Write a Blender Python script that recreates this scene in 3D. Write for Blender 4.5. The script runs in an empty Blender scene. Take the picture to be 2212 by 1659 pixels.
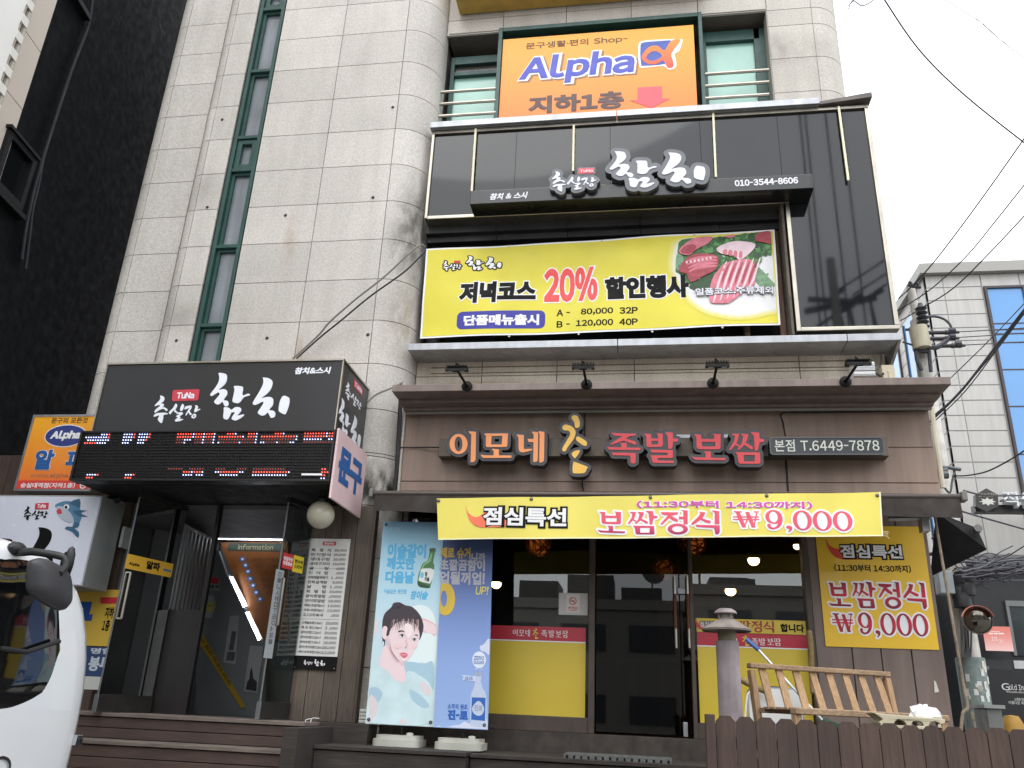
import bpy, math, random
from mathutils import Vector, Matrix
from mathutils.geometry import tessellate_polygon
random.seed(7)
rad = math.radians
C = bpy.context.scene.collection
SC = bpy.context.scene

# ---------------------------------------------------------------- camera
PITCH, ROLL, YAW, EYE = rad(21.44), rad(2.6), rad(9.3), Vector((0, 0, 1.2))
FPX = 3261 / 1.8228                       # focal length in pixels of a 2212 x 1659 picture
_cp, _sp, _cy, _sy = math.cos(PITCH), math.sin(PITCH), math.cos(YAW), math.sin(YAW)
FW = Vector((-_sy * _cp, _cy * _cp, _sp)); _r0 = Vector((_cy, _sy, 0)); _u0 = _r0.cross(FW)
RT = math.cos(ROLL) * _r0 + math.sin(ROLL) * _u0
UP = -math.sin(ROLL) * _r0 + math.cos(ROLL) * _u0
cam = bpy.data.cameras.new('camera'); cam.sensor_fit = 'HORIZONTAL'; cam.sensor_width = 36
cam.lens = 36 * FPX / 2212; cam.clip_start = .05; cam.clip_end = 2000
co = bpy.data.objects.new('camera', cam); C.objects.link(co)
m3 = Matrix((RT, UP, -FW)).transposed()
co.matrix_world = Matrix.Translation(EYE) @ m3.to_4x4()
SC.camera = co

# ---------------------------------------------------------------- sky, sun, exposure
SUN_EL, SUN_AZ = rad(60), rad(196)        # high, hidden behind an even white overcast
w = bpy.data.worlds.new('World'); SC.world = w; w.use_nodes = True
nt = w.node_tree; bg = nt.nodes['Background']
sky = nt.nodes.new('ShaderNodeTexSky'); sky.sky_type = 'NISHITA'; sky.sun_disc = False
sky.sun_elevation = SUN_EL; sky.sun_rotation = SUN_AZ; sky.dust_density = 6; sky.air_density = 1.0; sky.ozone_density = 2
hs = nt.nodes.new('ShaderNodeHueSaturation'); hs.inputs['Saturation'].default_value = .06
tc = nt.nodes.new('ShaderNodeTexCoord'); mp = nt.nodes.new('ShaderNodeMapping'); mp.inputs['Scale'].default_value = (1.2, 1.2, 3.5)
nz = nt.nodes.new('ShaderNodeTexNoise'); nz.inputs['Scale'].default_value = 2.2; nz.inputs['Detail'].default_value = 5
rp = nt.nodes.new('ShaderNodeValToRGB'); rp.color_ramp.elements[0].position = .30; rp.color_ramp.elements[0].color = (.93, .95, .98, 1)
rp.color_ramp.elements[1].position = .62; rp.color_ramp.elements[1].color = (1.08, 1.08, 1.08, 1)
mx = nt.nodes.new('ShaderNodeMixRGB'); mx.blend_type = 'MULTIPLY'; mx.inputs[0].default_value = 1
nt.links.new(sky.outputs[0], hs.inputs['Color']); nt.links.new(tc.outputs['Generated'], mp.inputs[0]); nt.links.new(mp.outputs[0], nz.inputs['Vector'])
ov = nt.nodes.new('ShaderNodeMixRGB'); ov.inputs[0].default_value = .75; ov.inputs[2].default_value = (8, 8.2, 8.5, 1)   # even cloud layer
nt.links.new(hs.outputs[0], ov.inputs[1])
nt.links.new(nz.outputs[0], rp.inputs[0]); nt.links.new(ov.outputs[0], mx.inputs[1]); nt.links.new(rp.outputs[0], mx.inputs[2])
nt.links.new(mx.outputs[0], bg.inputs[0]); bg.inputs[1].default_value = .15
sl = bpy.data.lights.new('sun', 'SUN'); sl.energy = .5; sl.angle = rad(50); sl.color = (1, .97, .93)
so = bpy.data.objects.new('sun', sl); C.objects.link(so)
sd = Vector((math.sin(SUN_AZ) * math.cos(SUN_EL), math.cos(SUN_AZ) * math.cos(SUN_EL), math.sin(SUN_EL)))
so.rotation_euler = sd.to_track_quat('Z', 'Y').to_euler(); so.location = (0, -5, 30)
SC.view_settings.view_transform = 'Standard'; SC.view_settings.look = 'None'
SC.view_settings.gamma = 1; SC.view_settings.exposure = 1.0; SC.view_settings.use_curve_mapping = False
SC.cycles.max_bounces = 8; SC.cycles.transparent_max_bounces = 12
SC.cycles.use_denoising = True

# ---------------------------------------------------------------- photo pixel (2212 wide) to a point on a real plane
def ray(x, y): return FW + RT * ((x - 1106) / FPX) - UP * ((y - 829.5) / FPX)
def A(x, y, Y):  d = ray(x, y); return EYE + d * (Y / d.y)
def AX(x, y, X): d = ray(x, y); return EYE + d * (X / d.x)
def AZ(x, y, Z): d = ray(x, y); return EYE + d * ((Z - 1.2) / d.z)
def crop(ox, oy, s): return lambda x, y: (ox + x * s, oy + y * s)
c1 = crop(0, 0, 1/3); c2 = crop(737.3, 0, 1/3); c3 = crop(1474.7, 0, 1/3)
c4 = crop(0, 553, 1/3); c5 = crop(737.3, 553, 1/3); c6 = crop(1474.7, 553, 1/3)
b1 = crop(0, 987.5, .4049); b2 = crop(164.6, 987.5, .4047); b3 = crop(737.3, 1106, 1/3); b4 = crop(1474.7, 1106, 1/3)
r5 = crop(1810.4, 548.6, .3308); r6 = crop(1920.1, 987.5, .4048)
zA = crop(600/1.8228, 1450/1.8228, .27125/1.8228); z2 = crop(1740/1.8228, 1600/1.8228, .27125/1.8228)
z3 = crop(2340/1.8228, 1640/1.8228, .33454/1.8228); z4 = crop(2300/1.8228, 1940/1.8228, .51537/1.8228)
z6 = crop(795.5, 1124.6, .28105)

class Pl:                                  # a plane with axes U (right), V (up), N (towards the street)
    def __init__(s, O, U=(1, 0, 0), V=(0, 0, 1), warp=None, skew=False):
        s.O = Vector(O); s.U = Vector(U).normalized(); V = Vector(V); s.V = V.normalized() if skew else (V - s.U * V.dot(s.U)).normalized(); s.N = s.U.cross(s.V).normalized(); s.warp = warp
    def uv(s, p):
        d = ray(*p); t = (s.O - EYE).dot(s.N) / d.dot(s.N); q = EYE + d * t - s.O; k = s.U.dot(s.V); a, b = q.dot(s.U), q.dot(s.V)
        return ((a - k*b)/(1 - k*k), (b - k*a)/(1 - k*k))
    def w(s, u, v, n=0):
        if s.warp: n = n + s.warp(u, v)
        return s.O + s.U * u + s.V * v + s.N * n
def PY(Y, warp=None): return Pl((0, Y, 0), warp=warp)

# ---------------------------------------------------------------- materials
def c(r, g, b):
    f = lambda v: (v/255/12.92 if v/255 <= .04045 else ((v/255+.055)/1.055)**2.4)
    return (f(r), f(g), f(b), 1)
MATS = {}
def M(name, col, rough=.6, metal=0, noise=None, bump=0, bscale=40, emit=0, spec=.5, streak=0, coat=0):
    """noise=(scale, amount): mottled variation of the base colour; streak: vertical dirt runs"""
    if name in MATS: return MATS[name]
    m = bpy.data.materials.new(name); m.use_nodes = True; n = m.node_tree; b = n.nodes['Principled BSDF']; L = n.links.new
    b.inputs['Base Color'].default_value = col; b.inputs['Roughness'].default_value = rough; b.inputs['Metallic'].default_value = metal
    b.inputs['Specular IOR Level'].default_value = spec; b.inputs['Coat Weight'].default_value = coat
    m.diffuse_color = col
    if emit:
        b.inputs['Emission Color'].default_value = col; b.inputs['Emission Strength'].default_value = emit
    t = n.nodes.new('ShaderNodeTexCoord')
    last = None
    def mul(prev, fac):
        x = n.nodes.new('ShaderNodeMixRGB'); x.blend_type = 'MULTIPLY'; x.inputs[0].default_value = 1
        if prev is None: x.inputs[1].default_value = col
        else: L(prev, x.inputs[1])
        L(fac, x.inputs[2]); return x.outputs[0]
    def nse(scale, lo, hi, sc=(1, 1, 1), detail=4):
        mpn = n.nodes.new('ShaderNodeMapping'); mpn.inputs['Scale'].default_value = sc; L(t.outputs['Object'], mpn.inputs[0])
        z = n.nodes.new('ShaderNodeTexNoise'); z.inputs['Scale'].default_value = scale; z.inputs['Detail'].default_value = detail; L(mpn.outputs[0], z.inputs['Vector'])
        r = n.nodes.new('ShaderNodeMapRange'); r.inputs[1].default_value = .3; r.inputs[2].default_value = .7; r.inputs[3].default_value = lo; r.inputs[4].default_value = hi
        L(z.outputs[0], r.inputs[0]); return r.outputs[0]
    if noise: last = mul(last, nse(noise[0], 1 - noise[1], 1 + noise[1]*.6))
    if streak: last = mul(last, nse(6, 1 - streak, 1.05, (2.2, 2.2, .18)))
    if last is not None: L(last, b.inputs['Base Color'])
    if noise or rough < .9:
        L(nse(9, rough*.85, min(1, rough*1.15)), b.inputs['Roughness'])
    if bump:
        bp = n.nodes.new('ShaderNodeBump'); bp.inputs['Strength'].default_value = bump; bp.inputs['Distance'].default_value = .01
        L(nse(bscale, 0, 1), bp.inputs['Height']); L(bp.outputs[0], b.inputs['Normal'])
    MATS[name] = m; return m

def granite(name, col, stains=(), dirt=.25):
    m = bpy.data.materials.new(name); m.use_nodes = True; n = m.node_tree; b = n.nodes['Principled BSDF']; L = n.links.new
    t = n.nodes.new('ShaderNodeTexCoord'); P = t.outputs['Object']
    def N(scale, sc=(1, 1, 1), detail=3):
        q = n.nodes.new('ShaderNodeMapping'); q.inputs['Scale'].default_value = sc; L(P, q.inputs[0])
        z = n.nodes.new('ShaderNodeTexNoise'); z.inputs['Scale'].default_value = scale; z.inputs['Detail'].default_value = detail; L(q.outputs[0], z.inputs['Vector']); return z.outputs[0]
    def R(x, a, bb, lo, hi):
        r = n.nodes.new('ShaderNodeMapRange'); r.inputs[1].default_value = a; r.inputs[2].default_value = bb; r.inputs[3].default_value = lo; r.inputs[4].default_value = hi; L(x, r.inputs[0]); return r.outputs[0]
    def mul(a, x):
        k = n.nodes.new('ShaderNodeMixRGB'); k.blend_type = 'MULTIPLY'; k.inputs[0].default_value = 1
        if hasattr(a, 'is_linked'): L(a, k.inputs[1])
        else: k.inputs[1].default_value = a
        L(x, k.inputs[2]); return k.outputs[0]
    cc = mul(col, R(N(48, detail=6), .36, .62, .88, 1.06))
    cc = mul(cc, R(N(110, detail=2), .40, .60, .86, 1.07))
    cc = mul(cc, R(N(1.1, detail=4), .3, .7, 1 - dirt*.5, 1.04))
    cc = mul(cc, R(N(4, (1.6, 1.6, .16), 5), .45, .68, 1.01, 1 - dirt*.28))
    at = n.nodes.new('ShaderNodeAttribute'); at.attribute_name = 'tone'
    cc = mul(cc, R(at.outputs['Fac'], 0, 1, .90, 1.05))
    for (cx, cy, cz, sx, sz, amt, tint) in stains:
        q = n.nodes.new('ShaderNodeMapping'); q.vector_type = 'POINT'; q.inputs['Location'].default_value = (-cx/sx, 0, -cz/sz); q.inputs['Scale'].default_value = (1/sx, 0, 1/sz); L(P, q.inputs[0])
        ln = n.nodes.new('ShaderNodeVectorMath'); ln.operation = 'LENGTH'; L(q.outputs[0], ln.inputs[0])
        f = R(ln.outputs['Value'], .15, 1, 1, 0)
        g = n.nodes.new('ShaderNodeMath'); g.operation = 'MULTIPLY'; L(f, g.inputs[0]); L(R(N(9, (1, 1, .5), 6), .35, .6, .15, amt), g.inputs[1])
        k = n.nodes.new('ShaderNodeMixRGB'); L(g.outputs[0], k.inputs[0]); L(cc, k.inputs[1]); k.inputs[2].default_value = tint; cc = k.outputs[0]
    L(cc, b.inputs['Base Color']); b.inputs['Roughness'].default_value = .72; b.inputs['Specular IOR Level'].default_value = .35
    bp = n.nodes.new('ShaderNodeBump'); bp.inputs['Strength'].default_value = .25; bp.inputs['Distance'].default_value = .006; L(N(120), bp.inputs['Height']); L(bp.outputs[0], b.inputs['Normal'])
    MATS[name] = m; return m

def ramp_mat(name, stops, z0, z1, rough=.5, spec=.4):
    """a print whose ink runs from one colour to another between two heights"""
    m = bpy.data.materials.new(name); m.use_nodes = True; n = m.node_tree; b = n.nodes['Principled BSDF']
    t = n.nodes.new('ShaderNodeTexCoord'); sx = n.nodes.new('ShaderNodeSeparateXYZ'); r = n.nodes.new('ShaderNodeMapRange'); k = n.nodes.new('ShaderNodeValToRGB')
    n.links.new(t.outputs['Object'], sx.inputs[0]); n.links.new(sx.outputs[2], r.inputs[0]); r.inputs[1].default_value = z0; r.inputs[2].default_value = z1
    n.links.new(r.outputs[0], k.inputs[0]); n.links.new(k.outputs[0], b.inputs['Base Color'])
    e = k.color_ramp.elements; e[0].position = stops[0][0]; e[0].color = stops[0][1]; e[1].position = stops[-1][0]; e[1].color = stops[-1][1]
    for p, cl in stops[1:-1]: x = e.new(p); x.color = cl
    b.inputs['Roughness'].default_value = rough; b.inputs['Specular IOR Level'].default_value = spec
    MATS[name] = m; return m

def glass(name, tint=(1, 1, 1, 1), ior=1.6, rough=.0):
    m = bpy.data.materials.new(name); m.use_nodes = True; n = m.node_tree; n.nodes.clear(); L = n.links.new
    o = n.nodes.new('ShaderNodeOutputMaterial'); mi = n.nodes.new('ShaderNodeMixShader'); tr = n.nodes.new('ShaderNodeBsdfTransparent'); tr.inputs[0].default_value = tint
    gl = n.nodes.new('ShaderNodeBsdfGlossy'); gl.inputs['Roughness'].default_value = rough; fr = n.nodes.new('ShaderNodeFresnel'); fr.inputs[0].default_value = ior
    L(fr.outputs[0], mi.inputs[0]); L(tr.outputs[0], mi.inputs[1]); L(gl.outputs[0], mi.inputs[2]); L(mi.outputs[0], o.inputs[0]); MATS[name] = m; return m

def wood(name, col, axis='X', rough=.7, amt=.35, scale=14):
    m = bpy.data.materials.new(name); m.use_nodes = True; n = m.node_tree; b = n.nodes['Principled BSDF']; L = n.links.new
    t = n.nodes.new('ShaderNodeTexCoord'); q = n.nodes.new('ShaderNodeMapping'); s = {'X': (.06, 1, 1), 'Z': (1, 1, .06)}[axis]; q.inputs['Scale'].default_value = s; L(t.outputs['Object'], q.inputs[0])
    z = n.nodes.new('ShaderNodeTexNoise'); z.inputs['Scale'].default_value = scale*6; z.inputs['Detail'].default_value = 6; L(q.outputs[0], z.inputs['Vector'])
    z2 = n.nodes.new('ShaderNodeTexNoise'); z2.inputs['Scale'].default_value = 3; z2.inputs['Detail'].default_value = 5; L(t.outputs['Object'], z2.inputs['Vector'])
    r = n.nodes.new('ShaderNodeMapRange'); r.inputs[1].default_value = .3; r.inputs[2].default_value = .7; r.inputs[3].default_value = 1 - amt; r.inputs[4].default_value = 1 + amt*.6; L(z.outputs[0], r.inputs[0])
    r2 = n.nodes.new('ShaderNodeMapRange'); r2.inputs[1].default_value = .3; r2.inputs[2].default_value = .7; r2.inputs[3].default_value = 1 - amt*.7; r2.inputs[4].default_value = 1 + amt*.4; L(z2.outputs[0], r2.inputs[0])
    k = n.nodes.new('ShaderNodeMixRGB'); k.blend_type = 'MULTIPLY'; k.inputs[0].default_value = 1; k.inputs[1].default_value = col; L(r.outputs[0], k.inputs[2])
    k2 = n.nodes.new('ShaderNodeMixRGB'); k2.blend_type = 'MULTIPLY'; k2.inputs[0].default_value = 1; L(k.outputs[0], k2.inputs[1]); L(r2.outputs[0], k2.inputs[2])
    at = n.nodes.new('ShaderNodeAttribute'); at.attribute_name = 'tone'; r3 = n.nodes.new('ShaderNodeMapRange'); r3.inputs[3].default_value = .82; r3.inputs[4].default_value = 1.12; L(at.outputs['Fac'], r3.inputs[0])
    k3 = n.nodes.new('ShaderNodeMixRGB'); k3.blend_type = 'MULTIPLY'; k3.inputs[0].default_value = 1; L(k2.outputs[0], k3.inputs[1]); L(r3.outputs[0], k3.inputs[2])
    L(k3.outputs[0], b.inputs['Base Color']); b.inputs['Roughness'].default_value = rough
    bp = n.nodes.new('ShaderNodeBump'); bp.inputs['Strength'].default_value = .3; bp.inputs['Distance'].default_value = .004; L(z.outputs[0], bp.inputs['Height']); L(bp.outputs[0], b.inputs['Normal'])
    MATS[name] = m; return m

# ---------------------------------------------------------------- mesh building
def smooth_loop(p, n=3):
    q = []; k = len(p)
    for i in range(k):
        a, b, d, e = [Vector(p[(i + j - 1) % k]) for j in range(4)]
        for s in range(n):
            t = s / n; q.append(tuple(.5*((2*b) + (d - a)*t + (2*a - 5*b + 4*d - e)*t*t + (3*b - a - 3*d + e)*t**3)))
    return q
def smooth_path(p, n=5):
    p = [Vector(v) for v in p]; p = [2*p[0] - p[1]] + p + [2*p[-1] - p[-2]]; q = []
    for i in range(1, len(p) - 2):
        a, b, d, e = p[i-1:i+3]
        for s in range(n):
            t = s / n; q.append(.5*((2*b) + (d - a)*t + (2*a - 5*b + 4*d - e)*t*t + (3*b - a - 3*d + e)*t**3))
    q.append(p[-2]); return q
def ellipse(cx, cy, rx, ry, n=28, a0=0): return [(cx + rx*math.cos(2*math.pi*i/n + a0), cy + ry*math.sin(2*math.pi*i/n + a0)) for i in range(n)]
def rrect(x0, y0, x1, y1, r, n=5):
    q = []
    for (x, y, a) in ((x1 - r, y1 - r, 0), (x0 + r, y1 - r, 90), (x0 + r, y0 + r, 180), (x1 - r, y0 + r, 270)):
        for i in range(n + 1): t = rad(a + 90*i/n); q.append((x + r*math.cos(t), y + r*math.sin(t)))
    return q

class B:
    def __init__(s): s.v = []; s.f = []; s.m = []; s.t = []; s.tone = .5
    def add(s, vs, fs, m=0):
        o = len(s.v); s.v += [tuple(x) for x in vs]
        for f in fs: s.f.append(tuple(i + o for i in f)); s.m.append(m); s.t.append(s.tone)
        return s
    def box(s, x0, x1, y0, y1, z0, z1, m=0):
        return s.hexa([(x0,y0,z0),(x1,y0,z0),(x1,y1,z0),(x0,y1,z0),(x0,y0,z1),(x1,y0,z1),(x1,y1,z1),(x0,y1,z1)], m)
    def hexa(s, p, m=0): return s.add(p, [(3,2,1,0),(4,5,6,7),(0,1,5,4),(1,2,6,5),(2,3,7,6),(3,0,4,7)], m)
    def slab(s, pl, u0, v0, u1, v1, w0, w1, m=0):      # a box on a plane
        return s.hexa([pl.w(u0,v0,w0),pl.w(u1,v0,w0),pl.w(u1,v0,w1),pl.w(u0,v0,w1),pl.w(u0,v1,w0),pl.w(u1,v1,w0),pl.w(u1,v1,w1),pl.w(u0,v1,w1)], m)
    def beam(s, p0, p1, a, b, up=(0, 0, 1), m=0):       # rectangular bar
        p0, p1 = Vector(p0), Vector(p1); d = (p1 - p0).normalized(); up = Vector(up)
        x = d.cross(up); x = (x if x.length > 1e-4 else d.cross(Vector((0, 1, 0)))).normalized(); y = x.cross(d).normalized(); x *= a/2; y *= b/2
        return s.hexa([p0-x-y, p0+x-y, p1+x-y, p1-x-y, p0-x+y, p0+x+y, p1+x+y, p1-x+y], m)
    def tube(s, pts, r, n=8, m=0, r1=None, cap=True):
        pts = [Vector(p) for p in pts]; k = len(pts); vs = []; fs = []; prev = None
        for i, p in enumerate(pts):
            d = (pts[min(i+1, k-1)] - pts[max(i-1, 0)]).normalized()
            if prev is None: x = d.cross(Vector((0, 0, 1))); x = x if x.length > .05 else d.cross(Vector((0, 1, 0)))
            else: x = prev - d*prev.dot(d)
            x.normalize(); prev = x; y = d.cross(x); rr = r if r1 is None else r + (r1 - r)*i/(k - 1)
            vs += [p + x*rr*math.cos(2*math.pi*j/n) + y*rr*math.sin(2*math.pi*j/n) for j in range(n)]
        for i in range(k - 1): fs += [(i*n+j, i*n+(j+1)%n, (i+1)*n+(j+1)%n, (i+1)*n+j) for j in range(n)]
        if cap: fs += [tuple(range(n))[::-1], tuple(range((k-1)*n, k*n))]
        return s.add(vs, fs, m)
    def lathe(s, prof, o, axis=(0, 0, 1), n=24, m=0):   # prof: (radius, height)
        o = Vector(o); a = Vector(axis).normalized(); x = a.cross(Vector((0, 1, 0))); x = (x if x.length > .05 else a.cross(Vector((1, 0, 0)))).normalized(); y = a.cross(x); vs = []; fs = []
        for r, h in prof: vs += [o + a*h + (x*math.cos(2*math.pi*j/n) + y*math.sin(2*math.pi*j/n))*max(r, 1e-4) for j in range(n)]
        for i in range(len(prof) - 1): fs += [(i*n+j, i*n+(j+1)%n, (i+1)*n+(j+1)%n, (i+1)*n+j) for j in range(n)]
        return s.add(vs, fs, m)
    def ball(s, o, r, n=16, m=0, sc=(1, 1, 1)):
        vs = []; fs = []; k = n//2
        for i in range(k + 1):
            th = math.pi*i/k; vs += [(o[0] + sc[0]*r*math.sin(th)*math.cos(2*math.pi*j/n), o[1] + sc[1]*r*math.sin(th)*math.sin(2*math.pi*j/n), o[2] + sc[2]*r*math.cos(th)) for j in range(n)]
        for i in range(k): fs += [(i*n+j, (i+1)*n+j, (i+1)*n+(j+1)%n, i*n+(j+1)%n) for j in range(n)]
        return s.add(vs, fs, m)
    def prism(s, pl, loops, w0, w1, m=0):               # flat shape with holes, given thickness
        flat = [p for l in loops for p in l]; tri = tessellate_polygon([[Vector((p[0], p[1], 0)) for p in l] for l in loops]); n = len(flat)
        vs = [pl.w(p[0], p[1], w1) for p in flat] + [pl.w(p[0], p[1], w0) for p in flat]; fs = []
        for t in tri:
            a, b_, d = [flat[i] for i in t]
            ccw = (b_[0]-a[0])*(d[1]-a[1]) - (b_[1]-a[1])*(d[0]-a[0]) > 0
            t = tuple(t) if ccw else tuple(t)[::-1]; todo = [[flat[i] for i in t]] if pl.warp else []
            if not pl.warp: fs += [t, tuple(i + n for i in t[::-1])]
            while todo:                                 # follow the folds of the cloth
                q = todo.pop(); L = [(q[i][0]-q[i-1][0])**2 + (q[i][1]-q[i-1][1])**2 for i in range(3)]; i = L.index(max(L))
                if L[i] > .01: mm = ((q[i][0]+q[i-1][0])/2, (q[i][1]+q[i-1][1])/2); todo += [[mm, q[i], q[(i+1) % 3]], [q[i-1], mm, q[(i+1) % 3]]]
                else: k = len(vs); vs += [pl.w(p[0], p[1], w1) for p in q]; fs.append((k, k+1, k+2))
        o = 0
        for l in loops:
            k = len(l)
            for i in range(k): j = (i + 1) % k; fs.append((o+i, o+j, n+o+j, n+o+i))
            o += k
        return s.add(vs, fs, m)
    def fat(s, pl, loops, d, w0, w1, m=0):              # the same shape grown by d with round corners
        s.prism(pl, loops, w0, w1, m); e = w1
        for l in loops:
            k = len(l)
            for i in range(k):
                p, q = Vector(l[i]), Vector(l[(i+1) % k]); t = q - p; e -= .000006
                if t.length < 1e-5: continue
                nn = Vector((-t.y, t.x)).normalized()*d
                s.prism(pl, [[tuple(p-nn), tuple(q-nn), tuple(q+nn), tuple(p+nn)]], w0, e, m); e -= .000006
                s.prism(pl, [ellipse(p.x, p.y, d, d, 10)], w0, e, m)
        return s
    def sheet(s, pl, u0, v0, u1, v1, nu, nv, th=.002, m=0, quad=None):   # warped cloth with both faces
        n = (nu+1)*(nv+1); vs = []
        for side in (th/2, -th/2):
            for j in range(nv+1):
                for i in range(nu+1):
                    a, b_ = i/nu, j/nv
                    if quad:
                        (x0,y0),(x1,y1),(x2,y2),(x3,y3) = quad
                        u = (1-b_)*((1-a)*x0 + a*x1) + b_*((1-a)*x3 + a*x2); v = (1-b_)*((1-a)*y0 + a*y1) + b_*((1-a)*y3 + a*y2)
                    else: u = u0 + (u1-u0)*a; v = v0 + (v1-v0)*b_
                    vs.append(pl.w(u, v, side))
        fs = []
        q = lambda i, j: j*(nu+1) + i
        for j in range(nv):
            for i in range(nu): f = (q(i,j), q(i+1,j), q(i+1,j+1), q(i,j+1)); fs += [f, tuple(n + x for x in f[::-1])]
        for i in range(nu): fs += [(q(i+1,0), q(i,0), n+q(i,0), n+q(i+1,0)), (q(i,nv), q(i+1,nv), n+q(i+1,nv), n+q(i,nv))]
        for j in range(nv): fs += [(q(0,j), q(0,j+1), n+q(0,j+1), n+q(0,j)), (q(nu,j+1), q(nu,j), n+q(nu,j), n+q(nu,j+1))]
        return s.add(vs, fs, m)
    def build(s, name, mats, parent=None, smooth=False, bevel=0, angle=40):
        me = bpy.data.meshes.new(name); me.from_pydata(s.v, [], s.f)
        mats = mats if isinstance(mats, (list, tuple)) else [mats]
        for mt in mats: me.materials.append(mt)
        me.polygons.foreach_set('material_index', [min(i, len(mats)-1) for i in s.m])
        at = me.attributes.new('tone', 'FLOAT', 'FACE'); at.data.foreach_set('value', s.t)
        if smooth:
            me.polygons.foreach_set('use_smooth', [True]*len(me.polygons)); me.set_sharp_from_angle(angle=rad(angle))
        me.update(); o = bpy.data.objects.new(name, me); C.objects.link(o); par(o, parent)
        if bevel:
            bv = o.modifiers.new('edge', 'BEVEL'); bv.width = bevel; bv.segments = 2; bv.limit_method = 'ANGLE'; bv.angle_limit = rad(50); bv.harden_normals = False
        return o
def par(o, parent):
    if parent is None: return
    o.parent = parent
    if parent.type == 'EMPTY': o.matrix_parent_inverse = Matrix.Translation(-parent.location)
def tag(o, label=None, cat=None, group=None, kind=None):
    if label: o['label'] = label
    if cat: o['category'] = cat
    if group: o['group'] = group
    if kind: o['kind'] = kind
    return o
def thing(name, label, cat, loc, group=None):
    o = bpy.data.objects.new(name, None); o.location = loc; o.empty_display_size = .2; C.objects.link(o); return tag(o, label, cat, group)
def copy_tree(o, parent=None):
    k = o.copy(); C.objects.link(k)
    if parent: k.parent = parent; k.matrix_parent_inverse = o.matrix_parent_inverse.copy()
    for ch in list(o.children): copy_tree(ch, k)
    return k

# ---------------------------------------------------------------- lettering
_cache = {}
def one(ch, bold):
    """one letter as a flat mesh; ASCII is taken in its full width form so that it matches the Hangul face"""
    key = (ch, bold)
    if key not in _cache:
        cu = bpy.data.curves.new('lettering', 'FONT'); cu.body = chr(ord(ch) + 0xFEE0) if 33 <= ord(ch) <= 126 else ch; cu.size = 1; cu.bevel_depth = bold; cu.bevel_resolution = 0; cu.resolution_u = 3
        o = bpy.data.objects.new('lettering', cu); me = o.to_mesh(); _cache[key] = ([tuple(v.co) for v in me.vertices], [tuple(p.vertices) for p in me.polygons])
        o.to_mesh_clear(); bpy.data.objects.remove(o); bpy.data.curves.remove(cu)
    return _cache[key]
def glyphs(body, bold):
    vs, fs = [], []; y = 0
    for line in body.split('\n'):
        x = 0
        for ch in line:
            if ch == ' ': x += .32; continue
            v, f = one(ch, bold); o = len(vs)
            if ord(ch) < 0x1100:
                a = min(p[0] for p in v) + bold; b_ = max(p[0] for p in v) - bold; k = .5 if ch in '-+' else 1; dx = x + .05 - a*k; adv = (b_-a)*k + .10
            else: dx, k, adv = x, 1, .92
            vs += [(p[0]*k + dx, p[1] + y, p[2]) for p in v]; fs += [tuple(i + o for i in q) for q in f]; x += adv
        y -= 1.08
    return vs, fs
def ink(b, pl, body, box, bold=.03, w=.003, t=.0012, m=0, keep=False, slant=0, turn=None):
    """write body into box (u0, v0, u1, v1) of a plane; keep: same scale both ways, fitted on height"""
    vs, fs = glyphs(body, bold)
    if not vs: return b
    x0 = min(v[0] for v in vs); x1 = max(v[0] for v in vs); y0 = min(v[1] for v in vs); y1 = max(v[1] for v in vs)
    u0, v0, u1, v1 = box; sy = (v1-v0)/(y1-y0); sx = sy if keep else (u1-u0)/(x1-x0); zm = max(bold, 1e-5); out = []
    for x, y, z in vs:
        u, v = u0 + (x-x0)*sx, v0 + (y-y0)*sy; u += slant*(v - v0)
        if turn: a, cu_, cv_ = turn; du, dv = u-cu_, v-cv_; u, v = cu_ + du*math.cos(a) - dv*math.sin(a), cv_ + du*math.sin(a) + dv*math.cos(a)
        out.append(pl.w(u, v, w + t*z/zm))
    return b.add(out, fs, m)
def pbox(pl, bl, tr):                      # pixel corners to a box on a plane
    a, d = pl.uv(bl), pl.uv(tr); return (a[0], a[1], d[0], d[1])
def pb(pl, f, xl, yt, yb, xr):             # box of tilted writing: top and bottom read at its left end
    a, d, e = pl.uv(f(xl, yb)), pl.uv(f(xl, yt)), pl.uv(f(xr, yb)); return (a[0], a[1], e[0], d[1])
def put(pl, f, pts): return [pl.uv(f(*p)) for p in pts]

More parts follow.
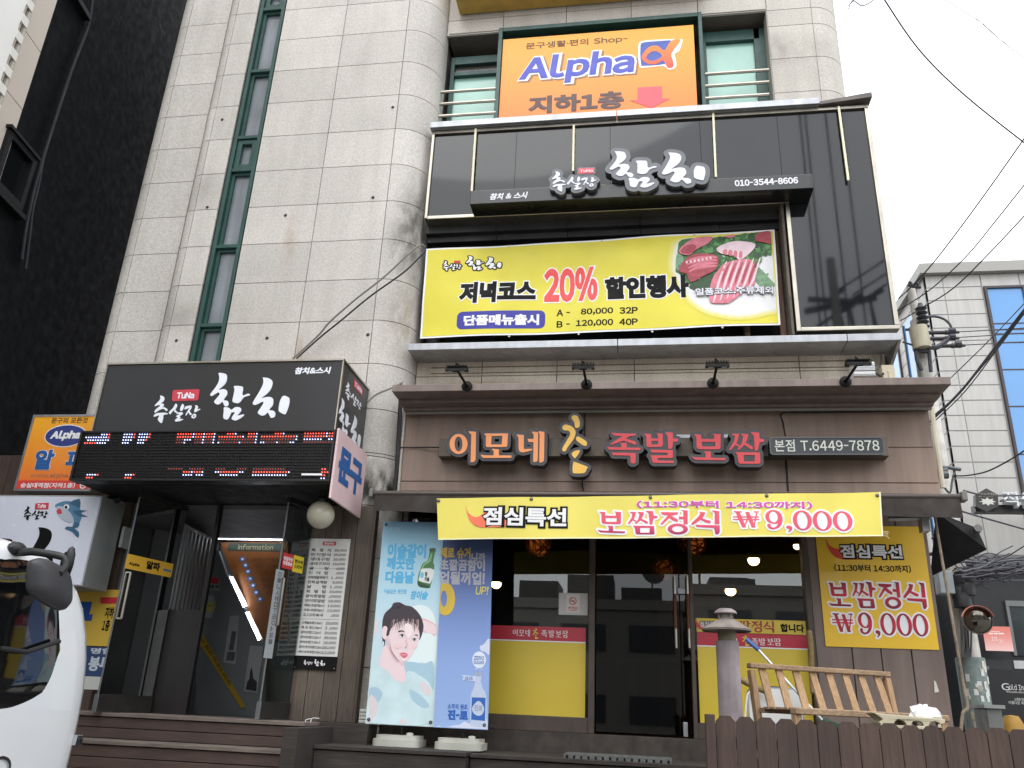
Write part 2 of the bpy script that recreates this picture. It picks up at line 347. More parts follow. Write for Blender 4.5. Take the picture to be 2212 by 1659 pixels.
# brush-drawn shop name, traced once and reused (each entry: closed outline)
BR_CHAMCHI = [smooth_loop(p) for p in (
 [(968,70),(1050,80),(1085,110),(1080,190),(1040,250),(965,315),(1040,305),(1085,330),(1085,390),(1040,460),(1090,475),(1110,510),(1100,545),(1055,553),(1020,490),(985,520),(940,528),(905,500),(905,475),(960,410),(980,375),(960,352),(920,375),(870,405),(845,395),(850,370),(920,280),(960,210),(975,150),(970,100)],
 [(1192,262),(1290,265),(1320,290),(1312,395),(1390,372),(1420,385),(1405,400),(1330,425),(1280,490),(1240,510),(1190,500),(1165,475),(1185,380),(1195,310)],
 [(1045,570),(1110,575),(1150,605),(1205,570),(1260,568),(1292,590),(1285,635),(1235,690),(1320,672),(1335,682),(1290,725),(1215,760),(1165,748),(1155,722),(1185,675),(1200,650),(1185,640),(1150,650),(1120,710),(1095,745),(1050,740),(1032,710),(1040,630)],
 [(1607,138),(1680,145),(1735,175),(1748,230),(1720,310),(1660,380),(1590,435),(1670,420),(1730,425),(1757,460),(1750,540),(1700,605),(1760,620),(1788,660),(1775,710),(1725,722),(1705,690),(1675,645),(1640,680),(1590,690),(1545,665),(1537,635),(1580,570),(1615,510),(1600,488),(1550,515),(1490,537),(1462,520),(1470,485),(1540,370),(1595,270),(1615,210),(1612,160)],
 [(1912,402),(1970,420),(1993,450),(1985,540),(1950,640),(1930,672),(1880,655),(1840,625),(1838,580),(1850,500),(1880,430)])]
BR_CHUSIL = [smooth_loop(p) for p in (
 [(115,398),(160,410),(178,440),(165,480),(125,515),(160,515),(168,545),(140,575),(170,565),(215,590),(222,612),(200,620),(165,592),(130,597),(85,620),(45,645),(32,635),(50,600),(100,560),(115,545),(90,535),(45,552),(38,540),(75,500),(110,460),(120,430)],
 [(100,650),(195,648),(230,665),(165,682),(160,720),(140,795),(110,785),(90,760),(82,740),(100,688),(50,700),(25,705),(22,690),(50,660)],
 [(345,515),(362,535),(355,570),(335,606),(362,630),(352,645),(325,638),(316,612),(285,640),(262,670),(245,655),(250,630),(300,580),(330,530)],
 [(440,520),(460,535),(458,570),(440,610),(415,622),(405,605),(415,560)],
 [(360,645),(430,640),(445,650),(440,670),(398,700),(412,712),(395,735),(445,738),(445,748),(400,770),(345,775),(330,765),(340,745),(372,718),(350,705),(355,690),(395,668),(355,662)],
 [(490,555),(560,543),(572,555),(565,590),(543,622),(570,660),(565,680),(545,675),(525,642),(500,680),(488,690),(487,670),(515,620),(535,580),(480,600),(468,590)],
 [(625,540),(660,548),(665,570),(657,598),(690,590),(696,600),(655,625),(630,640),(610,635),(615,600),(630,570)])]
CHUSIL_RING = [smooth_loop([(620,662),(638,680),(632,710),(610,728),(585,728),(570,715),(575,690),(600,665)]), ellipse(603, 697, 10, 15, 10)]
BADGE = [(312,318),(672,305),(686,318),(668,455),(650,468),(298,480),(286,465),(300,332)]
ZREF = PY(6.8)
def _rect(loops): return [[ZREF.uv(zA(*p)) for p in l] for l in loops]
def _unit(shapes):                         # list of [outer, hole...] scaled so their box is 0..1 wide, same scale up
    pts = [p for sh in shapes for l in sh for p in l]; x0 = min(p[0] for p in pts); x1 = max(p[0] for p in pts); y0 = min(p[1] for p in pts); k = 1/(x1-x0)
    return [[[((p[0]-x0)*k, (p[1]-y0)*k) for p in l] for l in sh] for sh in shapes]
_name = [_rect([l]) for l in BR_CHUSIL] + [_rect(CHUSIL_RING)] + [_rect([l]) for l in BR_CHAMCHI] + [_rect([BADGE])] + [_rect([[(350,345),(620,345),(620,440),(350,440)]])]
LOGO = _unit(_name)                        # 0..7 small name, 8..12 big name, 13 badge, 14 badge text box
LOGO_H = max(p[1] for sh in LOGO for l in sh for p in l)
def fitted(shapes, box):
    pts = [p for sh in shapes for l in sh for p in l]; x0 = min(p[0] for p in pts); x1 = max(p[0] for p in pts); y0 = min(p[1] for p in pts); y1 = max(p[1] for p in pts)
    kx = (box[2]-box[0])/(x1-x0); ky = (box[3]-box[1])/(y1-y0)
    return [[[(box[0]+(p[0]-x0)*kx, box[1]+(p[1]-y0)*ky) for p in l] for l in sh] for sh in shapes]
def logo(pl, box): return fitted(LOGO, box)

# heavy cut letters of the restaurant, traced from the fascia
IMONE = {
 'i': [[ellipse(244,548,131,146), ellipse(243,548,57,108)], [[(390,362),(497,373),(490,775),(465,812),(418,812),(428,410),(395,385)]]],
 'mo': [[[(618,396),(960,396),(950,575),(935,592),(650,592),(638,570),(640,425),(618,412)], [(722,432),(880,430),(868,555),(716,555)]], [[(730,617),(830,627),(826,714),(752,714),(752,650),(730,632)]], [[(563,702),(620,713),(1010,715),(1015,735),(1000,750),(600,750),(575,728)]]],
 'ne': [[[(1086,410),(1192,418),(1188,622),(1240,620),(1317,620),(1310,640),(1180,672),(1130,660),(1115,620),(1113,450),(1090,425)]], [[(1243,473),(1333,475),(1333,520),(1262,520),(1250,500)]], [[(1308,368),(1398,378),(1392,790),(1370,810),(1326,810),(1332,410),(1312,385)]], [[(1406,362),(1490,374),(1482,790),(1455,816),(1414,816),(1420,405),(1408,380)]]],
 'cham': [[smooth_loop(p)] for p in ([(1885,150),(1920,132),(1970,145),(2000,220),(2000,290),(1965,315),(1935,305),(1920,230),(1885,180)],
   [(1755,290),(1800,268),(1880,290),(1935,350),(1938,410),(1905,490),(1830,590),(1795,650),(1755,650),(1750,610),(1800,520),(1860,420),(1855,375),(1830,355),(1775,350),(1752,325)],
   [(1950,455),(1985,440),(2090,505),(2107,540),(2100,570),(2060,572),(1965,510),(1948,480)], [(1883,690),(1930,650),(2000,640),(1985,690),(1935,755),(1915,745)], [(1920,805),(2110,878),(2105,905),(2065,970),(1930,975),(1900,955),(1898,880),(1910,820)])]}
JOKBAL = {
 'jok': [[[(203,190),(260,197),(490,205),(487,228),(415,232),(372,260),(490,300),(497,330),(470,332),(345,285),(215,330),(190,330),(195,318),(330,235),(225,225)]], [[(296,313),(380,313),(382,372),(318,372),(320,335)]], [[(147,360),(540,370),(548,385),(535,398),(175,392)]], [[(203,425),(487,432),(485,540),(470,553),(440,553),(428,540),(425,462),(225,458)]]],
 'bal': [[[(583,203),(668,210),(672,262),(750,262),(748,215),(722,198),(806,205),(808,340),(790,360),(630,362),(615,345),(612,240)], [(673,290),(750,288),(748,330),(676,332)]], [[(830,183),(925,192),(928,262),(985,264),(988,282),(975,298),(928,298),(915,380),(872,383),(862,230)]], [[(658,392),(925,398),(925,490),(745,490),(745,520),(938,524),(935,548),(700,548),(682,530),(678,490),(652,460),(862,458),(862,428),(680,424)]]],
 'bo': [[[(1168,210),(1255,215),(1258,265),(1410,268),(1412,225),(1385,205),(1487,210),(1485,375),(1468,388),(1225,386),(1205,365),(1200,245)], [(1262,300),(1425,300),(1422,355),(1268,355)]], [[(1286,412),(1372,415),(1372,488),(1310,488),(1310,440)]], [[(1147,472),(1200,483),(1545,490),(1548,505),(1530,516),(1190,512),(1165,495)]]],
 'ssam': [[[(1617,205),(1705,205),(1690,270),(1672,318),(1710,345),(1698,360),(1660,335),(1610,395),(1587,398),(1590,385),(1640,300),(1655,235),(1625,220)]], [[(1725,203),(1815,210),(1800,270),(1778,310),(1860,355),(1870,380),(1845,390),(1765,335),(1710,390),(1690,395),(1690,380),(1735,320),(1752,235),(1730,220)]], [[(1835,185),(1940,192),(1945,262),(1995,270),(2003,285),(1990,303),(1945,305),(1925,400),(1890,405),(1878,230)]], [[(1660,422),(1948,425),(1955,545),(1940,558),(1715,558),(1695,540),(1685,460)], [(1757,455),(1890,455),(1885,530),(1760,530)]]]}
_bar = lambda x0, y0, x1, y1, wd: [(x0-wd/2, y0), (x0+wd/2, y0), (x1+wd/2, y1), (x1-wd/2, y1)]
JEONGSIK = {
 'jeong': [[[(583,155),(700,157),(698,170),(655,180),(700,207),(695,222),(660,210),(640,195),(595,238),(580,240),(585,228),(632,178),(595,172)]], [[(705,185),(735,187),(735,150),(720,142),(765,145),(762,235),(735,237),(735,203),(705,203)]], [ellipse(695,268,68,36), ellipse(695,268,38,20)]],
 'sik': [[[(875,150),(915,155),(905,178),(892,195),(950,212),(945,228),(915,222),(880,205),(830,238),(815,238),(820,225),(865,185),(880,165)]], [[(960,140),(1010,145),(1008,232),(975,232),(980,158)]], [[(845,238),(1010,240),(1008,285),(995,300),(978,300),(970,258),(850,252)]]],
 'won': [[_bar(1178,165,1222,274,32)], [_bar(1252,165,1296,274,32)], [_bar(1262,195,1222,274,11)], [_bar(1330,165,1296,274,11)], [[(1138,196),(1342,196),(1342,204),(1138,204)]], [[(1138,214),(1342,214),(1342,222),(1138,222)]], [[(1148,160),(1212,160),(1212,168),(1148,168)]], [[(1305,160),(1345,160),(1345,168),(1305,168)]]],
 'nine': [[ellipse(1450,190,64,48), ellipse(1448,190,32,38)], [smooth_loop([(1482,190),(1514,186),(1512,225),(1490,258),(1450,275),(1410,270),(1395,250),(1405,238),(1424,244),(1422,258),(1445,264),(1470,250),(1482,220)])]],
 'comma': [[smooth_loop([(1562,232),(1585,240),(1588,262),(1572,282),(1552,292),(1566,272),(1562,262),(1545,252),(1548,236)])]],
 'zero1': [[ellipse(1667,210,72,70), ellipse(1667,210,40,60)]], 'zero2': [[ellipse(1818,212,72,70), ellipse(1818,212,40,60)]], 'zero3': [[ellipse(1970,212,72,70), ellipse(1970,212,40,60)]]}
_flip = lambda shapes: [[[(p[0], -p[1]) for p in l] for l in sh] for sh in shapes]
def cut(name):
    for d in (IMONE, JOKBAL, JEONGSIK):
        if name in d: return _flip(d[name])
def word(pl, parts, box):                 # lay several cut letters into a box: parts = [(name, x0, x1, y0, y1) in 0..1]
    out = []
    for nm, a, b_, lo, hi in parts:
        u0, v0, u1, v1 = box; out += fitted(cut(nm), (u0 + (u1-u0)*a, v0 + (v1-v0)*lo, u0 + (u1-u0)*b_, v0 + (v1-v0)*hi))
    return out
BOSSAM = [('bo', 0, .23, 0, .95), ('ssam', .25, .50, -.05, 1), ('jeong', .52, .745, -.05, 1.02), ('sik', .77, 1, -.02, 1.02)]
WON9000 = [('won', 0, .225, .1, .93), ('nine', .275, .42, .02, 1), ('comma', .445, .495, -.12, .22), ('zero1', .505, .665, 0, 1), ('zero2', .672, .832, 0, 1), ('zero3', .84, 1, 0, 1)]
def shapes_into(b, pl, shapes, w0, w1, m=0, grow=0, step=.00025):
    for i, sh in enumerate(shapes):
        if grow: b.fat(pl, sh, grow, w0, w1 + i*.0000017, m)
        else: b.prism(pl, sh, w0, w1 + i*step, m)
    return b

# ================================================================ materials used all over
G_T = granite('tower_granite', c(208,203,196), stains=[(-2.42,0,6.1,.35,.9,.85,c(60,58,54)), (-2.5,0,3.15,.5,.35,1.2,c(48,46,38)), (-2.45,0,5.0,.3,.6,.55,c(120,108,90)), (-3.85,0,6.0,.10,.6,.45,c(150,125,95)), (-3.55,0,4.5,.06,.5,.5,c(150,120,85)), (-5.0,0,5.1,.35,.3,.35,c(110,104,96)), (-5.05,0,6.75,.3,.35,.3,c(110,104,96))])
G_U = granite('upper_granite', c(198,193,184), stains=[(-1.0,0,8.6,1.6,.35,.55,c(92,86,78)), (1.2,0,8.6,1.4,.3,.5,c(92,86,78))], dirt=.3)
G_S = granite('strip_granite', c(212,204,188), stains=[(-1.5,0,4.36,.9,.08,.9,c(150,112,66)), (.2,0,4.37,1.6,.03,.8,c(120,100,72)), (1.4,0,4.37,.6,.05,.9,c(112,92,68)), (2.25,0,4.5,.3,.2,.8,c(80,72,64))], dirt=.5)
STEEL = M('stainless', c(176,170,158), .32, 1, noise=(5,.18)); ALU = M('aluminium', c(166,168,172), .4, .7, noise=(6,.15), streak=.15)
CREAMTRIM = M('cream_trim', c(214,206,188), .4, .25, noise=(5,.14), streak=.2)
GREEN = M('green_frame', c(38,74,68), .45, noise=(6,.2)); BLACKP = M('black_paint', c(22,23,25), .45); BLACKM = M('black_matte', c(14,14,15), .8)
TEAL = M('frosted_teal_glass', c(158,205,190), .35, noise=(1.5,.15), coat=.5); GREYGL = M('dusty_glass', c(128,135,142), .15, noise=(2,.25), coat=.6, streak=.2)
DARKSTONE = M('dark_stone', c(40,40,42), .5, noise=(3,.35), streak=.35); RUBBER = M('rubber', c(20,20,20), .7)
CABLE = M('cable_grey', c(120,116,110), .6); CABLEK = M('cable_black', c(28,28,30), .6); RUST = M('rust', c(120,72,40), .9, noise=(40,.3))
WHITE = M('white_ink', c(238,238,240), .45); BLACKI = M('black_ink', c(14,13,14), .6, spec=.2); REDI = M('red_ink', c(206,48,62), .5); BLUEI = M('blue_ink', c(44,52,150), .5)
BRASSH = M('anchor_dirt', c(62,54,46), .8)

# ================================================================ ground
b = B(); b.box(-300, 300, -300, 300, -.3, 0); tag(b.build('street', M('asphalt', c(118,116,112), .9, noise=(3,.25), bump=.4, bscale=90)), kind='structure')
b = B(); b.box(-14, 4.2, 4.6, 7.0, -.2, .13); tag(b.build('pavement', M('paving', c(112,108,102), .85, noise=(6,.2), bump=.3)), kind='structure')

# ================================================================ granite building
bld = thing('granite_building', 'pale granite building with a rounded corner tower and a tall green window strip', 'building', (-1.8, 8.6, 0))
GAP, LEV0, CH = .004, 4.48, .4965
def courses(b, prof, z0, z1, splits, outward):
    """stone courses laid along a plan line; splits: indices in prof where a joint falls"""
    idx = sorted(set([0] + splits + [len(prof)-1])); zs = [z0]; k = math.ceil((z0 - LEV0)/CH + 1e-6)
    while LEV0 + k*CH < z1 - .02: zs.append(LEV0 + k*CH); k += 1
    zs.append(z1)
    for za, zb in zip(zs, zs[1:]):
        if zb - za < .03: continue
        for i, j in zip(idx, idx[1:]):
            seg = [Vector((p[0], p[1], 0)) for p in prof[i:j+1]]; b.tone = random.random()
            d0 = (seg[1]-seg[0]).normalized(); d1 = (seg[-2]-seg[-1]).normalized(); seg[0] = seg[0] + d0*GAP; seg[-1] = seg[-1] + d1*GAP
            n = len(seg); inn = []
            for q in range(n):
                d = (seg[min(q+1,n-1)] - seg[max(q-1,0)]).normalized(); inn.append(seg[q] - Vector((d.y, -d.x, 0))*.03*outward)
            vs = [(p.x,p.y,za+GAP) for p in seg] + [(p.x,p.y,zb-GAP) for p in seg] + [(p.x,p.y,za+GAP) for p in inn] + [(p.x,p.y,zb-GAP) for p in inn]; fs = []
            for q in range(n-1): fs += [(q,q+1,n+q+1,n+q), (n+q,n+q+1,3*n+q+1,3*n+q), (2*n+q,2*n+q+1,q+1,q)]
            fs += [(0,n,3*n,2*n), (n-1,3*n-1,4*n-1,2*n-1)]; b.add(vs, fs)
    b.tone = .5
arc = lambda cx, cy, r, a0, a1, n=9: [(cx + r*math.cos(rad(a0 + (a1-a0)*i/n)), cy + r*math.sin(rad(a0 + (a1-a0)*i/n))) for i in range(n+1)]
TOP = 12.6
# tower, left of the window strip
pl_ = arc(-5.83, 7.94, .22, 180, 270) + [(-5.262, 7.72)]
b = B(); courses(b, [(-6.05, 8.6)] + pl_, 1.0, TOP, [1, 10], 1)
pr_ = [(-5.255, 7.78)] + arc(-5.09, 7.76, .16, 180, 270, 7) + [(-4.80, 7.6)]
courses(b, pr_, 1.0, TOP, [8], 1)
b.build('tower_wall', G_T, bld, smooth=True)
b = B(); courses(b, [(-4.42, 7.6), (-3.585, 7.6), (-2.765, 7.6)] + arc(-2.765, 8.0, .4, 270, 360, 12)[1:] + [(-2.365, 8.12)], 3.52, TOP, [1, 2], 1)
courses(b, [(-2.95, 7.6), (-2.765, 7.6)] + arc(-2.765, 8.0, .4, 270, 360, 12)[1:], .5, 3.52, [1], 1)
b.build('tower_wall', G_T, bld, smooth=True)
# dark core just behind the stone, so joints read as joints
b = B(); core = [(-6.0,8.6),(-6.03,7.95),(-5.83,7.75),(-5.26,7.75),(-5.22,7.75),(-5.08,7.63),(-4.82,7.63),(-4.82,7.74),(-4.40,7.74),(-4.40,7.63),(-2.78,7.63)] + arc(-2.765,8.0,.37,275,360,8) + [(-2.40,8.6)]
b.prism(Pl((0,0,0),(1,0,0),(0,1,0)), [core], 3.5, TOP - .01)
b.box(-2.74, -2.41, 8.02, 8.6, .5, 3.5); b.build('joint_backing', M('mortar', c(132,126,119), .9), bld)
def anchor(x, y, Y, r=.015):
    p = A(x, y, Y); bb = B(); bb.lathe([(r*1.3,.001),(r,.006),(r*.7,.009),(0,.009)], (p.x, Y, p.z), (0,-1,0), 9); bb.build('anchor_hole', BRASSH, bld)
for p in ((c1(1440,775)),(c1(1343,1343)),(c1(1850,1395)),(c2(333,695)),(c2(205,1280)),(c4(1143,548)),(c4(1730,532)),(c5(172,510))): anchor(p[0], p[1], 7.598)
# window strip
zz = lambda y: A(430, y, 7.66).z
fx0, fx1 = -4.78, -4.435; PYW = PY(7.66)
bounds = [4.2, A(*c4(1330,460),7.66).z, A(*c1(1460,1610),7.66).z, A(*c1(1570,1115),7.66).z, A(*c1(1600,905),7.66).z, A(*c1(1690,475),7.66).z, A(*c1(1770,75),7.66).z, 9.85, 11.2, TOP-.2]
b = B(); b.box(fx0, fx0+.045, 7.605, 7.72, 4.2, TOP-.2); b.box(fx1-.045, fx1, 7.605, 7.72, 4.2, TOP-.2)
for z in bounds: b.box(fx0+.045, fx1-.045, 7.61, 7.72, z-.022, z+.022)
b.build('window_frame', GREEN, bld, bevel=.004)
for i, (za, zb) in enumerate(zip(bounds, bounds[1:])):
    bb = B(); bb.box(fx0+.05, fx1-.05, 7.69, 7.70, za+.02, zb-.02); bb.build('window_pane', GREYGL, bld)
    if zb - za < .62:                                   # small tilting sash
        bb = B(); s = .05
        for (x0,x1,z0,z1) in ((fx0+.05,fx0+.11,za+.03,zb-.03),(fx1-.11,fx1-.05,za+.03,zb-.03),(fx0+.11,fx1-.11,za+.03,za+.09),(fx0+.11,fx1-.11,zb-.09,zb-.03)): bb.box(x0,x1,7.63,7.685,z0,z1)
        bb.build('sash', GREEN, bld, bevel=.006)
    else:
        bb = B(); bb.box(fx0+.05, fx0+.085, 7.65, 7.688, za+.025, zb-.025); bb.box(fx0+.085, fx1-.05, 7.65, 7.688, zb-.055, zb-.025); bb.build('sash', GREEN, bld)
# upper wall around the big window
lin = A(*c2(900,205), 8.0).z; wl = -2.33; wr = A(*c3(543,72), 8.0).x
b = B(); LX = [-2.36, A(*c2(1052,120),8.0).x, A(*c2(1460,50),8.0).x, A(*c2(1878,30),8.0).x, A(*c3(97,60),8.0).x, wr]
courses(b, [(x, 8.0) for x in LX], lin, 9.2, [1,2,3,4], 1)
courses(b, [(wr, 8.0), (2.12, 8.0)] + arc(2.12, 8.35, .35, 270, 360) + [(2.47, 9.5)], 7.5, 9.2, [1], 1)
courses(b, [(x, 8.0) for x in LX] + [(2.12, 8.0)] + arc(2.12, 8.35, .35, 270, 360) + [(2.47, 9.5)], 9.2, TOP, [1,2,3,4,5,6], 1)
b.build('upper_wall', G_U, bld, smooth=True)
b = B(); b.box(-2.36, wr, 8.03, 8.5, lin+.01, TOP-.02); b.box(wr+.01, 2.1, 8.03, 12, 4.2, TOP-.02); b.box(2.1, 2.43, 8.36, 12, 4.2, TOP-.02)
b.box(-6.0, 2.43, 12.01, 15, 0, TOP-.02); b.box(-2.36, wr, 8.55, 12, 4.2, TOP - .02); b.box(-6.0,-2.37,8.61,12,4.21,TOP-.02)
b.build('inner_wall', M('alcove_wall', c(112,106,98), .9, noise=(3,.2)), bld)
b = B(); courses(b, [(-2.36,8.0)] + [(A(*c5(x,y),8.0).x, 8.0) for x, y in ((915,700),(1398,700),(1898,700))] + [(A(*c6(208,650),8.0).x,8.0),(A(*c6(748,620),8.0).x,8.0),(2.32,8.0)] + arc(2.32,8.15,.15,270,360,5) + [(2.47,10)], 3.9, 4.7, [1,2,3,4,5,6], 1)
b.build('stone_strip', G_S, bld, smooth=True)
b = B()
for z in (A(*c5(930,718),7.99).z, A(*c5(930,756),7.99).z): b.box(-2.2, 2.3, 7.992, 8.02, z-.004, z+.004)
b.build('scored_line', M('rust_line', c(128,112,88), .9, noise=(20,.4)), bld)
# window behind the orange sign: green frame, panes, rails
fz0, fz1 = 7.4, lin
aTL = A(1088,86,7.97); aBR = A(1507,228,7.97); gx0, gx1 = A(*c2(1022,215),7.98).x, A(*c3(122,110),7.98).x
b = B(); b.box(gx0, gx0+.05, 7.96, 8.12, fz0, fz1); b.box(gx1-.045, gx1, 7.96, 8.12, fz0, fz1); b.box(gx0+.05, gx1-.045, 7.965, 8.12, fz1-.06, fz1)
b.box(wl, wl+.05, 8.2, 8.3, fz0, fz1-.2); b.box(wl+.05, gx0, 8.2, 8.3, fz1-.32, fz1-.2); b.box(wl+.05, gx0, 8.2, 8.3, A(*c2(840,490),8.25).z-.03, A(*c2(840,490),8.25).z+.03)
b.box(gx1, gx1+.06, 8.2, 8.3, fz0, fz1-.1); b.box(gx1+.06, wr-.07, 8.2, 8.3, fz1-.26, fz1-.1); b.box(wr-.14, wr-.01, 8.2, 8.3, fz0, fz1-.1)
b.build('window_frame', GREEN, bld, bevel=.004)
b = B(); zz_ = A(*c2(840,490),8.25).z
b.box(wl+.05, gx0, 8.26, 8.27, fz0, zz_); b.build('window_pane', TEAL, bld)
b = B(); b.box(wl+.05, gx0, 8.26, 8.27, zz_, fz1-.2); b.build('window_pane', M('dim_glass', c(92,88,86), .25, noise=(2,.2)), bld)
b = B(); b.box(gx1+.06, wr-.14, 8.26, 8.27, fz0, fz1-.26); b.build('window_pane', TEAL, bld)
b = B(); b.box(wl, gx0, 7.99, 8.02, fz1-.012, fz1-.002); b.box(gx1, wr, 7.99, 8.02, fz1-.012, fz1-.002); b.box(wr-.012, wr-.002, 7.985, 8.2, fz0, fz1-.02); b.build('window_trim', M('trim_grey', c(150,144,136), .6), bld)
for f, x0, x1, ys in ((c2, 615, 1000, (590,667,745)), (c3, 145, 560, (470,548,628))):
    for y in ys:
        p = A(*f((x0+x1)/2, y), 7.98); q0 = A(*f(x0,y),7.98).x; q1 = A(*f(x1,y),7.98).x
        bb = B(); bb.tube([(q0,7.975,p.z),(q1,7.975,p.z)], .021, 10); bb.build('guard_rail', STEEL, bld, smooth=True)
# silver ledge between first and second floor
lz0 = A(1335, 747, 7.65).z; LX1 = A(1948,730,7.65).x
b = B(); xs = [-2.37, A(*c5(1790,550),7.65).x, A(*c6(1065,510),7.65).x, LX1]
for i in range(3): b.box(xs[i] + (.003 if i else 0), xs[i+1]-.003, 7.65, 8.0, lz0, lz0+.075)
b.hexa([(LX1-.03,8.002,lz0-.12),(LX1-.002,8.002,lz0-.12),(LX1-.002,9.5,lz0-.12),(LX1-.03,9.5,lz0-.12),(LX1-.03,7.66,lz0-.001),(LX1-.002,7.66,lz0-.001),(LX1-.002,9.5,lz0-.001),(LX1-.03,9.5,lz0-.001)])
b.box(2.48, LX1, 8.001, 9.5, lz0, lz0+.075)
b.build('ledge', ALU, bld, bevel=.004)
# dark recess of the tuna restaurant floor behind its banner
rz1 = A(*c2(900,1400),7.8).z; rx1 = A(1700,500,7.75).x
b = B(); b.box(-2.36, rx1+.1, 8.25, 8.5, 4.7, 7.0); b.build('recess_wall', M('recess_dark', c(26,27,30), .35, noise=(3,.3)), bld)
b = B(); k = 0
for (ya, yb, Y) in ((1450,1500,7.86), (1515,1560,7.93)):
    za, zb = A(*c2(900,yb),Y).z, A(*c2(900,ya),Y).z; x = -2.35
    for xe in (-1.55,-.75,.05,.9,rx1): b.box(x, xe-.004, Y, 8.24, za, zb); x = xe
b.build('recess_band', DARKSTONE, bld, bevel=.003)
b = B()
for x in (-2.2,-1.6,-1.0,-.4,.2,.8): b.box(x-.025, x+.025, 8.17, 8.26, 4.75, 6.2)
b.box(-2.35, rx1-.3, 8.165, 8.25, 5.98, 6.04); b.box(-2.35, rx1-.3, 8.165, 8.25, 4.756, 4.82); b.build('window_frame', M('dark_frame', c(34,34,36), .4), bld)
q0, q1 = A(*c3(362,1480),7.95), A(*c6(655,495),7.95)
b = B(); x0 = q0.x; x1 = rx1-.05; b.box(x0, x0+.05, 7.97, 8.1, 4.757, q0.z); b.box(x1-.06, x1, 7.97, 8.1, 4.757, q0.z); b.box(x0+.05, x1-.06, 7.97, 8.1, q0.z-.06, q0.z); b.box(x0+.05, x1-.06, 7.975, 8.1, 4.757, 4.86); b.box(x0+.05,x1-.06,8.06,8.1,4.86,q0.z-.06,1)
b.build('window_frame', [wood('brown_frame', c(112,84,68), 'Z'), BLACKM], bld, bevel=.004)
b = B(); b.box(rx1-.045, rx1-.02, 7.72, 8.24, 4.757, rz1+.1); b.box(rx1-.0195, rx1+.02, 7.85, 8.24, 4.757, rz1+.1); b.build('recess_jamb', M('weathered_post', c(100,92,80), .7, noise=(10,.4), streak=.4), bld)

# gold sign box whose lower edge shows at the top of the picture
p0, p1 = A(985,2,7.75), A(1140,8,7.75)
b = B(); b.box(p0.x, p0.x+3.1, 7.70, 7.98, p0.z, p0.z+.8); sb = b.build('sign_box', M('gold_panel', c(172,140,60), .4, noise=(4,.2)), bevel=.01); tag(sb, 'mustard yellow sign box high on the facade, cut by the top edge', 'sign')

# ================================================================ orange stationery sign in the upper window
pl = PY(7.99); TL, BR = pl.uv((1088,86)), pl.uv((1505,240)); z0 = 7.42; z1 = pl.uv((1300,69))[1]
ORG = ramp_mat('orange_print', [(0,c(232,114,60)), (.35,c(236,136,56)), (1,c(238,168,42))], z0, z1, .35)
sg = thing('orange_sign', 'orange window sign with blue lettering, a fish badge and a red arrow', 'sign', (TL[0], 7.99, z0))
b = B(); b.slab(pl, TL[0]-.005, z0, BR[0]+.01, z1, -.03, 0); b.build('panel', ORG, sg)
b = B(); sx = pl.uv(c2(1665,400))[0]; b.slab(pl, sx-.002, z0, sx+.002, z1-.004, 0, .0008); b.build('seam', M('seam_line', c(190,140,90), .6), sg)
b = B(); ink(b, pl, '문구생활·편의 Shop-', pb(pl, c2, 1195, 280, 327, 1855), .015, .002); b.build('lettering', M('brown_ink', c(92,66,40), .5), sg)
bx = pb(pl, c2, 1140, 372, 560, 1888)
for grow, mt, w0 in ((.105, M('shadow_ink', c(150,110,80), .5), .001), (.095, WHITE, .003), (.04, M('violet_ink', c(72,80,184), .5), .006)):
    b = B(); d = .02 if w0 == .001 else 0
    g = (grow - .04)*.36
    ink(b, pl, 'Alpha', (bx[0]-g+d, bx[1]-g-d, bx[2]+g+d, bx[3]+g-d), grow, w0, slant=.12); b.build('lettering', mt, sg)
b = B(); q = put(pl, c2, smooth_loop([(1950,268),(2060,258),(2190,255),(2212,262),(2190,330),(2160,352),(2170,400),(2165,440),(2120,452),(2085,430),(1960,440),(1930,425),(1925,300)], 3)); b.prism(pl, [q], .001, .004); b.build('badge', WHITE, sg)
b = B(); q = put(pl, c2, smooth_loop([(1955,278),(2060,268),(2150,268),(2120,330),(2090,380),(2100,415),(1965,428),(1942,415),(1938,310)], 3)); b.prism(pl, [q], .004, .006); b.build('badge', M('badge_blue', c(60,84,166), .5), sg)
b = B()
q1 = put(pl, c2, smooth_loop([(1945,375),(1990,310),(2050,300),(2095,330),(2135,268),(2200,262),(2140,345),(2150,400),(2150,435),(2115,440),(2085,395),(2040,418),(1985,415)], 3)); q2 = put(pl, c2, smooth_loop([(1975,372),(2010,338),(2050,338),(2078,365),(2040,392),(1998,395)], 3))
b.prism(pl, [q1, q2], .006, .008); b.build('badge', ramp_mat('fish_print', [(0,c(226,84,66)),(1,c(245,150,60))], pl.uv(c2(2000,440))[1], pl.uv(c2(2000,262))[1]), sg)
b = B(); ink(b, pl, '지하1층', pb(pl, c2, 1208, 628, 742, 1832), .05, .003); b.build('lettering', M('dark_brown_ink', c(86,60,56), .5), sg)
b = B(); q = put(pl, c2, [(1920,568),(2078,560),(2080,640),(2128,640),(2010,702),(1870,652),(1922,648)]); b.prism(pl, [q], .001, .004); b.build('arrow', M('arrow_red', c(224,84,96), .5), sg)

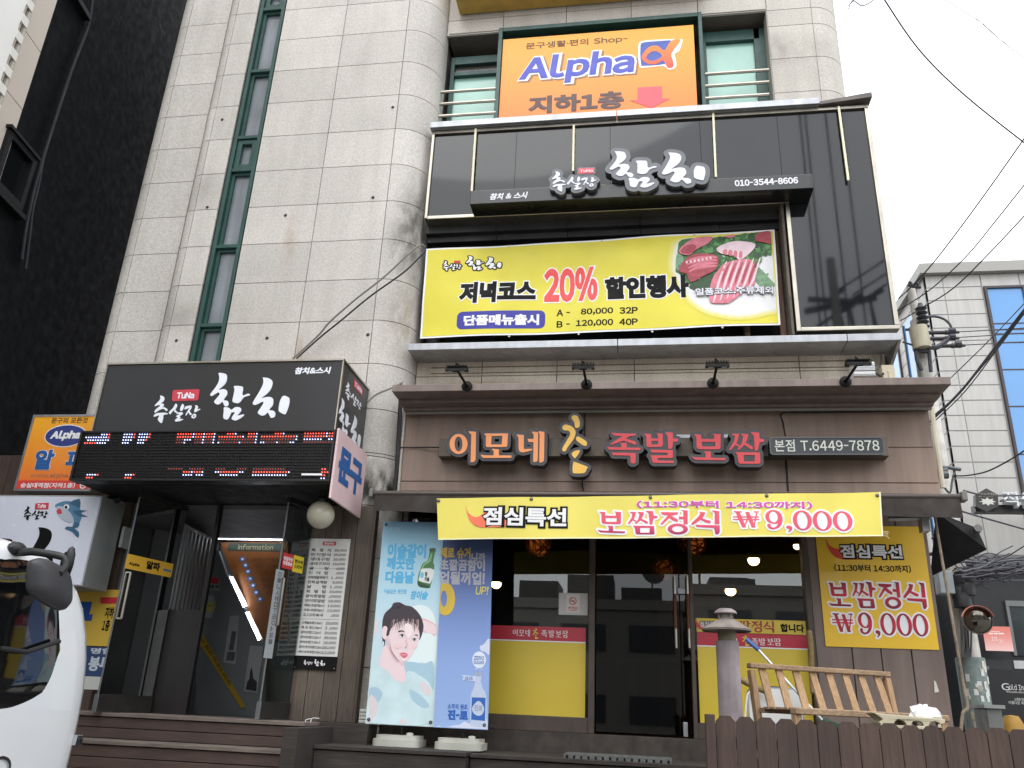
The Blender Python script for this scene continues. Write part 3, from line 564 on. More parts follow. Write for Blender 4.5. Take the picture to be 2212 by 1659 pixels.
# ================================================================ black L-shaped fascia of the second floor
PB = PY(7.72); fp = thing('fascia_panel', 'glossy black L-shaped fascia with silver edging above the yellow banner', 'fascia', (0, 7.9, 4.7))
oTL, oTR, oBR = PB.uv((930,283)), PB.uv((1872,228)), PB.uv((1943,712)); oBL = PB.uv((915,475)); iC = PB.uv((1695,437)); iB = PB.uv((1722,716))
xl, xr = oBL[0]+.01, oBR[0]; zt, zb = oTR[1], oBR[1]; xi, zi = iC[0], (oBL[1]+iC[1])/2
GLOSSY = M('black_gloss', c(22,24,27), .04, noise=(.8,.12), spec=.55, coat=.03, streak=.1)
PJ = [xl+.01, A(*c2(1135,900),7.72).x, A(*c2(1742,900),7.72).x, .72, xi, xr-.02]
b = B()
for x0, x1 in zip(PJ, PJ[1:]): b.box(x0+.002, x1-.002, 7.73, 7.98, zi+.02 if x1 <= xi+.01 else zb+.02, zt-.02)
b.build('panel', GLOSSY, fp)
b = B(); t = .042
b.box(xl, xr, 7.70, 7.99, zt-t, zt); b.box(xl, xl+t*.8, 7.70, 7.99, zi, zt-t); b.box(xl+t*.8, xi+t, 7.70, 7.99, zi-t*.3, zi+t*.7); b.box(xi, xi+t, 7.70, 7.99, zb, zi-t*.3); b.box(xi+t, xr, 7.70, 7.99, zb, zb+t); b.box(xr-t, xr, 7.70, 7.99, zb+t, zt-t)
b.build('silver_edging', STEEL, fp, bevel=.006)
b = B(); cx = A(*c3(885,640),7.66).x
for x0, x1 in ((xl-.02, A(*c2(1785,720),7.66).x), (A(*c2(1785,720),7.66).x, cx)): b.box(x0+.003, x1-.003, 7.64, 7.99, zt+.004, zt+.085)
b.build('top_cap', ALU, fp, bevel=.005)
b = B(); b.hexa([(cx,7.66,zt+.006),(xr+.03,7.62,zt+.03),(xr+.03,8.3,zt+.03),(cx,8.0,zt+.006),(cx,7.66,zt+.05),(xr+.03,7.62,zt+.10),(xr+.03,8.3,zt+.10),(cx,8.0,zt+.05)]); b.build('top_cap', M('tarnished_cap', c(96,90,86), .55, .3, noise=(6,.3)), fp, bevel=.006)
CREAM = M('tube_cream', c(226,220,190), .4)
for (p, q) in ((c2(872,835),c2(846,1240)), (c2(1507,812),c2(1502,1110)), (c3(197,735),c3(215,1150)), (c3(1010,693),c3(1073,1170))):
    P0, P1 = A(*p,7.69), A(*q,7.69); b = B(); b.beam(P0, P1, .022, .022); n = 6
    for k in range(1, n): v = P0.lerp(P1, k/n); b.box(v.x-.014, v.x+.014, 7.676, 7.70, v.z-.006, v.z+.006)
    b.build('light_bar', CREAM, fp)

# sign box with illuminated letters on the fascia
cs = thing('letter_sign', 'long black sign box with silver brush letters and a phone number on the black fascia', 'sign', (0, 7.6, 6.4))
PS = PY(7.46); s0 = PS.uv(c2(838,1240)); s1 = PS.uv(c3(840,1122)); sb0 = PS.uv(c2(838,1330)); sb1 = PS.uv(c3(840,1212))
zT, zB = (s0[1]+s1[1])/2, (sb0[1]+sb1[1])/2
b = B(); b.box(s0[0], s1[0], 7.46, 7.725, zB, zT); b.build('box', M('box_black', c(20,21,23), .3, noise=(4,.2), streak=.3, coat=.3), cs, bevel=.006)
b = B(); ink(b, PS, '참치 & 스시', pb(PS, c2, 957, 1256, 1298, 1198), .05, .003, slant=.2); b.build('lettering', M('silver_ink', c(216,216,222), .4), cs)
b = B(); ink(b, PS, '010-3544-8606', pb(PS, c3, 338, 1168, 1210, 752), .045, .003); b.build('lettering', MATS['silver_ink'], cs)
PF = PY(7.40); z5 = crop(2100/1.8228, 540/1.8228, .3255/1.8228)
lb = pbox(PF, z5(222,668), z5(2065,115))
# the big and the small name sit at different sizes here than on the canopy: place them apart
sm = fitted(LOGO[:8], pbox(PF, z5(220,668), z5(765,392))); bg_ = fitted(LOGO[8:13], pbox(PF, z5(922,635), z5(2065,115)))
GREYF = M('letter_grey', c(92,94,98), .4, .3); SILV = M('letter_silver', c(214,216,224), .35)
for nm, shp, g, w0 in (('letter', sm, .036, -.09), ('letter', bg_, .048, -.12)):
    b = B(); shapes_into(b, PF, [[sh[0]] for sh in shp], w0+.03, .0, 0, grow=g); o = b.build(nm, GREYF, cs)
    bb2 = B(); shapes_into(bb2, PF, [[sh[0]] for sh in shp], w0, -.03, 0, grow=g*.97); bb2.build('letter_return', BLACKP, o)
    bb3 = B(); shapes_into(bb3, PF, shp, .001, .006); bb3.build('letter_face', SILV, o)
b = B(); q = put(PF, z5, [(548,380),(735,375),(735,440),(545,447)]); b.fat(PF, [q], .015, -.06, .002); b.build('tag_backing', GREYF, cs)
b = B(); b.prism(PF, [q], .002, .006); b.build('tag_face', M('tag_red', c(214,82,96), .4), cs)
b = B(); ink(b, PF, 'TuNa', pbox(PF, z5(562,432), z5(720,392)), .03, .008); b.build('lettering', M('pale_pink', c(244,222,226), .4), cs)

# ================================================================ yellow banner across the second floor windows
def wv(u, v): return .012*math.sin(u*2.3 + v*1.2) + .008*math.sin(u*5.1 - v*3.1) + .005*math.sin(v*9 + u)
PN = PY(7.86, wv); yb = thing('banner', 'wide yellow discount banner with a plate of tuna slices at its right end', 'banner', (0, 7.86, 5.3), 'yellow advertising banners')
quad = [PN.uv(p) for p in ((907,731),(1686,702),(1673,495),(922,540))]
YEL = M('banner_yellow', c(222,210,62), .5, noise=(2.2,.08)); 
b = B(); b.sheet(PN, 0,0,0,0, 48, 12, .002, 0, quad); b.build('cloth', WHITE, yb, smooth=True)
ins = [(quad[0][0]+.02,quad[0][1]+.02),(quad[1][0]-.02,quad[1][1]+.02),(quad[2][0]-.02,quad[2][1]-.02),(quad[3][0]+.02,quad[3][1]-.02)]
b = B(); PN2 = PY(7.857, wv); b.sheet(PN2, 0,0,0,0, 48, 12, .002, 0, ins); b.build('print', YEL, yb, smooth=True)
z6a = crop(2640/1.8228, 880/1.8228, 1)   # unused helper kept simple
# photo of the sliced fish
b = B(); pm = [M('plate_white', c(226,226,228), .5, noise=(6,.08)), M('leaf_green', c(58,112,52), .5, noise=(30,.5)), M('fish_pink', c(214,120,136), .5, noise=(18,.25)), M('fish_red', c(168,62,76), .5, noise=(24,.3)), M('fish_pale', c(232,206,214), .5, noise=(12,.15)), M('leaf_dark', c(38,78,40), .5, noise=(40,.5)), M('leaf_teal', c(120,156,120), .5, noise=(20,.3)), M('leaf_lime', c(92,146,78), .5, noise=(40,.4))] + [M('plate_fade', c(221,212,96), .5), M('plate_fade_light', c(222,214,130), .5), M('plate_fade_pale', c(223,218,166), .5), M('plate_fade_white', c(224,222,200), .5)]
rx = ins[1][0]; zf = crop(1316.7, 438.9, .186); kw = [.006]; vt_ = ins[2][1]
def rgn(pts, k, n=3): kw[0] += .0001; b.prism(PN, [[(min(u, rx-.003), min(v, vt_-.004 - (rx-u)*.028)) for u, v in put(PN, zf, smooth_loop(pts, n))]], kw[0], kw[0]+.00008, k)
for q, kk in ((1.13,8),(1.095,9),(1.06,10),(1.03,11)): rgn([(1420+(x-1420)*q, 800+(y-800)*q) for x, y in [(845,470),(1200,440),(1600,400),(1880,380),(1930,600),(1945,1170),(1800,1250),(1500,1310),(1200,1265),(1000,1150),(880,1000),(760,790),(775,600)]], kk)
rgn([(845,425),(1200,395),(1600,350),(1880,330),(1930,600),(1945,1170),(1800,1250),(1500,1310),(1200,1265),(1000,1150),(880,1000),(760,790),(775,560)], 0)
rgn([(845,430),(1200,398),(1600,352),(1880,332),(1895,560),(1700,900),(1500,930),(1180,1000),(940,960),(810,830),(765,790),(790,560)], 1)
rgn([(780,600),(860,640),(840,760),(770,780)], 6); rgn([(930,960),(1100,860),(1200,800),(1190,960),(1100,1040),(960,1010)], 5)
rgn([(1660,800),(1780,780),(1940,930),(1820,1010),(1690,920)], 6); rgn([(1700,690),(1900,565),(1945,930),(1800,815)], 0)
random.seed(21)
for (x0, y0, x1, y1) in ((1150,410,1370,530),(1450,370,1700,440),(1700,470,1890,600),(1000,500,1290,590),(1280,620,1470,700),(1570,590,1740,690),(1240,690,1330,770)):
    for q in range(16):
        cx_, cy_, r_ = random.uniform(x0,x1), random.uniform(y0,y1), random.uniform(18,46); rgn([(cx_ + r_*random.uniform(.6,1.2)*math.cos(t), cy_ + r_*random.uniform(.6,1.1)*math.sin(t)) for t in (0,.9,1.8,2.7,3.6,4.5,5.4)], (5,1,7)[q % 3], 2)
rgn([(800,575),(960,425),(1185,395),(1150,470),(1010,545),(920,620)], 2); rgn([(820,580),(900,500),(1000,500),(990,560),(915,610)], 3)
rgn([(800,800),(880,665),(1010,602),(1200,605),(1265,670),(1220,790),(1080,860),(945,925),(890,830)], 3)
for q in range(4): rgn([(880+q*12,690+q*42),(1000,640+q*36),(1200,622+q*36),(1250,650+q*32),(1190,652+q*36),(1010,668+q*38)], 2)
for q in range(7): rgn([(880+q*46,700-q*10),(905+q*46,690-q*9),(900+q*46,720-q*8)], 4, 2)
rgn([(1240,535),(1380,462),(1520,447),(1690,482),(1640,580),(1510,675),(1440,620),(1300,600)], 4)
for q in range(4): rgn([(1310+q*62,590+q*16),(1330+q*60,545+q*8),(1365+q*58,560+q*8),(1355+q*60,615+q*14)], 2)
rgn([(1690,440),(1720,355),(1885,335),(1893,480),(1780,462)], 3); rgn([(1340,385),(1450,372),(1440,400),(1370,405)], 2)
rgn([(1160,1150),(1180,920),(1270,780),(1360,705),(1640,672),(1688,940),(1540,1055),(1400,1165),(1280,1180)], 2)
for q in range(6): x = 1230 + q*78; rgn([(x+110,712-q*8),(x+128,706-q*8),(x+60,900),(x+10,1080-q*18),(x-30,1180-q*22),(x-10,1060-q*14),(x+36,890)], 4)
for q in range(5): x = 1280 + q*78; rgn([(x+96,730-q*8),(x+112,726-q*8),(x+60,860),(x+20,960),(x+30,860)], 3)
b.build('food_picture', pm, yb)
# words
b = B(); sh = fitted(LOGO[:8], pb(PN, c5, 660, 38, 100, 778)) + fitted(LOGO[8:13], pb(PN, c5, 805, 5, 95, 1036)); shapes_into(b, PN, [[s[0]] for s in sh], .003, .006, 0, grow=.013, step=0); b.build('lettering', BLACKI, yb)
b = B(); shapes_into(b, PN, sh, .0065, .008); b.build('lettering', WHITE, yb)
b = B(); q = pb(PN, c5, 732, 35, 50, 772); b.slab(PN, q[0], q[1], q[2], q[3], .007, .0092); b.build('tag_face', REDI, yb)
def outlined(body, box, pl, par_, mat, grow=.09, bold=.035, w0=.005, edge=WHITE, **k):
    h = (box[3]-box[1]); g = (grow-bold)*h*.95
    bb = B(); ink(bb, pl, body, (box[0]-g, box[1]-g, box[2]+g, box[3]+g), grow, w0, **k); bb.build('lettering', edge, par_)
    bb = B(); ink(bb, pl, body, box, bold, w0+.003, **k); return bb.build('lettering', mat, par_)
tilt = lambda p, q: (math.atan2(q[1]-p[1], q[0]-p[0]),)
outlined('저녁코스', pb(PN, c5, 760, 172, 312, 1258), PN, yb, BLACKI, .112, .062)
outlined('20%', pb(PN, c5, 1308, 78, 300, 1660), PN, yb, M('sale_red', c(232,72,72), .5), .09, .05)
outlined('할인행사', pb(PN, c5, 1708, 140, 285, 2256), PN, yb, BLACKI, .112, .062)
b = B(); q = pbox(PN, (986,713), (1178,670)); b.prism(PN, [rrect(q[0], q[1], q[2], q[3], .06)], .004, .006); b.build('pill', M('navy_ink', c(48,48,152), .5), yb)
b = B(); ink(b, PN, '단품메뉴출시', pb(PN, c5, 792, 390, 458, 1280), .05, .008); b.build('lettering', WHITE, yb)
b = B(); ink(b, PN, 'A -', pb(PN, c5, 1394, 345, 388, 1480), .035, .005); ink(b, PN, '80,000', pb(PN, c5, 1552, 340, 385, 1762), .035, .005); ink(b, PN, '32P', pb(PN, c5, 1802, 335, 378, 1922), .035, .005)
ink(b, PN, 'B -', pb(PN, c5, 1394, 420, 462, 1480), .035, .005); ink(b, PN, '120,000', pb(PN, c5, 1520, 415, 460, 1762), .035, .005); ink(b, PN, '40P', pb(PN, c5, 1802, 408, 450, 1922), .035, .005); b.build('lettering', BLACKI, yb)
outlined('일품코스.주류제외', pb(PN, c6, 82, 218, 265, 588), PN, yb, M('pale_grey_ink', c(222,222,232), .5), .085, .03, .024, M('grey_outline', c(84,84,84), .5))
b = B()
for p in ((1100,727),(1250,721),(1409,716),(1560,710),(1100,531),(1300,520),(1500,507)): u, v = PN.uv(p); b.lathe([(.011,0),(.011,.003),(.004,.003)], PN.w(u, v, .006), (0,-1,0), 8)
b.build('eyelets', STEEL, yb)

# ================================================================ restaurant front
BR_ = M('fascia_brown', c(152,131,117), .5, noise=(1.2,.12), streak=.22, spec=.4); BRD = M('cornice_brown', c(128,113,106), .5, noise=(3,.15), streak=.25)
FRAMEB = M('frame_brown', c(78,66,58), .55, noise=(6,.25), streak=.2)
rs = thing('restaurant_front', 'brown clad restaurant front with sign board, cornice, glass door and yellow filmed windows', 'shopfront', (0.1, 8.0, 1.0))
fx0, fx1 = -2.34, 2.655; fzb, fzt = 3.14, 4.0; YF = 7.7
g1 = A(*c5(1500,1018),YF).z; g2 = A(*c5(1500,1464),YF).z; xm = A(*c6(670,1350),YF).x; gm = A(*c6(1480,1240),YF).z; xe = A(*c6(1335,1240),YF).x
b = B(); g = .006
b.box(fx0, fx1, YF+.012, 8.0, fzb, fzt)
for z0, z1 in ((fzb, g2-g), (g2+g, g1-g), (g1+g, fzt-.03)):
    if z1 < g2: b.box(fx0, xm-g, YF, YF+.011, z0, z1); b.box(xm+g, fx1, YF, YF+.011, z0, z1)
    elif z0 < g1: b.box(fx0, xe-.2, YF, YF+.011, z0, z1); b.box(xe-.2, fx1, YF, YF+.011, z0, gm-g*.7); b.box(xe-.2, fx1, YF, YF+.011, gm+g*.7, z1)
    else: b.box(fx0, fx1, YF, YF+.011, z0, z1)
b.build('sign_board', BR_, rs, bevel=.002)
b = B(); b.box(fx0-.01, 2.705, 7.2, 8.02, fzt+.004, fzt+.075); b.box(fx0, 2.68, 7.42, 7.99, fzt-.03, fzt+.003); b.box(fx0+.01, fx1+.008, 7.55, 7.99, fzt-.06, fzt-.031); b.build('cornice', BRD, rs, bevel=.004)
DOTS = M('perforated_strip', c(150,146,138), .5, .3, noise=(160,.6)); RUSTY = M('rusty_strip', c(128,104,84), .8, noise=(60,.6))
b = B(); b.box(fx0+.03, fx1, 7.60, 7.625, fzt-.085, fzt-.061); b.build('strip_light', DOTS, rs)
b = B(); b.box(fx0-.02, fx1-.9, 7.675, 7.70, fzb-.012, fzb+.012); b.build('edge_strip', RUSTY, rs)
P0, P1 = A(*c5(420,948),7.685), A(*c5(370,1540),7.685); b = B(); b.beam(P0, P1, .03, .02); b.build('edge_strip', M('pale_strip', c(182,176,166), .5, noise=(120,.5)), rs)
# walls and frames of the glazed front
YG = 8.05; zf = 1.03
xL, xM0, xM1 = -2.3, A(1272,1400,YG).x, A(1285,1400,YG).x; xD1 = A(1492,1400,YG).x; xR1 = A(1747,1400,YG).x; xW0 = A(1762,1400,8.0).x; xW1 = 2.585
b = B(); b.box(xM0, xM1, 7.98, 8.12, zf, 3.2); b.box(xD1, xD1+.035, 7.98, 8.12, zf, 3.2); b.box(xR1, xW0-.002, 7.98, 8.12, zf, 3.2)
b.box(xL, xM0, 7.99, 8.12, zf, zf+.13); b.box(xD1+.035, xR1, 7.99, 8.12, zf, zf+.13); b.box(xL, xR1, 7.985, 8.12, 3.12, 3.2); b.box(xL-.05, xL, 7.98, 8.12, zf, 3.2)
b.build('window_frame', FRAMEB, rs, bevel=.004)
b = B(); gx = [xW0, A(1845,1450,8.0).x, A(1908,1450,8.0).x, A(1974,1450,8.0).x, xW1]
for x0, x1 in zip(gx, gx[1:]): b.box(x0+.006, x1-.006 if x1 < xW1 else x1, 8.0, 8.03, .3, 3.3)
b.box(xW0+.005, xW1-.01, 8.031, 8.2, .3, 3.35); b.box(xW1-.03, xW1-.002, 8.201, 12, .3, 3.9); b.build('side_wall', M('wall_brown', c(122,106,98), .6, noise=(2,.15), streak=.2), rs)
SHOPGL = glass('shop_glass', (.80,.82,.80,1), 1.85)
for x0, x1 in ((xL, xM0), (xD1+.035, xR1)):
    b = B(); b.box(x0, x1, YG, YG+.006, zf+.13, 3.12); b.build('window_pane', SHOPGL, rs)
# sill, interior
b = B(); b.box(xL-.06, xW0, 7.9, 8.2, .8, zf-.001); b.build('sill', M('worn_sill', c(70,62,56), .7, noise=(8,.4), streak=.3), rs, bevel=.004)
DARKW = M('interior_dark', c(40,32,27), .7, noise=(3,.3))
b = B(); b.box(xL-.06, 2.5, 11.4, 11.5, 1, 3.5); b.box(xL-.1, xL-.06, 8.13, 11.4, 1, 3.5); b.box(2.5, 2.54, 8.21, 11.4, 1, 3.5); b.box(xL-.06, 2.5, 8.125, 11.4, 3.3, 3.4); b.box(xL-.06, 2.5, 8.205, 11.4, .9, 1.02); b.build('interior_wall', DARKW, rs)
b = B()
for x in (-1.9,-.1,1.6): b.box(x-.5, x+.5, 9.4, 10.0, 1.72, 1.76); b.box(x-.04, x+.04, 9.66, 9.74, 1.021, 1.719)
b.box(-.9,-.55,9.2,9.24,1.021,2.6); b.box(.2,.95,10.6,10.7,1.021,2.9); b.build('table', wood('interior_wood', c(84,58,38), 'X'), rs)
# door
dx1 = A(1470,1400,8.0).x
DGL = glass('door_glass', (.42,.42,.42,1), 1.55)
b = B(); b.box(xM1+.012, dx1, 8.06, 8.072, zf+.02, 3.1); dr = b.build('glass_door', DGL, rs)
b = B(); b.box(dx1+.012, xD1-.004, 8.06, 8.072, zf+.02, 3.1); dr2 = b.build('glass_door', DGL, rs)
WOODH = wood('handle_wood', c(104,62,38), 'Z')
for x, o in ((1458.5, dr), (1486.5, dr2)):
    t0, t1 = A(x-2,1243,7.99), A(x+3,1400,7.99); t0.x = t1.x = A(x,1320,7.99).x
    q = lambda f: t0.lerp(t1, f)
    b = B(); b.tube([q(0), q(.26)], .013, 10, 0); b.tube([q(.26), q(.74)], .0145, 10, 1); b.tube([q(.74), q(1)], .013, 10, 0)
    for f in (.22, .77): v = q(f); b.tube([v, (v.x, 8.06, v.z)], .008, 8, 0)
    b.build('handle', [STEEL, WOODH], o, smooth=True)
v = A(1472,1277,8.04); b = B(); b.box(v.x-.04, v.x+.04, 8.03, 8.085, v.z-.03, v.z+.03); b.build('lock', ALU, dr, bevel=.006)
v = A(1481,1578,8.04); b = B(); b.box(v.x-.02, v.x+.02, 8.03, 8.09, zf+.01, zf+.13); b.build('hinge', ALU, dr2, bevel=.004)
# film on the panes
FY = M('film_yellow', c(216,190,62), .35, noise=(1.5,.06), coat=.3); FR = M('film_red', c(188,44,62), .35)
PW = PY(YG-.002)
def film(x0, x1, ys, words):
    (yr0, yr1, yw, yb_) = [PW.uv((1150, y))[1] for y in ys[:4]] if ys[4] else [PW.uv((1620, y))[1] for y in ys[:4]]
    b = B(); b.slab(PW, x0, yb_, x1, yw, 0, .0015); b.build('window_film', FY, rs)
    b = B(); b.slab(PW, x0, yr1, x1, yr0, 0, .0015); b.build('window_film', FR, rs)
    b = B(); b.slab(PW, x0, yw+.001, x1, yr1-.001, 0, .0012); b.build('window_film', WHITE, rs)
xa = A(1058,1450,YG).x
film(xL+.005, xM0-.03, (1353, 1383, 1386, 1553, True), None)
film(xD1+.06, xR1-.01, (1368, 1397, 1400, 1566, False), None)
SOFTW = M('film_white', c(226,214,214), .5); FG = M('film_lime', c(222,206,72), .5)
def small_name(pl, f, boxes, par_):
    b = B(); 
    for key, bx in boxes: shapes_into(b, pl, fitted(cut(key), pbox(pl, f(bx[0],bx[3]), f(bx[2],bx[1]))), .002, .003, 1 if key == 'cham' else 0, step=.0001)
    b.build('lettering', [SOFTW, FG], par_)
small_name(PW, b3, [('i',(1110,760,1145,802)),('mo',(1148,765,1188,803)),('ne',(1190,762,1224,806)),('cham',(1240,755,1280,822)),('jok',(1292,766,1338,810)),('bal',(1340,766,1382,812)),('bo',(1388,770,1428,812)),('ssam',(1430,768,1470,815))], rs)
small_name(PW, b4, [('i',(245,815,275,858)),('mo',(278,816,315,858)),('ne',(318,818,352,862)),('cham',(388,800,430,868)),('jok',(446,818,490,862)),('bal',(492,818,536,864)),('bo',(548,820,588,862)),('ssam',(590,818,636,866))], rs)
q = pbox(PW, b4(62,778), b4(828,700)); b = B(); b.slab(PW, xD1+.06, q[1], xR1-.01, q[3]-.01, 0, .0015); b.build('window_film', FY, rs)
CHILI = M('chili_red', c(206,66,52), .5, noise=(8,.15)); LILA = M('lunch_print', c(196,62,92), .5)
b = B(); shapes_into(b, PW, [[put(PW, b4, smooth_loop([(80,690),(105,725),(150,735),(190,750),(140,765),(100,755),(85,725)], 3))]], .002, .003); b.build('chili', CHILI, rs)
def lunch(pl, box, par_, gr=.11, w0=.003):
    h = box[3]-box[1]; g = .11*h; b = B(); ink(b, pl, '점심특선', (box[0]-g*.8, box[1]-g, box[2]+g*.8, box[3]+g), .13, w0); b.build('lettering', BLACKI, par_)
    b = B(); ink(b, pl, '점심특선', box, .035, w0+.003); b.build('lettering', M('grey_white', c(226,226,226), .5), par_)
lunch(PW, pbox(PW, b4(110,745), b4(240,712)), rs, w0=.002)
b = B(); shapes_into(b, PW, word(PW, BOSSAM, pbox(PW, b4(290,772), b4(590,708))), .003, .004, step=.0001); b.build('lettering', M('film_wine', c(170,44,60), .5), rs)
b = B(); ink(b, PW, '합니다', pbox(PW, b4(635,778), b4(785,728)), .045, .003); b.build('lettering', BLACKI, rs)
# notice on the glass
np_ = thing('no_smoking_notice', 'small white no smoking notice taped inside the left window', 'notice', tuple(A(*b3(1500,660),YG-.004)))
q = pbox(PW, b3(1408,665), b3(1597,528)); b = B(); b.slab(PW, q[0], q[1], q[2], q[3], 0, .002); b.build('sheet', M('notice_paper', c(196,194,190), .4, noise=(3,.1)), np_)
q = pbox(PW, b3(1458,650), b3(1545,535)); b = B(); b.slab(PW, q[0], q[1], q[2], q[3], .0021, .004); b.build('card', M('notice_card', c(222,214,206), .4), np_)
b = B(); cx, cy = PW.uv(b3(1500,577)); r = .036
b.prism(PW, [ellipse(cx,cy,r,r,24), ellipse(cx,cy,r*.8,r*.8,24)], .0042, .006); b.prism(PW, [[(cx-r*.62,cy+r*.5),(cx-r*.5,cy+r*.62),(cx+r*.62,cy-r*.5),(cx+r*.5,cy-r*.62)]], .0042, .0065)
b.slab(PW, cx-r*.6, cy-r*.12, cx+r*.5, cy+r*.08, .0042, .0055, 1); ink(b, PW, '금연구역입니다', pbox(PW, b3(1468,628), b3(1535,615)), .02, .0055); ink(b, PW, 'NO SMOKING', pbox(PW, b3(1478,640), b3(1526,633)), .02, .0055); b.build('symbol', [REDI, BLACKI], np_)

# interior lamps seen through the glass
WARM = M('warm_bulb', c(255,214,150), .5, emit=7); WICK = M('wicker', c(112,70,36), .8, noise=(60,.5))
def bulb(x, y, Y, r, label, e=WARM):
    p = A(x, y, Y); t = thing('pendant_bulb', label, 'lamp', (p.x, p.y, 3.3), 'lit bulbs inside the restaurant')
    b = B(); b.ball(p, r, 14, 0, (1,1,.85)); b.build('bulb', e, t, smooth=True)
    b = B(); b.lathe([(r*.5,r*.8),(r*1.25,r*.3),(r*1.28,r*.34),(r*.5,r*.9),(.01,r*1.2)], p, n=14); b.tube([(p.x,p.y,p.z+r),(p.x,p.y,3.3)], .005, 5); b.build('shade', BLACKM, t, smooth=True)
bulb(1072,1262,9.0,.055,'lit bulb behind the left window, beside the light blue banner stands')
bulb(1628,1211,9.0,.06,'lit bulb high behind the right window, above the vent pipe'); bulb(1578,1277,9.6,.06,'lit bulb lower behind the right window, beside the door'); bulb(1722,1180,10.2,.045,'small lit lamp near the upper right corner of the right window')
def wicker(x, y, Y, r, label):
    p = A(x, y, Y); t = thing('wicker_lamp', label, 'lamp', (p.x, p.y, 3.3), 'round wicker lamps inside the restaurant')
    b = B()
    for k in range(26):
        a = Vector((random.gauss(0,1),random.gauss(0,1),random.gauss(0,1))).normalized(); u = a.orthogonal().normalized(); v = a.cross(u)
        b.tube([Vector(p) + (u*math.cos(2*math.pi*i/14) + v*math.sin(2*math.pi*i/14))*r for i in range(15)], .006, 4)
    b.tube([(p.x,p.y,p.z+r),(p.x,p.y,3.3)], .006, 5); b.build('shade', WICK, t)
    b = B(); b.ball(p, r*.86, 14); b.build('bulb', M('wicker_glow', c(190,96,34), .7, emit=.28), t, smooth=True)
wicker(1163,1176,9.3,.15,'round wicker lamp behind the left window, half hidden by the yellow banner'); wicker(1494,1172,8.9,.15,'round wicker lamp at the door, half hidden by the yellow banner'); wicker(1432,1230,10.6,.15,'round wicker lamp far inside behind the glass door')

# ================================================================ raised letters on the fascia
ls = thing('letter_sign', 'raised orange, yellow and red letters on a rail across the brown fascia', 'sign', (0, 7.6, 3.5))
YR = 7.56; YL = 7.44; PR = PY(YR); PLt = PY(YL)
r0, r1 = PR.uv(c5(637,1175)), PR.uv(c6(1325,1180)); rb = (PR.uv(c5(637,1292))[1] + PR.uv(c6(1325,1302))[1])/2; rt = (r0[1]+r1[1])/2
b = B(); b.box(r0[0], r1[0], YR, YF-.001, rb, rt); b.build('rail', M('rail_olive', c(104,92,76), .5, noise=(5,.2), streak=.35), ls, bevel=.004)
b = B()
for p, q in ((z3(968,205), z3(1138,240)), (z3(1508,203), z3(1582,238))): bx = pbox(PR, (p[0],q[1]), (q[0],p[1])); b.box(bx[0], bx[2], YR+.02, YR+.05, rt, bx[3])
b.build('rail_patch', ALU, ls)
LG = M('letter_body', c(62,62,66), .45, .2, noise=(8,.15)); LO = M('letter_orange', c(238,150,90), .4, noise=(3,.05)); LY = M('letter_yellow', c(232,184,78), .4, noise=(3,.05)); LR = M('letter_red', c(206,62,68), .4, noise=(3,.05)); LBK = M('letter_return_black', c(26,25,26), .4)
for src, f, cols in ((IMONE, z2, {'cham': LY}), (JOKBAL, z3, {})):
    for key, shapes in src.items():
        shp = [[put(PLt, f, l) for l in s] for s in shapes]
        mt = cols.get(key, LO if src is IMONE else LR); g = .030
        b = B()
        for i, s in enumerate(shp): b.fat(PLt, s, g, -.02, i*.0000017)
        o = b.build('letter', LG, ls)
        b = B()
        for i, s in enumerate(shp): b.fat(PLt, s, g*.985, YL-YR+.003, -.021)
        b.build('letter_return', LBK, o)
        b = B(); shapes_into(b, PLt, shp, .001, .005, step=.0001); b.build('letter_face', mt, o)
q = pbox(PLt, c6(567,1290), c6(1297,1172)); b = B(); b.prism(PLt, [rrect(q[0],q[1],q[2],q[3],.03)], -.10, 0); pp = b.build('phone_plate', M('plate_dark', c(50,54,56), .4, noise=(3,.12)), ls)
b = B(); b.prism(PLt, [rrect(q[0],q[1],q[2],q[3],.03), rrect(q[0]+.012,q[1]+.012,q[2]-.012,q[3]-.012,.025)], .0005, .006); b.build('plate_rim', M('plate_rim', c(84,86,88), .4), pp)
b = B(); ink(b, PLt, '본점 T.6449-7878', pbox(PLt, c6(598,1268), c6(1268,1188)), .012, .003); b.build('lettering', M('plate_ink', c(206,208,200), .5), pp)
# thin wires on the fascia
def cable(name, label, pts, r, mat=CABLEK, group=None, n=4):
    b = B(); b.tube(smooth_path(pts, n), r, 6); o = b.build(name, mat, smooth=True); return tag(o, label, 'cable', group)
F = lambda f, x, y, Y=7.69: A(*f(x,y), Y)
cable('sign_wire', 'thin black wire hanging on the fascia above the yellow brush letter', [F(c5,1575,925),F(c5,1587,975),F(c5,1578,1020),F(c5,1578,1170,7.62)], .006, group='wires on the brown fascia')
cable('sign_wire', 'short black wire end below the yellow brush letter', [F(c5,1565,1425,7.6),F(c5,1562,1480),F(c5,1575,1545)], .006, group='wires on the brown fascia')
cable('sign_wire', 'black wire running along the groove and dropping to the phone plate', [F(c6,1570,1000,7.688),F(c6,1200,1010,7.688),F(c6,800,1014,7.688),F(c6,645,1018,7.688),F(c6,650,1080,7.688),F(c6,665,1165,7.6)], .007, group='wires on the brown fascia')
cable('sign_wire', 'dark wire along the fascia seam below the phone plate', [F(c6,668,1310,7.694),F(c6,675,1400,7.694),F(c6,682,1520,7.694)], .009, group='wires on the brown fascia')
cable('sign_wire', 'thin black wire from the fascia edge to the letter rail', [F(c5,375,1240,7.66),F(c5,500,1240,7.68),F(c5,637,1240,7.62)], .006, group='wires on the brown fascia')
b = B(); 
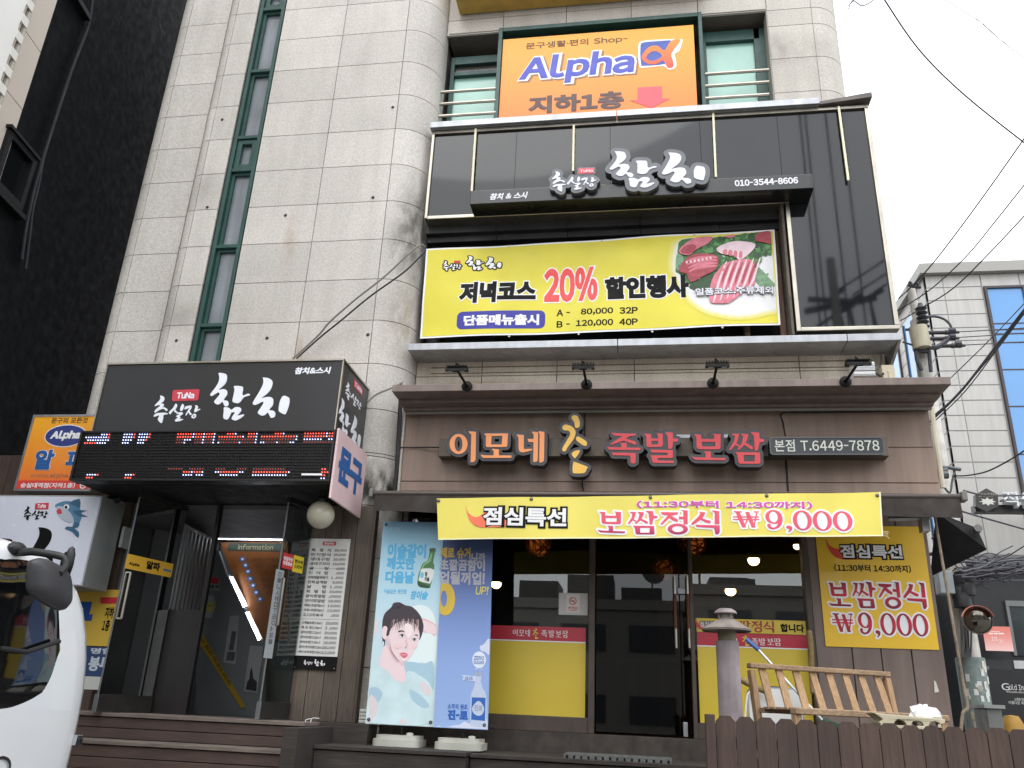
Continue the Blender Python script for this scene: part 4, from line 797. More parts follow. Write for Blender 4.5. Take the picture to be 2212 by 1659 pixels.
for k in range(5):
    pts = [A(c5(378+k*3,830)[0], c5(0,830)[1], 7.66), A(*c5(372+k*5,980),7.66-.005*k), A(*c5(362+k*5,1150),7.665), A(*c5(352+k*4,1350),7.67), A(*c5(338+k*3,1540),7.68)]
    b.tube(smooth_path(pts,4), .006, 5)
tag(b.build('cable_bundle', CABLEK, smooth=True), 'loose bundle of black cables down the left end of the brown fascia', 'cable')

# ================================================================ floodlights on the cornice
LAMPK = M('lamp_black', c(14,14,15), .7, spec=.25)
bases = [(1009,835), (1267,831), (1540,828), (1826,825)]
P0 = A(*bases[0], 7.19)
fl = thing('floodlight', 'leftmost of the four black arm floodlights, nearest the stone tower', 'floodlight', tuple(P0), 'black arm floodlights on the cornice')
b = B(); b.lathe([(.052,0),(.052,.012),(.02,.03),(.018,.05)], P0, (0,-1,0), 18)
for k in range(6): a = k*math.pi/3; b.lathe([(.007,.012),(.007,.017),(0,.017)], (P0.x+.04*math.cos(a), P0.y, P0.z+.04*math.sin(a)), (0,-1,0), 6)
b.build('wall_plate', LAMPK, fl, smooth=True)
Hd = P0 + Vector((0, -.46, -.015)); b = B(); b.tube([P0 + Vector((0,-.03,0)), Hd + Vector((0,.02,.0))], .012, 10); b.build('arm', LAMPK, fl, smooth=True)
b = B(); hw = .098
b.hexa([(Hd.x-hw,Hd.y-.05,Hd.z-.035),(Hd.x+hw,Hd.y-.05,Hd.z-.035),(Hd.x+hw,Hd.y+.045,Hd.z-.01),(Hd.x-hw,Hd.y+.045,Hd.z-.01),(Hd.x-hw,Hd.y-.045,Hd.z-.005),(Hd.x+hw,Hd.y-.045,Hd.z-.005),(Hd.x+hw,Hd.y+.045,Hd.z+.015),(Hd.x-hw,Hd.y+.045,Hd.z+.015)])
for k in range(15): x = Hd.x-hw+.008+k*(2*hw-.016)/14; b.box(x-.003, x+.003, Hd.y-.035, Hd.y+.04, Hd.z+.016, Hd.z+.032)
b.tube([(Hd.x-.01,Hd.y,Hd.z+.02),(Hd.x-.012,Hd.y,Hd.z+.06),(Hd.x+.01,Hd.y+.03,Hd.z+.05)], .008, 6)
b.build('lamp_head', LAMPK, fl, bevel=.003)
b = B()
for s in (-1, 1): b.hexa([(Hd.x+s*.055-.022,Hd.y-.042,Hd.z-.035),(Hd.x+s*.055+.022,Hd.y-.042,Hd.z-.035),(Hd.x+s*.055+.022,Hd.y-.02,Hd.z-.03),(Hd.x+s*.055-.022,Hd.y-.02,Hd.z-.03),(Hd.x+s*.055-.022,Hd.y-.042,Hd.z-.037),(Hd.x+s*.055+.022,Hd.y-.042,Hd.z-.037),(Hd.x+s*.055+.022,Hd.y-.02,Hd.z-.032),(Hd.x+s*.055-.022,Hd.y-.02,Hd.z-.032)][::1])
b.build('lens', M('led_lens', c(230,232,235), .3), fl)
for p, lb_ in zip(bases[1:], ('second black floodlight from the stone tower, above the yellow brush letter', 'third black floodlight from the stone tower, above the red letters', 'rightmost of the four black floodlights, in front of the white power boxes')):
    k = copy_tree(fl); k.location = A(*p, 7.19); k['label'] = lb_
# power boxes on the cornice
zc = fzt+.077
def pbx(x0, x1, y0, y1, label):
    a, d = A(*c6(x0,y1),7.72), A(*c6(x1,y0),7.72); b = B(); b.box(a.x, d.x, 7.66, 7.8, a.z, d.z)
    for k in range(4): b.box(a.x+.002, d.x-.002, 7.652, 7.66, a.z+.012+k*(d.z-a.z-.02)/4, a.z+.02+k*(d.z-a.z-.02)/4)
    tag(b.build('power_box', M('white_metal', c(206,208,208), .4, .3, noise=(6,.1)), bevel=.004), label, 'power supply', 'power boxes on the cornice')
pbx(1098,1232,700,757,'upper of two stacked white power boxes on the cornice'); pbx(1102,1238,762,791,'lower of two stacked white power boxes on the cornice')
a, d = A(*c6(1285,788),7.8), A(*c6(1358,720),7.8); b = B(); b.box(a.x, d.x, 7.74, 7.92, zc+.001, d.z); b.box(a.x+.05, d.x-.01, 7.73, 7.74, zc+.02, d.z-.06); tag(b.build('junction_box', M('beige_plastic', c(188,178,154), .5, noise=(5,.12)), bevel=.012), 'beige junction box at the right end of the cornice', 'junction box')
cable('conduit', 'thin grey conduit rising from the power boxes to the ledge', [A(*c6(1295,735),7.9),A(*c6(1290,690),7.95),A(*c6(1284,600),7.97)], .012, CABLE)
cable('power_wire', 'dark wires looped between power boxes and junction box', [A(*c6(1235,755),7.7),A(*c6(1262,765),7.7),A(*c6(1282,778),7.72),A(*c6(1300,760),7.74)], .01)

# ================================================================ front awning with its yellow banner
AWF = M('awning_fabric', c(52,46,43), .85, noise=(4,.15)); AWB = M('awning_bar', c(70,62,58), .45, .3)
aw = thing('awning', 'dark brown rolled awning along the bottom of the restaurant fascia', 'awning', (0.1, 7.4, 3.0))
YA = 7.12; PA = PY(YA); za0 = PA.uv((1400,1068))[1]; ax0, ax1 = PA.uv((803,1080))[0], PA.uv((2079,1070))[0]
b = B(); b.tube([(ax0,YA+.03,za0),(ax1,YA+.03,za0)], .028, 12); b.build('front_bar', AWB, aw, smooth=True)
b = B(); n = 40
for i in range(n):
    xa_, xb_ = ax0+.02 + (ax1-ax0-.04)*i/n, ax0+.02 + (ax1-ax0-.04)*(i+1)/n
    b.hexa([(xa_,YA+.03,za0+.018),(xb_,YA+.03,za0+.018),(xb_,7.70,fzb-.02),(xa_,7.70,fzb-.02),(xa_,YA+.03,za0+.024),(xb_,YA+.03,za0+.024),(xb_,7.70,fzb-.015),(xa_,7.70,fzb-.015)])
wav = lambda x: .012*math.sin(x*7) + .006*math.sin(x*17+1)
for i in range(n):
    xa_, xb_ = ax0+.02 + (ax1-ax0-.04)*i/n, ax0+.02 + (ax1-ax0-.04)*(i+1)/n; l0, l1 = .17+.012*math.sin(xa_*3), .17+.012*math.sin(xb_*3)
    b.hexa([(xa_,YA+wav(xa_),za0-l0),(xb_,YA+wav(xb_),za0-l1),(xb_,YA+.006+wav(xb_),za0-l1),(xa_,YA+.006+wav(xa_),za0-l0),(xa_,YA+.01,za0-.01),(xb_,YA+.01,za0-.01),(xb_,YA+.016,za0-.01),(xa_,YA+.016,za0-.01)])
b.build('fabric', AWF, aw, smooth=True)
b = B()
for x in (-1.6, 0, 1.9): b.tube([(x,7.7,fzb-.08),(x+.35,7.42,za0-.06),(x+.05,YA+.04,za0-.03)], .016, 8)
b.box(ax0, ax1, 7.62, 7.7, fzb-.10, fzb-.035); b.build('arm', AWB, aw)
b = B(); b.box(ax1-.01, ax1+.035, YA-.02, YA+.08, za0-.04, za0+.04); b.box(ax0-.03, ax0+.005, YA-.02, YA+.08, za0-.04, za0+.04); b.build('end_cap', M('end_cap_grey', c(110,108,104), .5), aw, bevel=.01)
wv2 = lambda u, v: .010*math.sin(u*3.1 + v*2) + .006*math.sin(u*8 - v*5)
PBn = PY(YA-.035, wv2); lbn = thing('banner', 'long yellow lunch offer banner hung on the front awning bar', 'banner', (0, YA-.03, 2.9), 'yellow advertising banners')
quad = [PBn.uv(p) for p in ((946,1166),(1908,1158),(1902,1063),(944,1077))]; YEL2 = M('banner_lemon', c(226,212,98), .55, noise=(2,.08))
b = B(); b.sheet(PBn, 0,0,0,0, 56, 8, .002, 0, quad); b.build('cloth', YEL2, lbn, smooth=True)
b = B(); qd = [(quad[0][0]+.012,quad[0][1]+.0),(quad[0][0]+.012,quad[0][1]+.012)]
b.sheet(PY(YA-.038, wv2), 0,0,0,0, 56, 1, .001, 0, [quad[0], quad[1], (quad[1][0],quad[1][1]+.010), (quad[0][0],quad[0][1]+.010)]); b.sheet(PY(YA-.038, wv2), 0,0,0,0, 1, 8, .001, 0, [(quad[1][0]-.012,quad[1][1]+.011), (quad[1][0],quad[1][1]+.011), quad[2], (quad[2][0]-.012,quad[2][1])])
b.build('hem', M('hem_cream', c(240,236,200), .6), lbn)
b = B()
for x, y in ((948,1082),(1148,1078),(1405,1074),(1656,1071),(1895,1070)): u, v = PBn.uv((x,y)); b.lathe([(.016,0),(.016,.004),(.009,.010),(0,.011)], PBn.w(u,v,.002), (0,-1,0), 10)
b.build('eyelets', M('eyelet_metal', c(120,112,104), .35, .8), lbn)
z7 = crop(1820/1.8228, 1960/1.8228, 1)
b = B(); b.prism(PBn, [put(PBn, lambda x,y:(x,y), smooth_loop([(1006,1090),(1012,1108),(1030,1118),(1048,1108),(1070,1100),(1085,1112),(1110,1132),(1090,1138),(1060,1140),(1032,1138),(1014,1122)], 3))], .004, .006); b.build('chili', M('chili_orange', c(240,116,84), .5, noise=(8,.15)), lbn)
lunch(PBn, pbox(PBn, (1043,1136), (1224,1098)), lbn, w0=.006)
outlined('(11:30부터 14:30까지)', pb(PBn, z4, 402, 58, 115, 1745), PBn, lbn, M('magenta_ink', c(206,74,170), .5), .085, .035, .004)
def wine(nm, z0, z1): return ramp_mat(nm, [(0,c(170,50,92)),(.35,c(222,84,112)),(1,c(226,88,104))], z0, z1)
bw = pbox(PBn, z4(103,305), z4(1030,142)); bn = pbox(PBn, z4(1140,282), z4(2042,140))
WINE = wine('lunch_gradient', bw[1], bw[3])
for bx, parts in ((bw, BOSSAM), (bn, WON9000)):
    shp = word(PBn, parts, bx); b = B(); shapes_into(b, PBn, [[s[0]] for s in shp], .003, .0055, 0, grow=.016, step=0); b.build('lettering', WHITE, lbn)
    b = B(); shapes_into(b, PBn, shp, .006, .0075, step=.0001); b.build('lettering', WINE, lbn)
b = B()
for k in range(4): u, v = quad[1]; b.tube([PBn.w(u-.004*k, v+.01+.012*k, 0), PBn.w(u+.02+.01*k, v-.0+.01*k, .01), PBn.w(u+.05-.012*k, v-.02+.02*k, .0)], .0015, 4)
b.build('frayed_thread', M('thread', c(236,230,190), .8), lbn)

# ================================================================ yellow lunch poster on the side wall
PP = PY(7.995); pst = thing('poster', 'large yellow lunch price poster on the brown wall right of the window', 'poster', tuple(A(1900,1405,7.99)))
quad = [PP.uv(b4(925,868)), PP.uv(b4(1668,897)), PP.uv(b4(1545,95)), PP.uv(b4(858,100))]
x0 = (quad[0][0]+quad[3][0])/2; x1 = (quad[1][0]+quad[2][0])/2; z0 = (quad[0][1]+quad[1][1])/2; z1 = quad[2][1]
b = B(); b.slab(PP, x0, z0, x1, z1, 0, .004); b.build('sheet', M('poster_yellow', c(232,188,48), .4, noise=(1.2,.06), coat=.2), pst)
b = B(); b.prism(PP, [put(PP, b4, smooth_loop([(925,168),(950,215),(1000,240),(1040,228),(1085,250),(1150,300),(1090,310),(1040,308),(985,290),(945,240)], 3))], .0045, .006); b.build('chili', CHILI, pst)
lunch(PP, pbox(PP, b4(1022,298), b4(1415,218)), pst, w0=.006)
b = B(); ink(b, PP, '(11:30부터 14:30까지)', pbox(PP, b4(985,386), b4(1475,345)), .03, .006); b.build('lettering', BLACKI, pst)
bw = pbox(PP, b4(948,610), b4(1562,460)); bn = pbox(PP, b4(975,790), b4(1580,662))
WINE2 = ramp_mat('poster_gradient', [(0,c(132,28,48)),(.5,c(200,40,62)),(1,c(130,26,44))], bw[1], bw[3]); WINE3 = ramp_mat('poster_gradient_low', [(0,c(132,28,48)),(.5,c(200,40,62)),(1,c(130,26,44))], bn[1], bn[3])
for bx, parts, mt in ((bw, BOSSAM, WINE2), (bn, WON9000, WINE3)):
    shp = word(PP, parts, bx); b = B(); shapes_into(b, PP, [[s[0]] for s in shp], .0045, .0065, 0, grow=.015, step=0); b.build('lettering', WHITE, pst)
    b = B(); shapes_into(b, PP, shp, .007, .009, step=.0001); b.build('lettering', mt, pst)
b = B(); q = put(PP, b4, [(1628,1090),(1640,1100),(1662,1165),(1632,1172)]); b.prism(PP, [q], -.0005, .002); tag(b.build('paper_scrap', M('scrap', c(206,200,186), .8)), 'torn white paper scrap stuck low on the brown side wall', 'paper')

# ================================================================ basement stair entrance on the left
PLK = wood('plank_brown', c(82,66,58), 'Z', .75, .3); PLKG = wood('plank_grey', c(96,86,76), 'Z', .8, .35); DECKB = wood('deck_brown', c(80,64,58), 'X', .75, .25); DECKW = wood('deck_worn', c(122,110,102), 'X', .8, .35); DECKD = wood('deck_dark', c(58,52,48), 'X', .8, .4)
en = thing('stair_entrance', 'dark basement stair entrance with open glass doors and planked walls', 'entrance', (-3.8, 7.5, 1.03))
def planks(b, x0, x1, y0, y1, z0, z1, wdt):
    n = max(1, round((x1-x0)/wdt)); s = (x1-x0)/n
    for k in range(n): b.tone = random.random(); b.box(x0+k*s+.003, x0+(k+1)*s-.003, y0, y1, z0, z1)
    b.tone = .5
b = B(); planks(b, -6.95, -5.02, 7.5, 7.54, .2, 3.46, .115); b.box(-6.95, -5.02, 7.541, 7.6, .2, 3.45); b.build('plank_wall', PLK, en)
b = B(); planks(b, -3.11, -2.50, 7.50, 7.53, 1.035, 2.95, .148); b.box(-3.11, -2.50, 7.531, 7.585, 1.035, 2.95); b.build('plank_wall', PLKG, en)
b = B(); b.box(-2.498, -2.475, 7.49, 7.585, 1.035, 2.95); b.build('corner_trim', FRAMEB, en)
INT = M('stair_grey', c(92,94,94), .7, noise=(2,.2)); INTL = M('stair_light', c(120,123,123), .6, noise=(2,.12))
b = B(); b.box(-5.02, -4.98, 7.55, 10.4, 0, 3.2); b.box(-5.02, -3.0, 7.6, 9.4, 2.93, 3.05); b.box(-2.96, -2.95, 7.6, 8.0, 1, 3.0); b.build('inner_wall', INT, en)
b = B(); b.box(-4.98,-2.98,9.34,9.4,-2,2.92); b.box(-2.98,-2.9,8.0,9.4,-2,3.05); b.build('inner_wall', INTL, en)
b = B(); 
for k in range(6): b.box(-4.97, -3.0, 8.6+.28*k, 8.6+.28*(k+1), -2, .83-.2*k)
b.box(-4.97,-3.0,7.05,8.599,-.5,1.025); b.build('stair', M('stair_stone', c(84,82,80), .7, noise=(6,.3)), en)
b = B(); planks(b, -4.75, -4.13, 7.56, 7.58, 1.03, 1.95, .31); b.box(-4.13, -4.09, 7.55, 7.6, 1.03, 2.98); b.build('inner_panel', M('panel_dark', c(28,24,23), .5, noise=(3,.2)), en)
DOORGL = glass('porch_glass', (.78,.84,.82,1), 1.6)
def door(h, f, z0, z1, mid, pane=None):
    """glass leaf hinged at h with free edge at f"""
    h, f = Vector((h[0],h[1],0)), Vector((f[0],f[1],0)); d = (h-f).normalized(); pl = Pl(f, d, (0,0,1)); L = (h-f).length
    b = B(); b.slab(pl, 0, z0+.14, L, z1-.05, -.005, .005); o = b.build('glass_door', pane or DOORGL, en)
    b = B(); b.slab(pl, 0, z1-.049, L, z1, -.02, .02); b.build('top_rail', M('door_rail', c(64,62,60), .4, .6, noise=(8,.2)), o)
    b = B(); b.slab(pl, -.004, z0, L, z0+.139, -.02, .02); b.build('bottom_rail', M('door_rail', c(64,62,60), .4, .6, noise=(8,.2)), o)
    b = B(); b.slab(pl, -.012, z0, -.005, z0+.139, -.022, .022); b.slab(pl, -.004, z0+.14, .004, z1-.05, -.006, .006); b.build('edge', ALU, o)
    b = B(); b.tube([pl.w(.05,mid-.2,.03), pl.w(.05,mid+.2,.03)], .012, 8); b.tube([pl.w(.05,mid-.2,.03), pl.w(.05,mid-.2,-.03), pl.w(.05,mid-.2,-.035)], .009, 8); b.tube([pl.w(.05,mid+.2,.035), pl.w(.05,mid+.2,-.03)], .009, 8); b.tube([pl.w(.05,mid-.2,-.03), pl.w(.05,mid+.2,-.03)], .012, 8); b.build('handle', STEEL, o, smooth=True)
    return o, pl
hd, fd = A(324,1522,7.5), A(207,1522,6.92)
o, pd = door(hd, fd, 1.035, 2.93, 2.0)
q = [pd.uv(b1(680,502)), pd.uv(b1(920,582)), pd.uv(b1(915,655)), pd.uv(b1(668,582))]; u0, v0, u1, v1 = q[0][0], (q[3][1]+q[2][1])/2, q[1][0], (q[0][1]+q[1][1])/2
b = B(); b.slab(pd, u0, v0, u1, v1, .006, .008); stk = b.build('sticker', M('sticker_amber', c(206,160,48), .45), o)
h_ = v1-v0; b = B(); ink(b, pd, '알파', (u0+(u1-u0)*.42, v0+h_*.25, u0+(u1-u0)*.72, v0+h_*.85), .05, .0095); ink(b, pd, 'Alpha', (u0+(u1-u0)*.06, v0+h_*.25, u0+(u1-u0)*.28, v0+h_*.5), .06, .0095); b.slab(pd, u0+(u1-u0)*.8, v0+h_*.38, u0+(u1-u0)*.97, v0+h_*.52, .0085, .0105, 1); b.build('lettering', [BLACKI, M('blue_mid', c(52,110,160), .5)], stk)
hd, fd = A(622,1537,7.44), A(559,1534,7.08)
o, pd = door(hd, fd, 1.035, 2.93, 2.0, glass('porch_glass_dark', (.62,.68,.66,1), 1.22))
q0 = pd.uv(b2(1100,545)); q1 = pd.uv(b2(1155,560)); v0 = pd.uv(b2(1095,590))[1]; v1 = pd.uv(b2(1100,507))[1]; du = q1[0]-q0[0]
b = B(); b.slab(pd, q0[0], v0, q1[0], v1, .006, .008); st = b.build('sticker', M('sticker_red', c(196,48,56), .45), o)
b = B(); b.slab(pd, q1[0]+.001, v0-.01, q1[0]+du, v1+.002, .006, .008); st2 = b.build('sticker', M('sticker_yellow', c(222,200,44), .45), o)
b = B(); ink(b, pd, '당일주문\n당일발송', (q0[0]+.01, v0+.03, q1[0]-.01, v1-.03), .03, .009); b.build('lettering', WHITE, st)
b = B(); ink(b, pd, '현수막\n스티커', (q1[0]+.02, v0+.02, q1[0]+du-.01, v1-.03), .03, .009); b.build('lettering', BLACKI, st2)
b = B(); u = pd.uv(b2(1060,800))[0]; va = pd.uv(b2(1040,1075))[1]; vb = pd.uv(b2(1080,600))[1]; b.slab(pd, u-.06, va, u+.05, vb, .006, .007); st3 = b.build('sticker', M('sticker_frost', c(150,156,158), .6), o)
b = B()
for k, s in enumerate('ㅇㅣㄴㅅㅐㅁㅜㄹㅇㅏㅌㅡ'): ink(b, pd, s, (u-.025, vb-.06-.052*k, u+.02, vb-.02-.052*k), .02, .0085)
b.build('lettering', M('grey_ink', c(90,92,96), .6), st3)
# tubes, board and posters in the stairwell
TUBE = M('tube_light', c(236,242,255), .4, emit=9)
def tube(p0, p1, label):
    t = thing('tube_light', label, 'tube light', tuple(p0), 'lit tubes in the stairwell'); P0, P1 = Vector(p0), Vector(p1)
    b = B(); b.tube([P0, P1], .016, 10); b.build('tube', TUBE, t, smooth=True); d = (P1-P0).normalized()
    b = B(); b.tube([P0 - d*.03, P0], .018, 8); b.tube([P1, P1 + d*.03], .018, 8); b.beam(P0 + Vector((0,.045,.01)), P1 + Vector((0,.045,.01)), .03, .04); b.build('fitting', WHITE, t)
YI = 9.15
tube(A(*b2(748,431),YI), A(*b2(1107,437),YI), 'horizontal lit tube under the stairwell ceiling'); tube(A(*b2(818,642),YI+.02), A(*b2(898,800),YI+.08), 'upper of the two slanting lit tubes beside the orange board'); tube(A(*b2(905,830),YI+.1), A(*b2(978,975),YI+.18), 'lower of the two slanting lit tubes beside the orange board')
PI = PY(YI+.12); ib = thing('information_board', 'dim orange information board slanting down the stairwell', 'sign', tuple(A(*b2(1000,900),YI+.1)))
b = B(); b.prism(PI, [[PI.uv(b2(x,y)) for x, y in ((770,455),(1130,445),(1130,975),(1000,980),(940,860),(790,520))]], -.04, 0); b.build('panel', M('board_orange', c(140,82,30), .5, noise=(2,.15)), ib)
b = B(); q = pbox(PI, b2(808,500), b2(1100,462)); b.prism(PI, [rrect(q[0],q[1],q[2],q[3],.03)], .001, .004); b.build('title_bar', M('board_green', c(52,66,52), .5), ib)
b = B(); ink(b, PI, 'information', pbox(PI, b2(862,494), b2(1055,468)), .03, .006); b.build('lettering', M('board_sand', c(160,150,110), .5), ib)
b = B()
for k, (x, y) in enumerate(((888,545),(905,577),(918,610),(930,648),(945,685),(962,722),(982,757))): cx, cy = PI.uv(b2(x,y)); b.prism(PI, [ellipse(cx,cy,.036,.03,16)], .001, .004); b.prism(PI, [rrect(cx-.014,cy-.011,cx+.014,cy+.011,.004)], .004, .005, 1)
b.build('icons', [M('icon_blue', c(60,110,170), .5), WHITE], ib)
b = B()
for s, x0, x1, y in (('잉크 / 토너',935,1090,548),('화방 / 제도',950,1095,582),('사무 용품',968,1095,618),('학생 용품',982,1095,655),('지류 화일',995,1095,690),('생활 용품',1010,1098,725)): ink(b, PI, s, pbox(PI, b2(x0,y+10), b2(x1,y-10)), .02, .003)
b.build('lettering', M('board_brown', c(120,70,30), .5), ib)
def wallposter(pts, Y, label, col, words, name='poster', grp='posters in the stairwell'):
    pl = PY(Y); t = thing(name, label, 'poster', tuple(A(*b2(*pts[0]),Y)), grp); us = [pl.uv(b2(*p)) for p in pts]
    b = B(); b.prism(pl, [us], -.004, 0); b.build('sheet', col, t)
    for s, bx, mt in words: b = B(); ink(b, pl, s, pbox(pl, b2(bx[0],bx[3]), b2(bx[2],bx[1])), .04, .002); b.build('lettering', mt, t)
    return t, pl
PPR = M('poster_grey', c(166,168,168), .6, noise=(4,.1)); YS = 9.0
b = B(); b.prism(PY(YS+.006), [[PY(YS+.006).uv(b2(*p)) for p in ((640,500),(760,500),(800,620),(960,975),(1010,985),(1010,1400),(640,1400))]], -.05, 0); b.build('inner_wall', M('stair_side', c(124,128,130), .6, noise=(2,.15)), en)
t_s, pl_s = wallposter([(718,640),(765,645),(763,715),(708,705)], YS, 'white notice with a red head on the stairwell wall', PPR, [('5층 ON', (712,682,762,702), BLACKI)])
b = B(); b.prism(pl_s, [put(pl_s, b2, [(720,642),(763,647),(757,678),(713,672)])], .001, .003); b.build('red_head', REDI, t_s)
t, pl = wallposter([(690,735),(735,740),(748,790),(722,858),(688,858),(682,790)], YS, 'pale sticker with a round face mark on the stairwell wall', PPR, [])
b = B(); cx, cy = pl.uv(b2(715,800)); b.prism(pl, [ellipse(cx,cy,.045,.06,18)], .001, .003); b.prism(pl, [ellipse(cx-.015,cy+.015,.008,.008,8)], .003,.004,1); b.prism(pl, [ellipse(cx+.015,cy+.015,.008,.008,8)], .003,.004,1); b.build('round_mark', [M('mark_yellow', c(196,190,96), .6), BLACKI], t)
t, pl = wallposter([(820,850),(870,845),(850,1105),(785,1095)], YS, 'tall grey poster beside the yellow strip in the stairwell', PPR, [])
b = B(); q = pbox(pl, b2(800,1085), b2(850,1040)); b.slab(pl, q[0],q[1],q[2],q[3], .001,.003); q = pbox(pl, b2(815,1030), b2(855,930)); b.slab(pl, q[0],q[1],q[2],q[3], .001,.003); b.build('picture', M('poster_dark', c(90,92,94), .6, noise=(12,.4)), t)
t, pl = wallposter([(928,1005),(1000,1010),(965,1260),(893,1250)], YS-.01, 'tall poster with a dark tower picture low on the stairwell wall', PPR, [])
b = B(); b.prism(pl, [put(pl, b2, [(905,1240),(915,1195),(925,1185),(928,1150),(935,1120),(942,1150),(945,1180),(965,1200),(962,1250)])], .001, .003); b.build('picture', M('tower_print', c(48,46,46), .6), t)
t, pl = wallposter([(650,918),(662,925),(905,1335),(880,1340),(640,965)], YS-.02, 'yellow slanting strip with dark writing along the stair wall', M('strip_yellow', c(190,154,44), .5), [], 'stripe_sticker', None)
a0 = pl.uv(b2(652,945)); a1 = pl.uv(b2(890,1330)); an = math.atan2(a1[1]-a0[1], a1[0]-a0[0])
b = B(); ink(b, pl, 'Alpha  알파 문구 지하 1층으로 내려오세요', (a0[0]+.02, a0[1]-.02, a0[0]+.70, a0[1]+.03), .03, .002, turn=(an, a0[0], a0[1])); b.build('lettering', M('strip_ink', c(96,76,24), .6), t)
# folding gate on the left inner wall
gt = thing('folding_gate', 'grey folding gate of upright bars inside the left of the stair entrance', 'gate', (-4.5, 7.9, 1.1))
b = B(); bars = [A(*b2(575+21*k, 400), 7.75+.13*k) for k in range(8)]
b2_ = B(); tops = []
for k, p in enumerate(bars):
    zt_ = A(*b2(575+21*k, 365+10*k), 7.75+.13*k).z; b.beam((p.x,p.y,1.6), (p.x,p.y,zt_), .03, .03); tops.append((p.x,p.y,zt_))
b.build('bars', M('gate_grey', c(150,152,152), .4, .6), gt); b2_.tube(tops, .02, 6); b2_.build('top_rail', ALU, gt)
# steps
def step(x0, x1, y0, y1, z1, z0, label, top=DECKW, boards=2):
    t = thing('wooden_step', label, 'step', ((x0+x1)/2, y0, z0), 'wooden steps in front of the building')
    b = B(); n = max(2, round((y1-y0)/.14)); s = (y1-y0+.02)/n
    for k in range(n): b.tone = random.random(); b.box(x0, x1, y0-.02+k*s+.002, y0-.02+(k+1)*s-.002, z1-.028, z1)
    b.tone = .5; b.build('tread', top, t, bevel=.003)
    b = B(); h = (z1-.032-z0)/boards
    for k in range(boards): b.tone = random.random(); b.box(x0, x1-.004, y0, y1-.01, z0+k*h+.003, z0+(k+1)*h-.003)
    b.tone = .5; b.build('riser', DECKB if top is DECKW else DECKD, t, bevel=.003)
step(-5.6, -2.73, 7.0, 7.55, 1.03, .83, 'top brown wooden step at the stair entrance sill'); step(-5.7, -2.74, 6.7, 6.985, .83, .62, 'middle brown wooden step below the stair entrance sill'); step(-5.8, -2.75, 6.4, 6.685, .62, .42, 'lower brown wooden step at the bottom edge, beside the white van'); step(-5.8,-2.75,6.1,6.385,.42,.14,'lowest brown wooden step, below the bottom edge')
step(-2.60, -1.36, 6.92, 7.9, .872, .55, 'dark wooden platform carrying the two soju banner stands', DECKD); step(-1.355, 2.56, 7.05, 7.895, .862, .5, 'long dark wooden platform in front of the restaurant door', DECKD)
step(-2.62, .38, 6.3, 6.9, .60, .2, 'low dark wooden step at the bottom edge in front of the restaurant', DECKD)
b = B(); b.box(-2.726, -2.605, 6.55, 7.32, .3, 1.0); b.box(-2.726, -2.30, 7.325, 7.6, .3, 1.032); tag(b.build('stringer_board', DECKD, bevel=.004), 'dark wooden side board between the brown steps and the restaurant platform', 'board')
mt_ = thing('door_mat', 'grey rubber slat mat on the platform before the glass door', 'mat', (-.3, 7.3, .86))
b = B(); m0, m1 = AZ(1237,1614,.88), AZ(1480,1626,.88)
for k in range(7): b.box(-.62, .22, 7.11+.055*k, 7.11+.055*k+.035, .863, .895)
for k in range(15): b.box(-.60+.056*k, -.585+.056*k, 7.11, 7.48, .864, .885)
b.build('mat', M('mat_grey', c(92,94,92), .8, noise=(20,.3)), mt_)

# ================================================================ canopy sign, LED board
cn = thing('canopy_sign', 'black canopy sign box with white brush lettering and a red tag over the stair entrance', 'sign', (-3.9, 7.2, 3.46))
PC = PY(6.8); k0, k1 = PC.uv((233,795)), PC.uv((742,773)); kb = PC.uv((208,933)); zt_ = (k0[1]+k1[1])/2; X0, X1 = -5.11, k1[0]
b = B(); b.box(X0, X1, 6.8, 7.585, 3.465, zt_); b.build('box', M('canopy_black', c(38,39,42), .35, noise=(3,.1), coat=.15), cn)
b = B(); b.box(X0-.012, X1+.012, 6.785, 7.585, zt_+.001, zt_+.018); b.box(X0-.012, X0-.001, 6.785, 6.83, 3.465, zt_); b.box(X1+.001,X1+.012,6.79,6.82,3.465,zt_); b.build('silver_edging', STEEL, cn)
shp = [[[ZREF.uv(zA(*p)) for p in l]] for l in BR_CHUSIL] + [[[ZREF.uv(zA(*p)) for p in l] for l in CHUSIL_RING]] + [[[ZREF.uv(zA(*p)) for p in l]] for l in BR_CHAMCHI]
b = B(); shapes_into(b, ZREF, shp, .001, .004); b.build('lettering', M('ink_cool_white', c(236,238,246), .4), cn)
b = B(); b.prism(ZREF, [put(ZREF, zA, BADGE)], .001, .004); b.build('tag_face', M('tag_crimson', c(204,62,76), .4), cn)
b = B(); ink(b, ZREF, 'TuNa', pbox(ZREF, zA(348,446), zA(622,352)), .04, .006); ink(b, ZREF, '참치&스시', pb(ZREF, c4, 1905, 724, 768, 2135), .05, .004, slant=.15); b.build('lettering', MATS['ink_cool_white'], cn)
PX_ = Pl((X1, 6.8, 0), (0,1,0), (0,0,1))
s_ = [PX_.uv(c5(30,905)), PX_.uv(c5(110,790))]
sd = fitted(LOGO[:8], (.10, 3.93, .66, 4.03-.0)) ; sx0 = fitted(LOGO[:8], (.14, 3.86, .62, 4.02)); sx1 = fitted(LOGO[8:13], (.04, 3.49, .70, 3.82))
b = B(); shapes_into(b, PX_, sx0 + sx1, .001, .004); b.build('lettering', MATS['ink_cool_white'], cn)
b = B(); b.slab(PX_, .34, 4.04, .60, 4.115, .001, .003); b.build('tag_face', MATS['tag_crimson'], cn)
b = B(); ink(b, PX_, 'TuNa', (.36, 4.055, .58, 4.10), .04, .005); b.build('lettering', MATS['ink_cool_white'], cn)
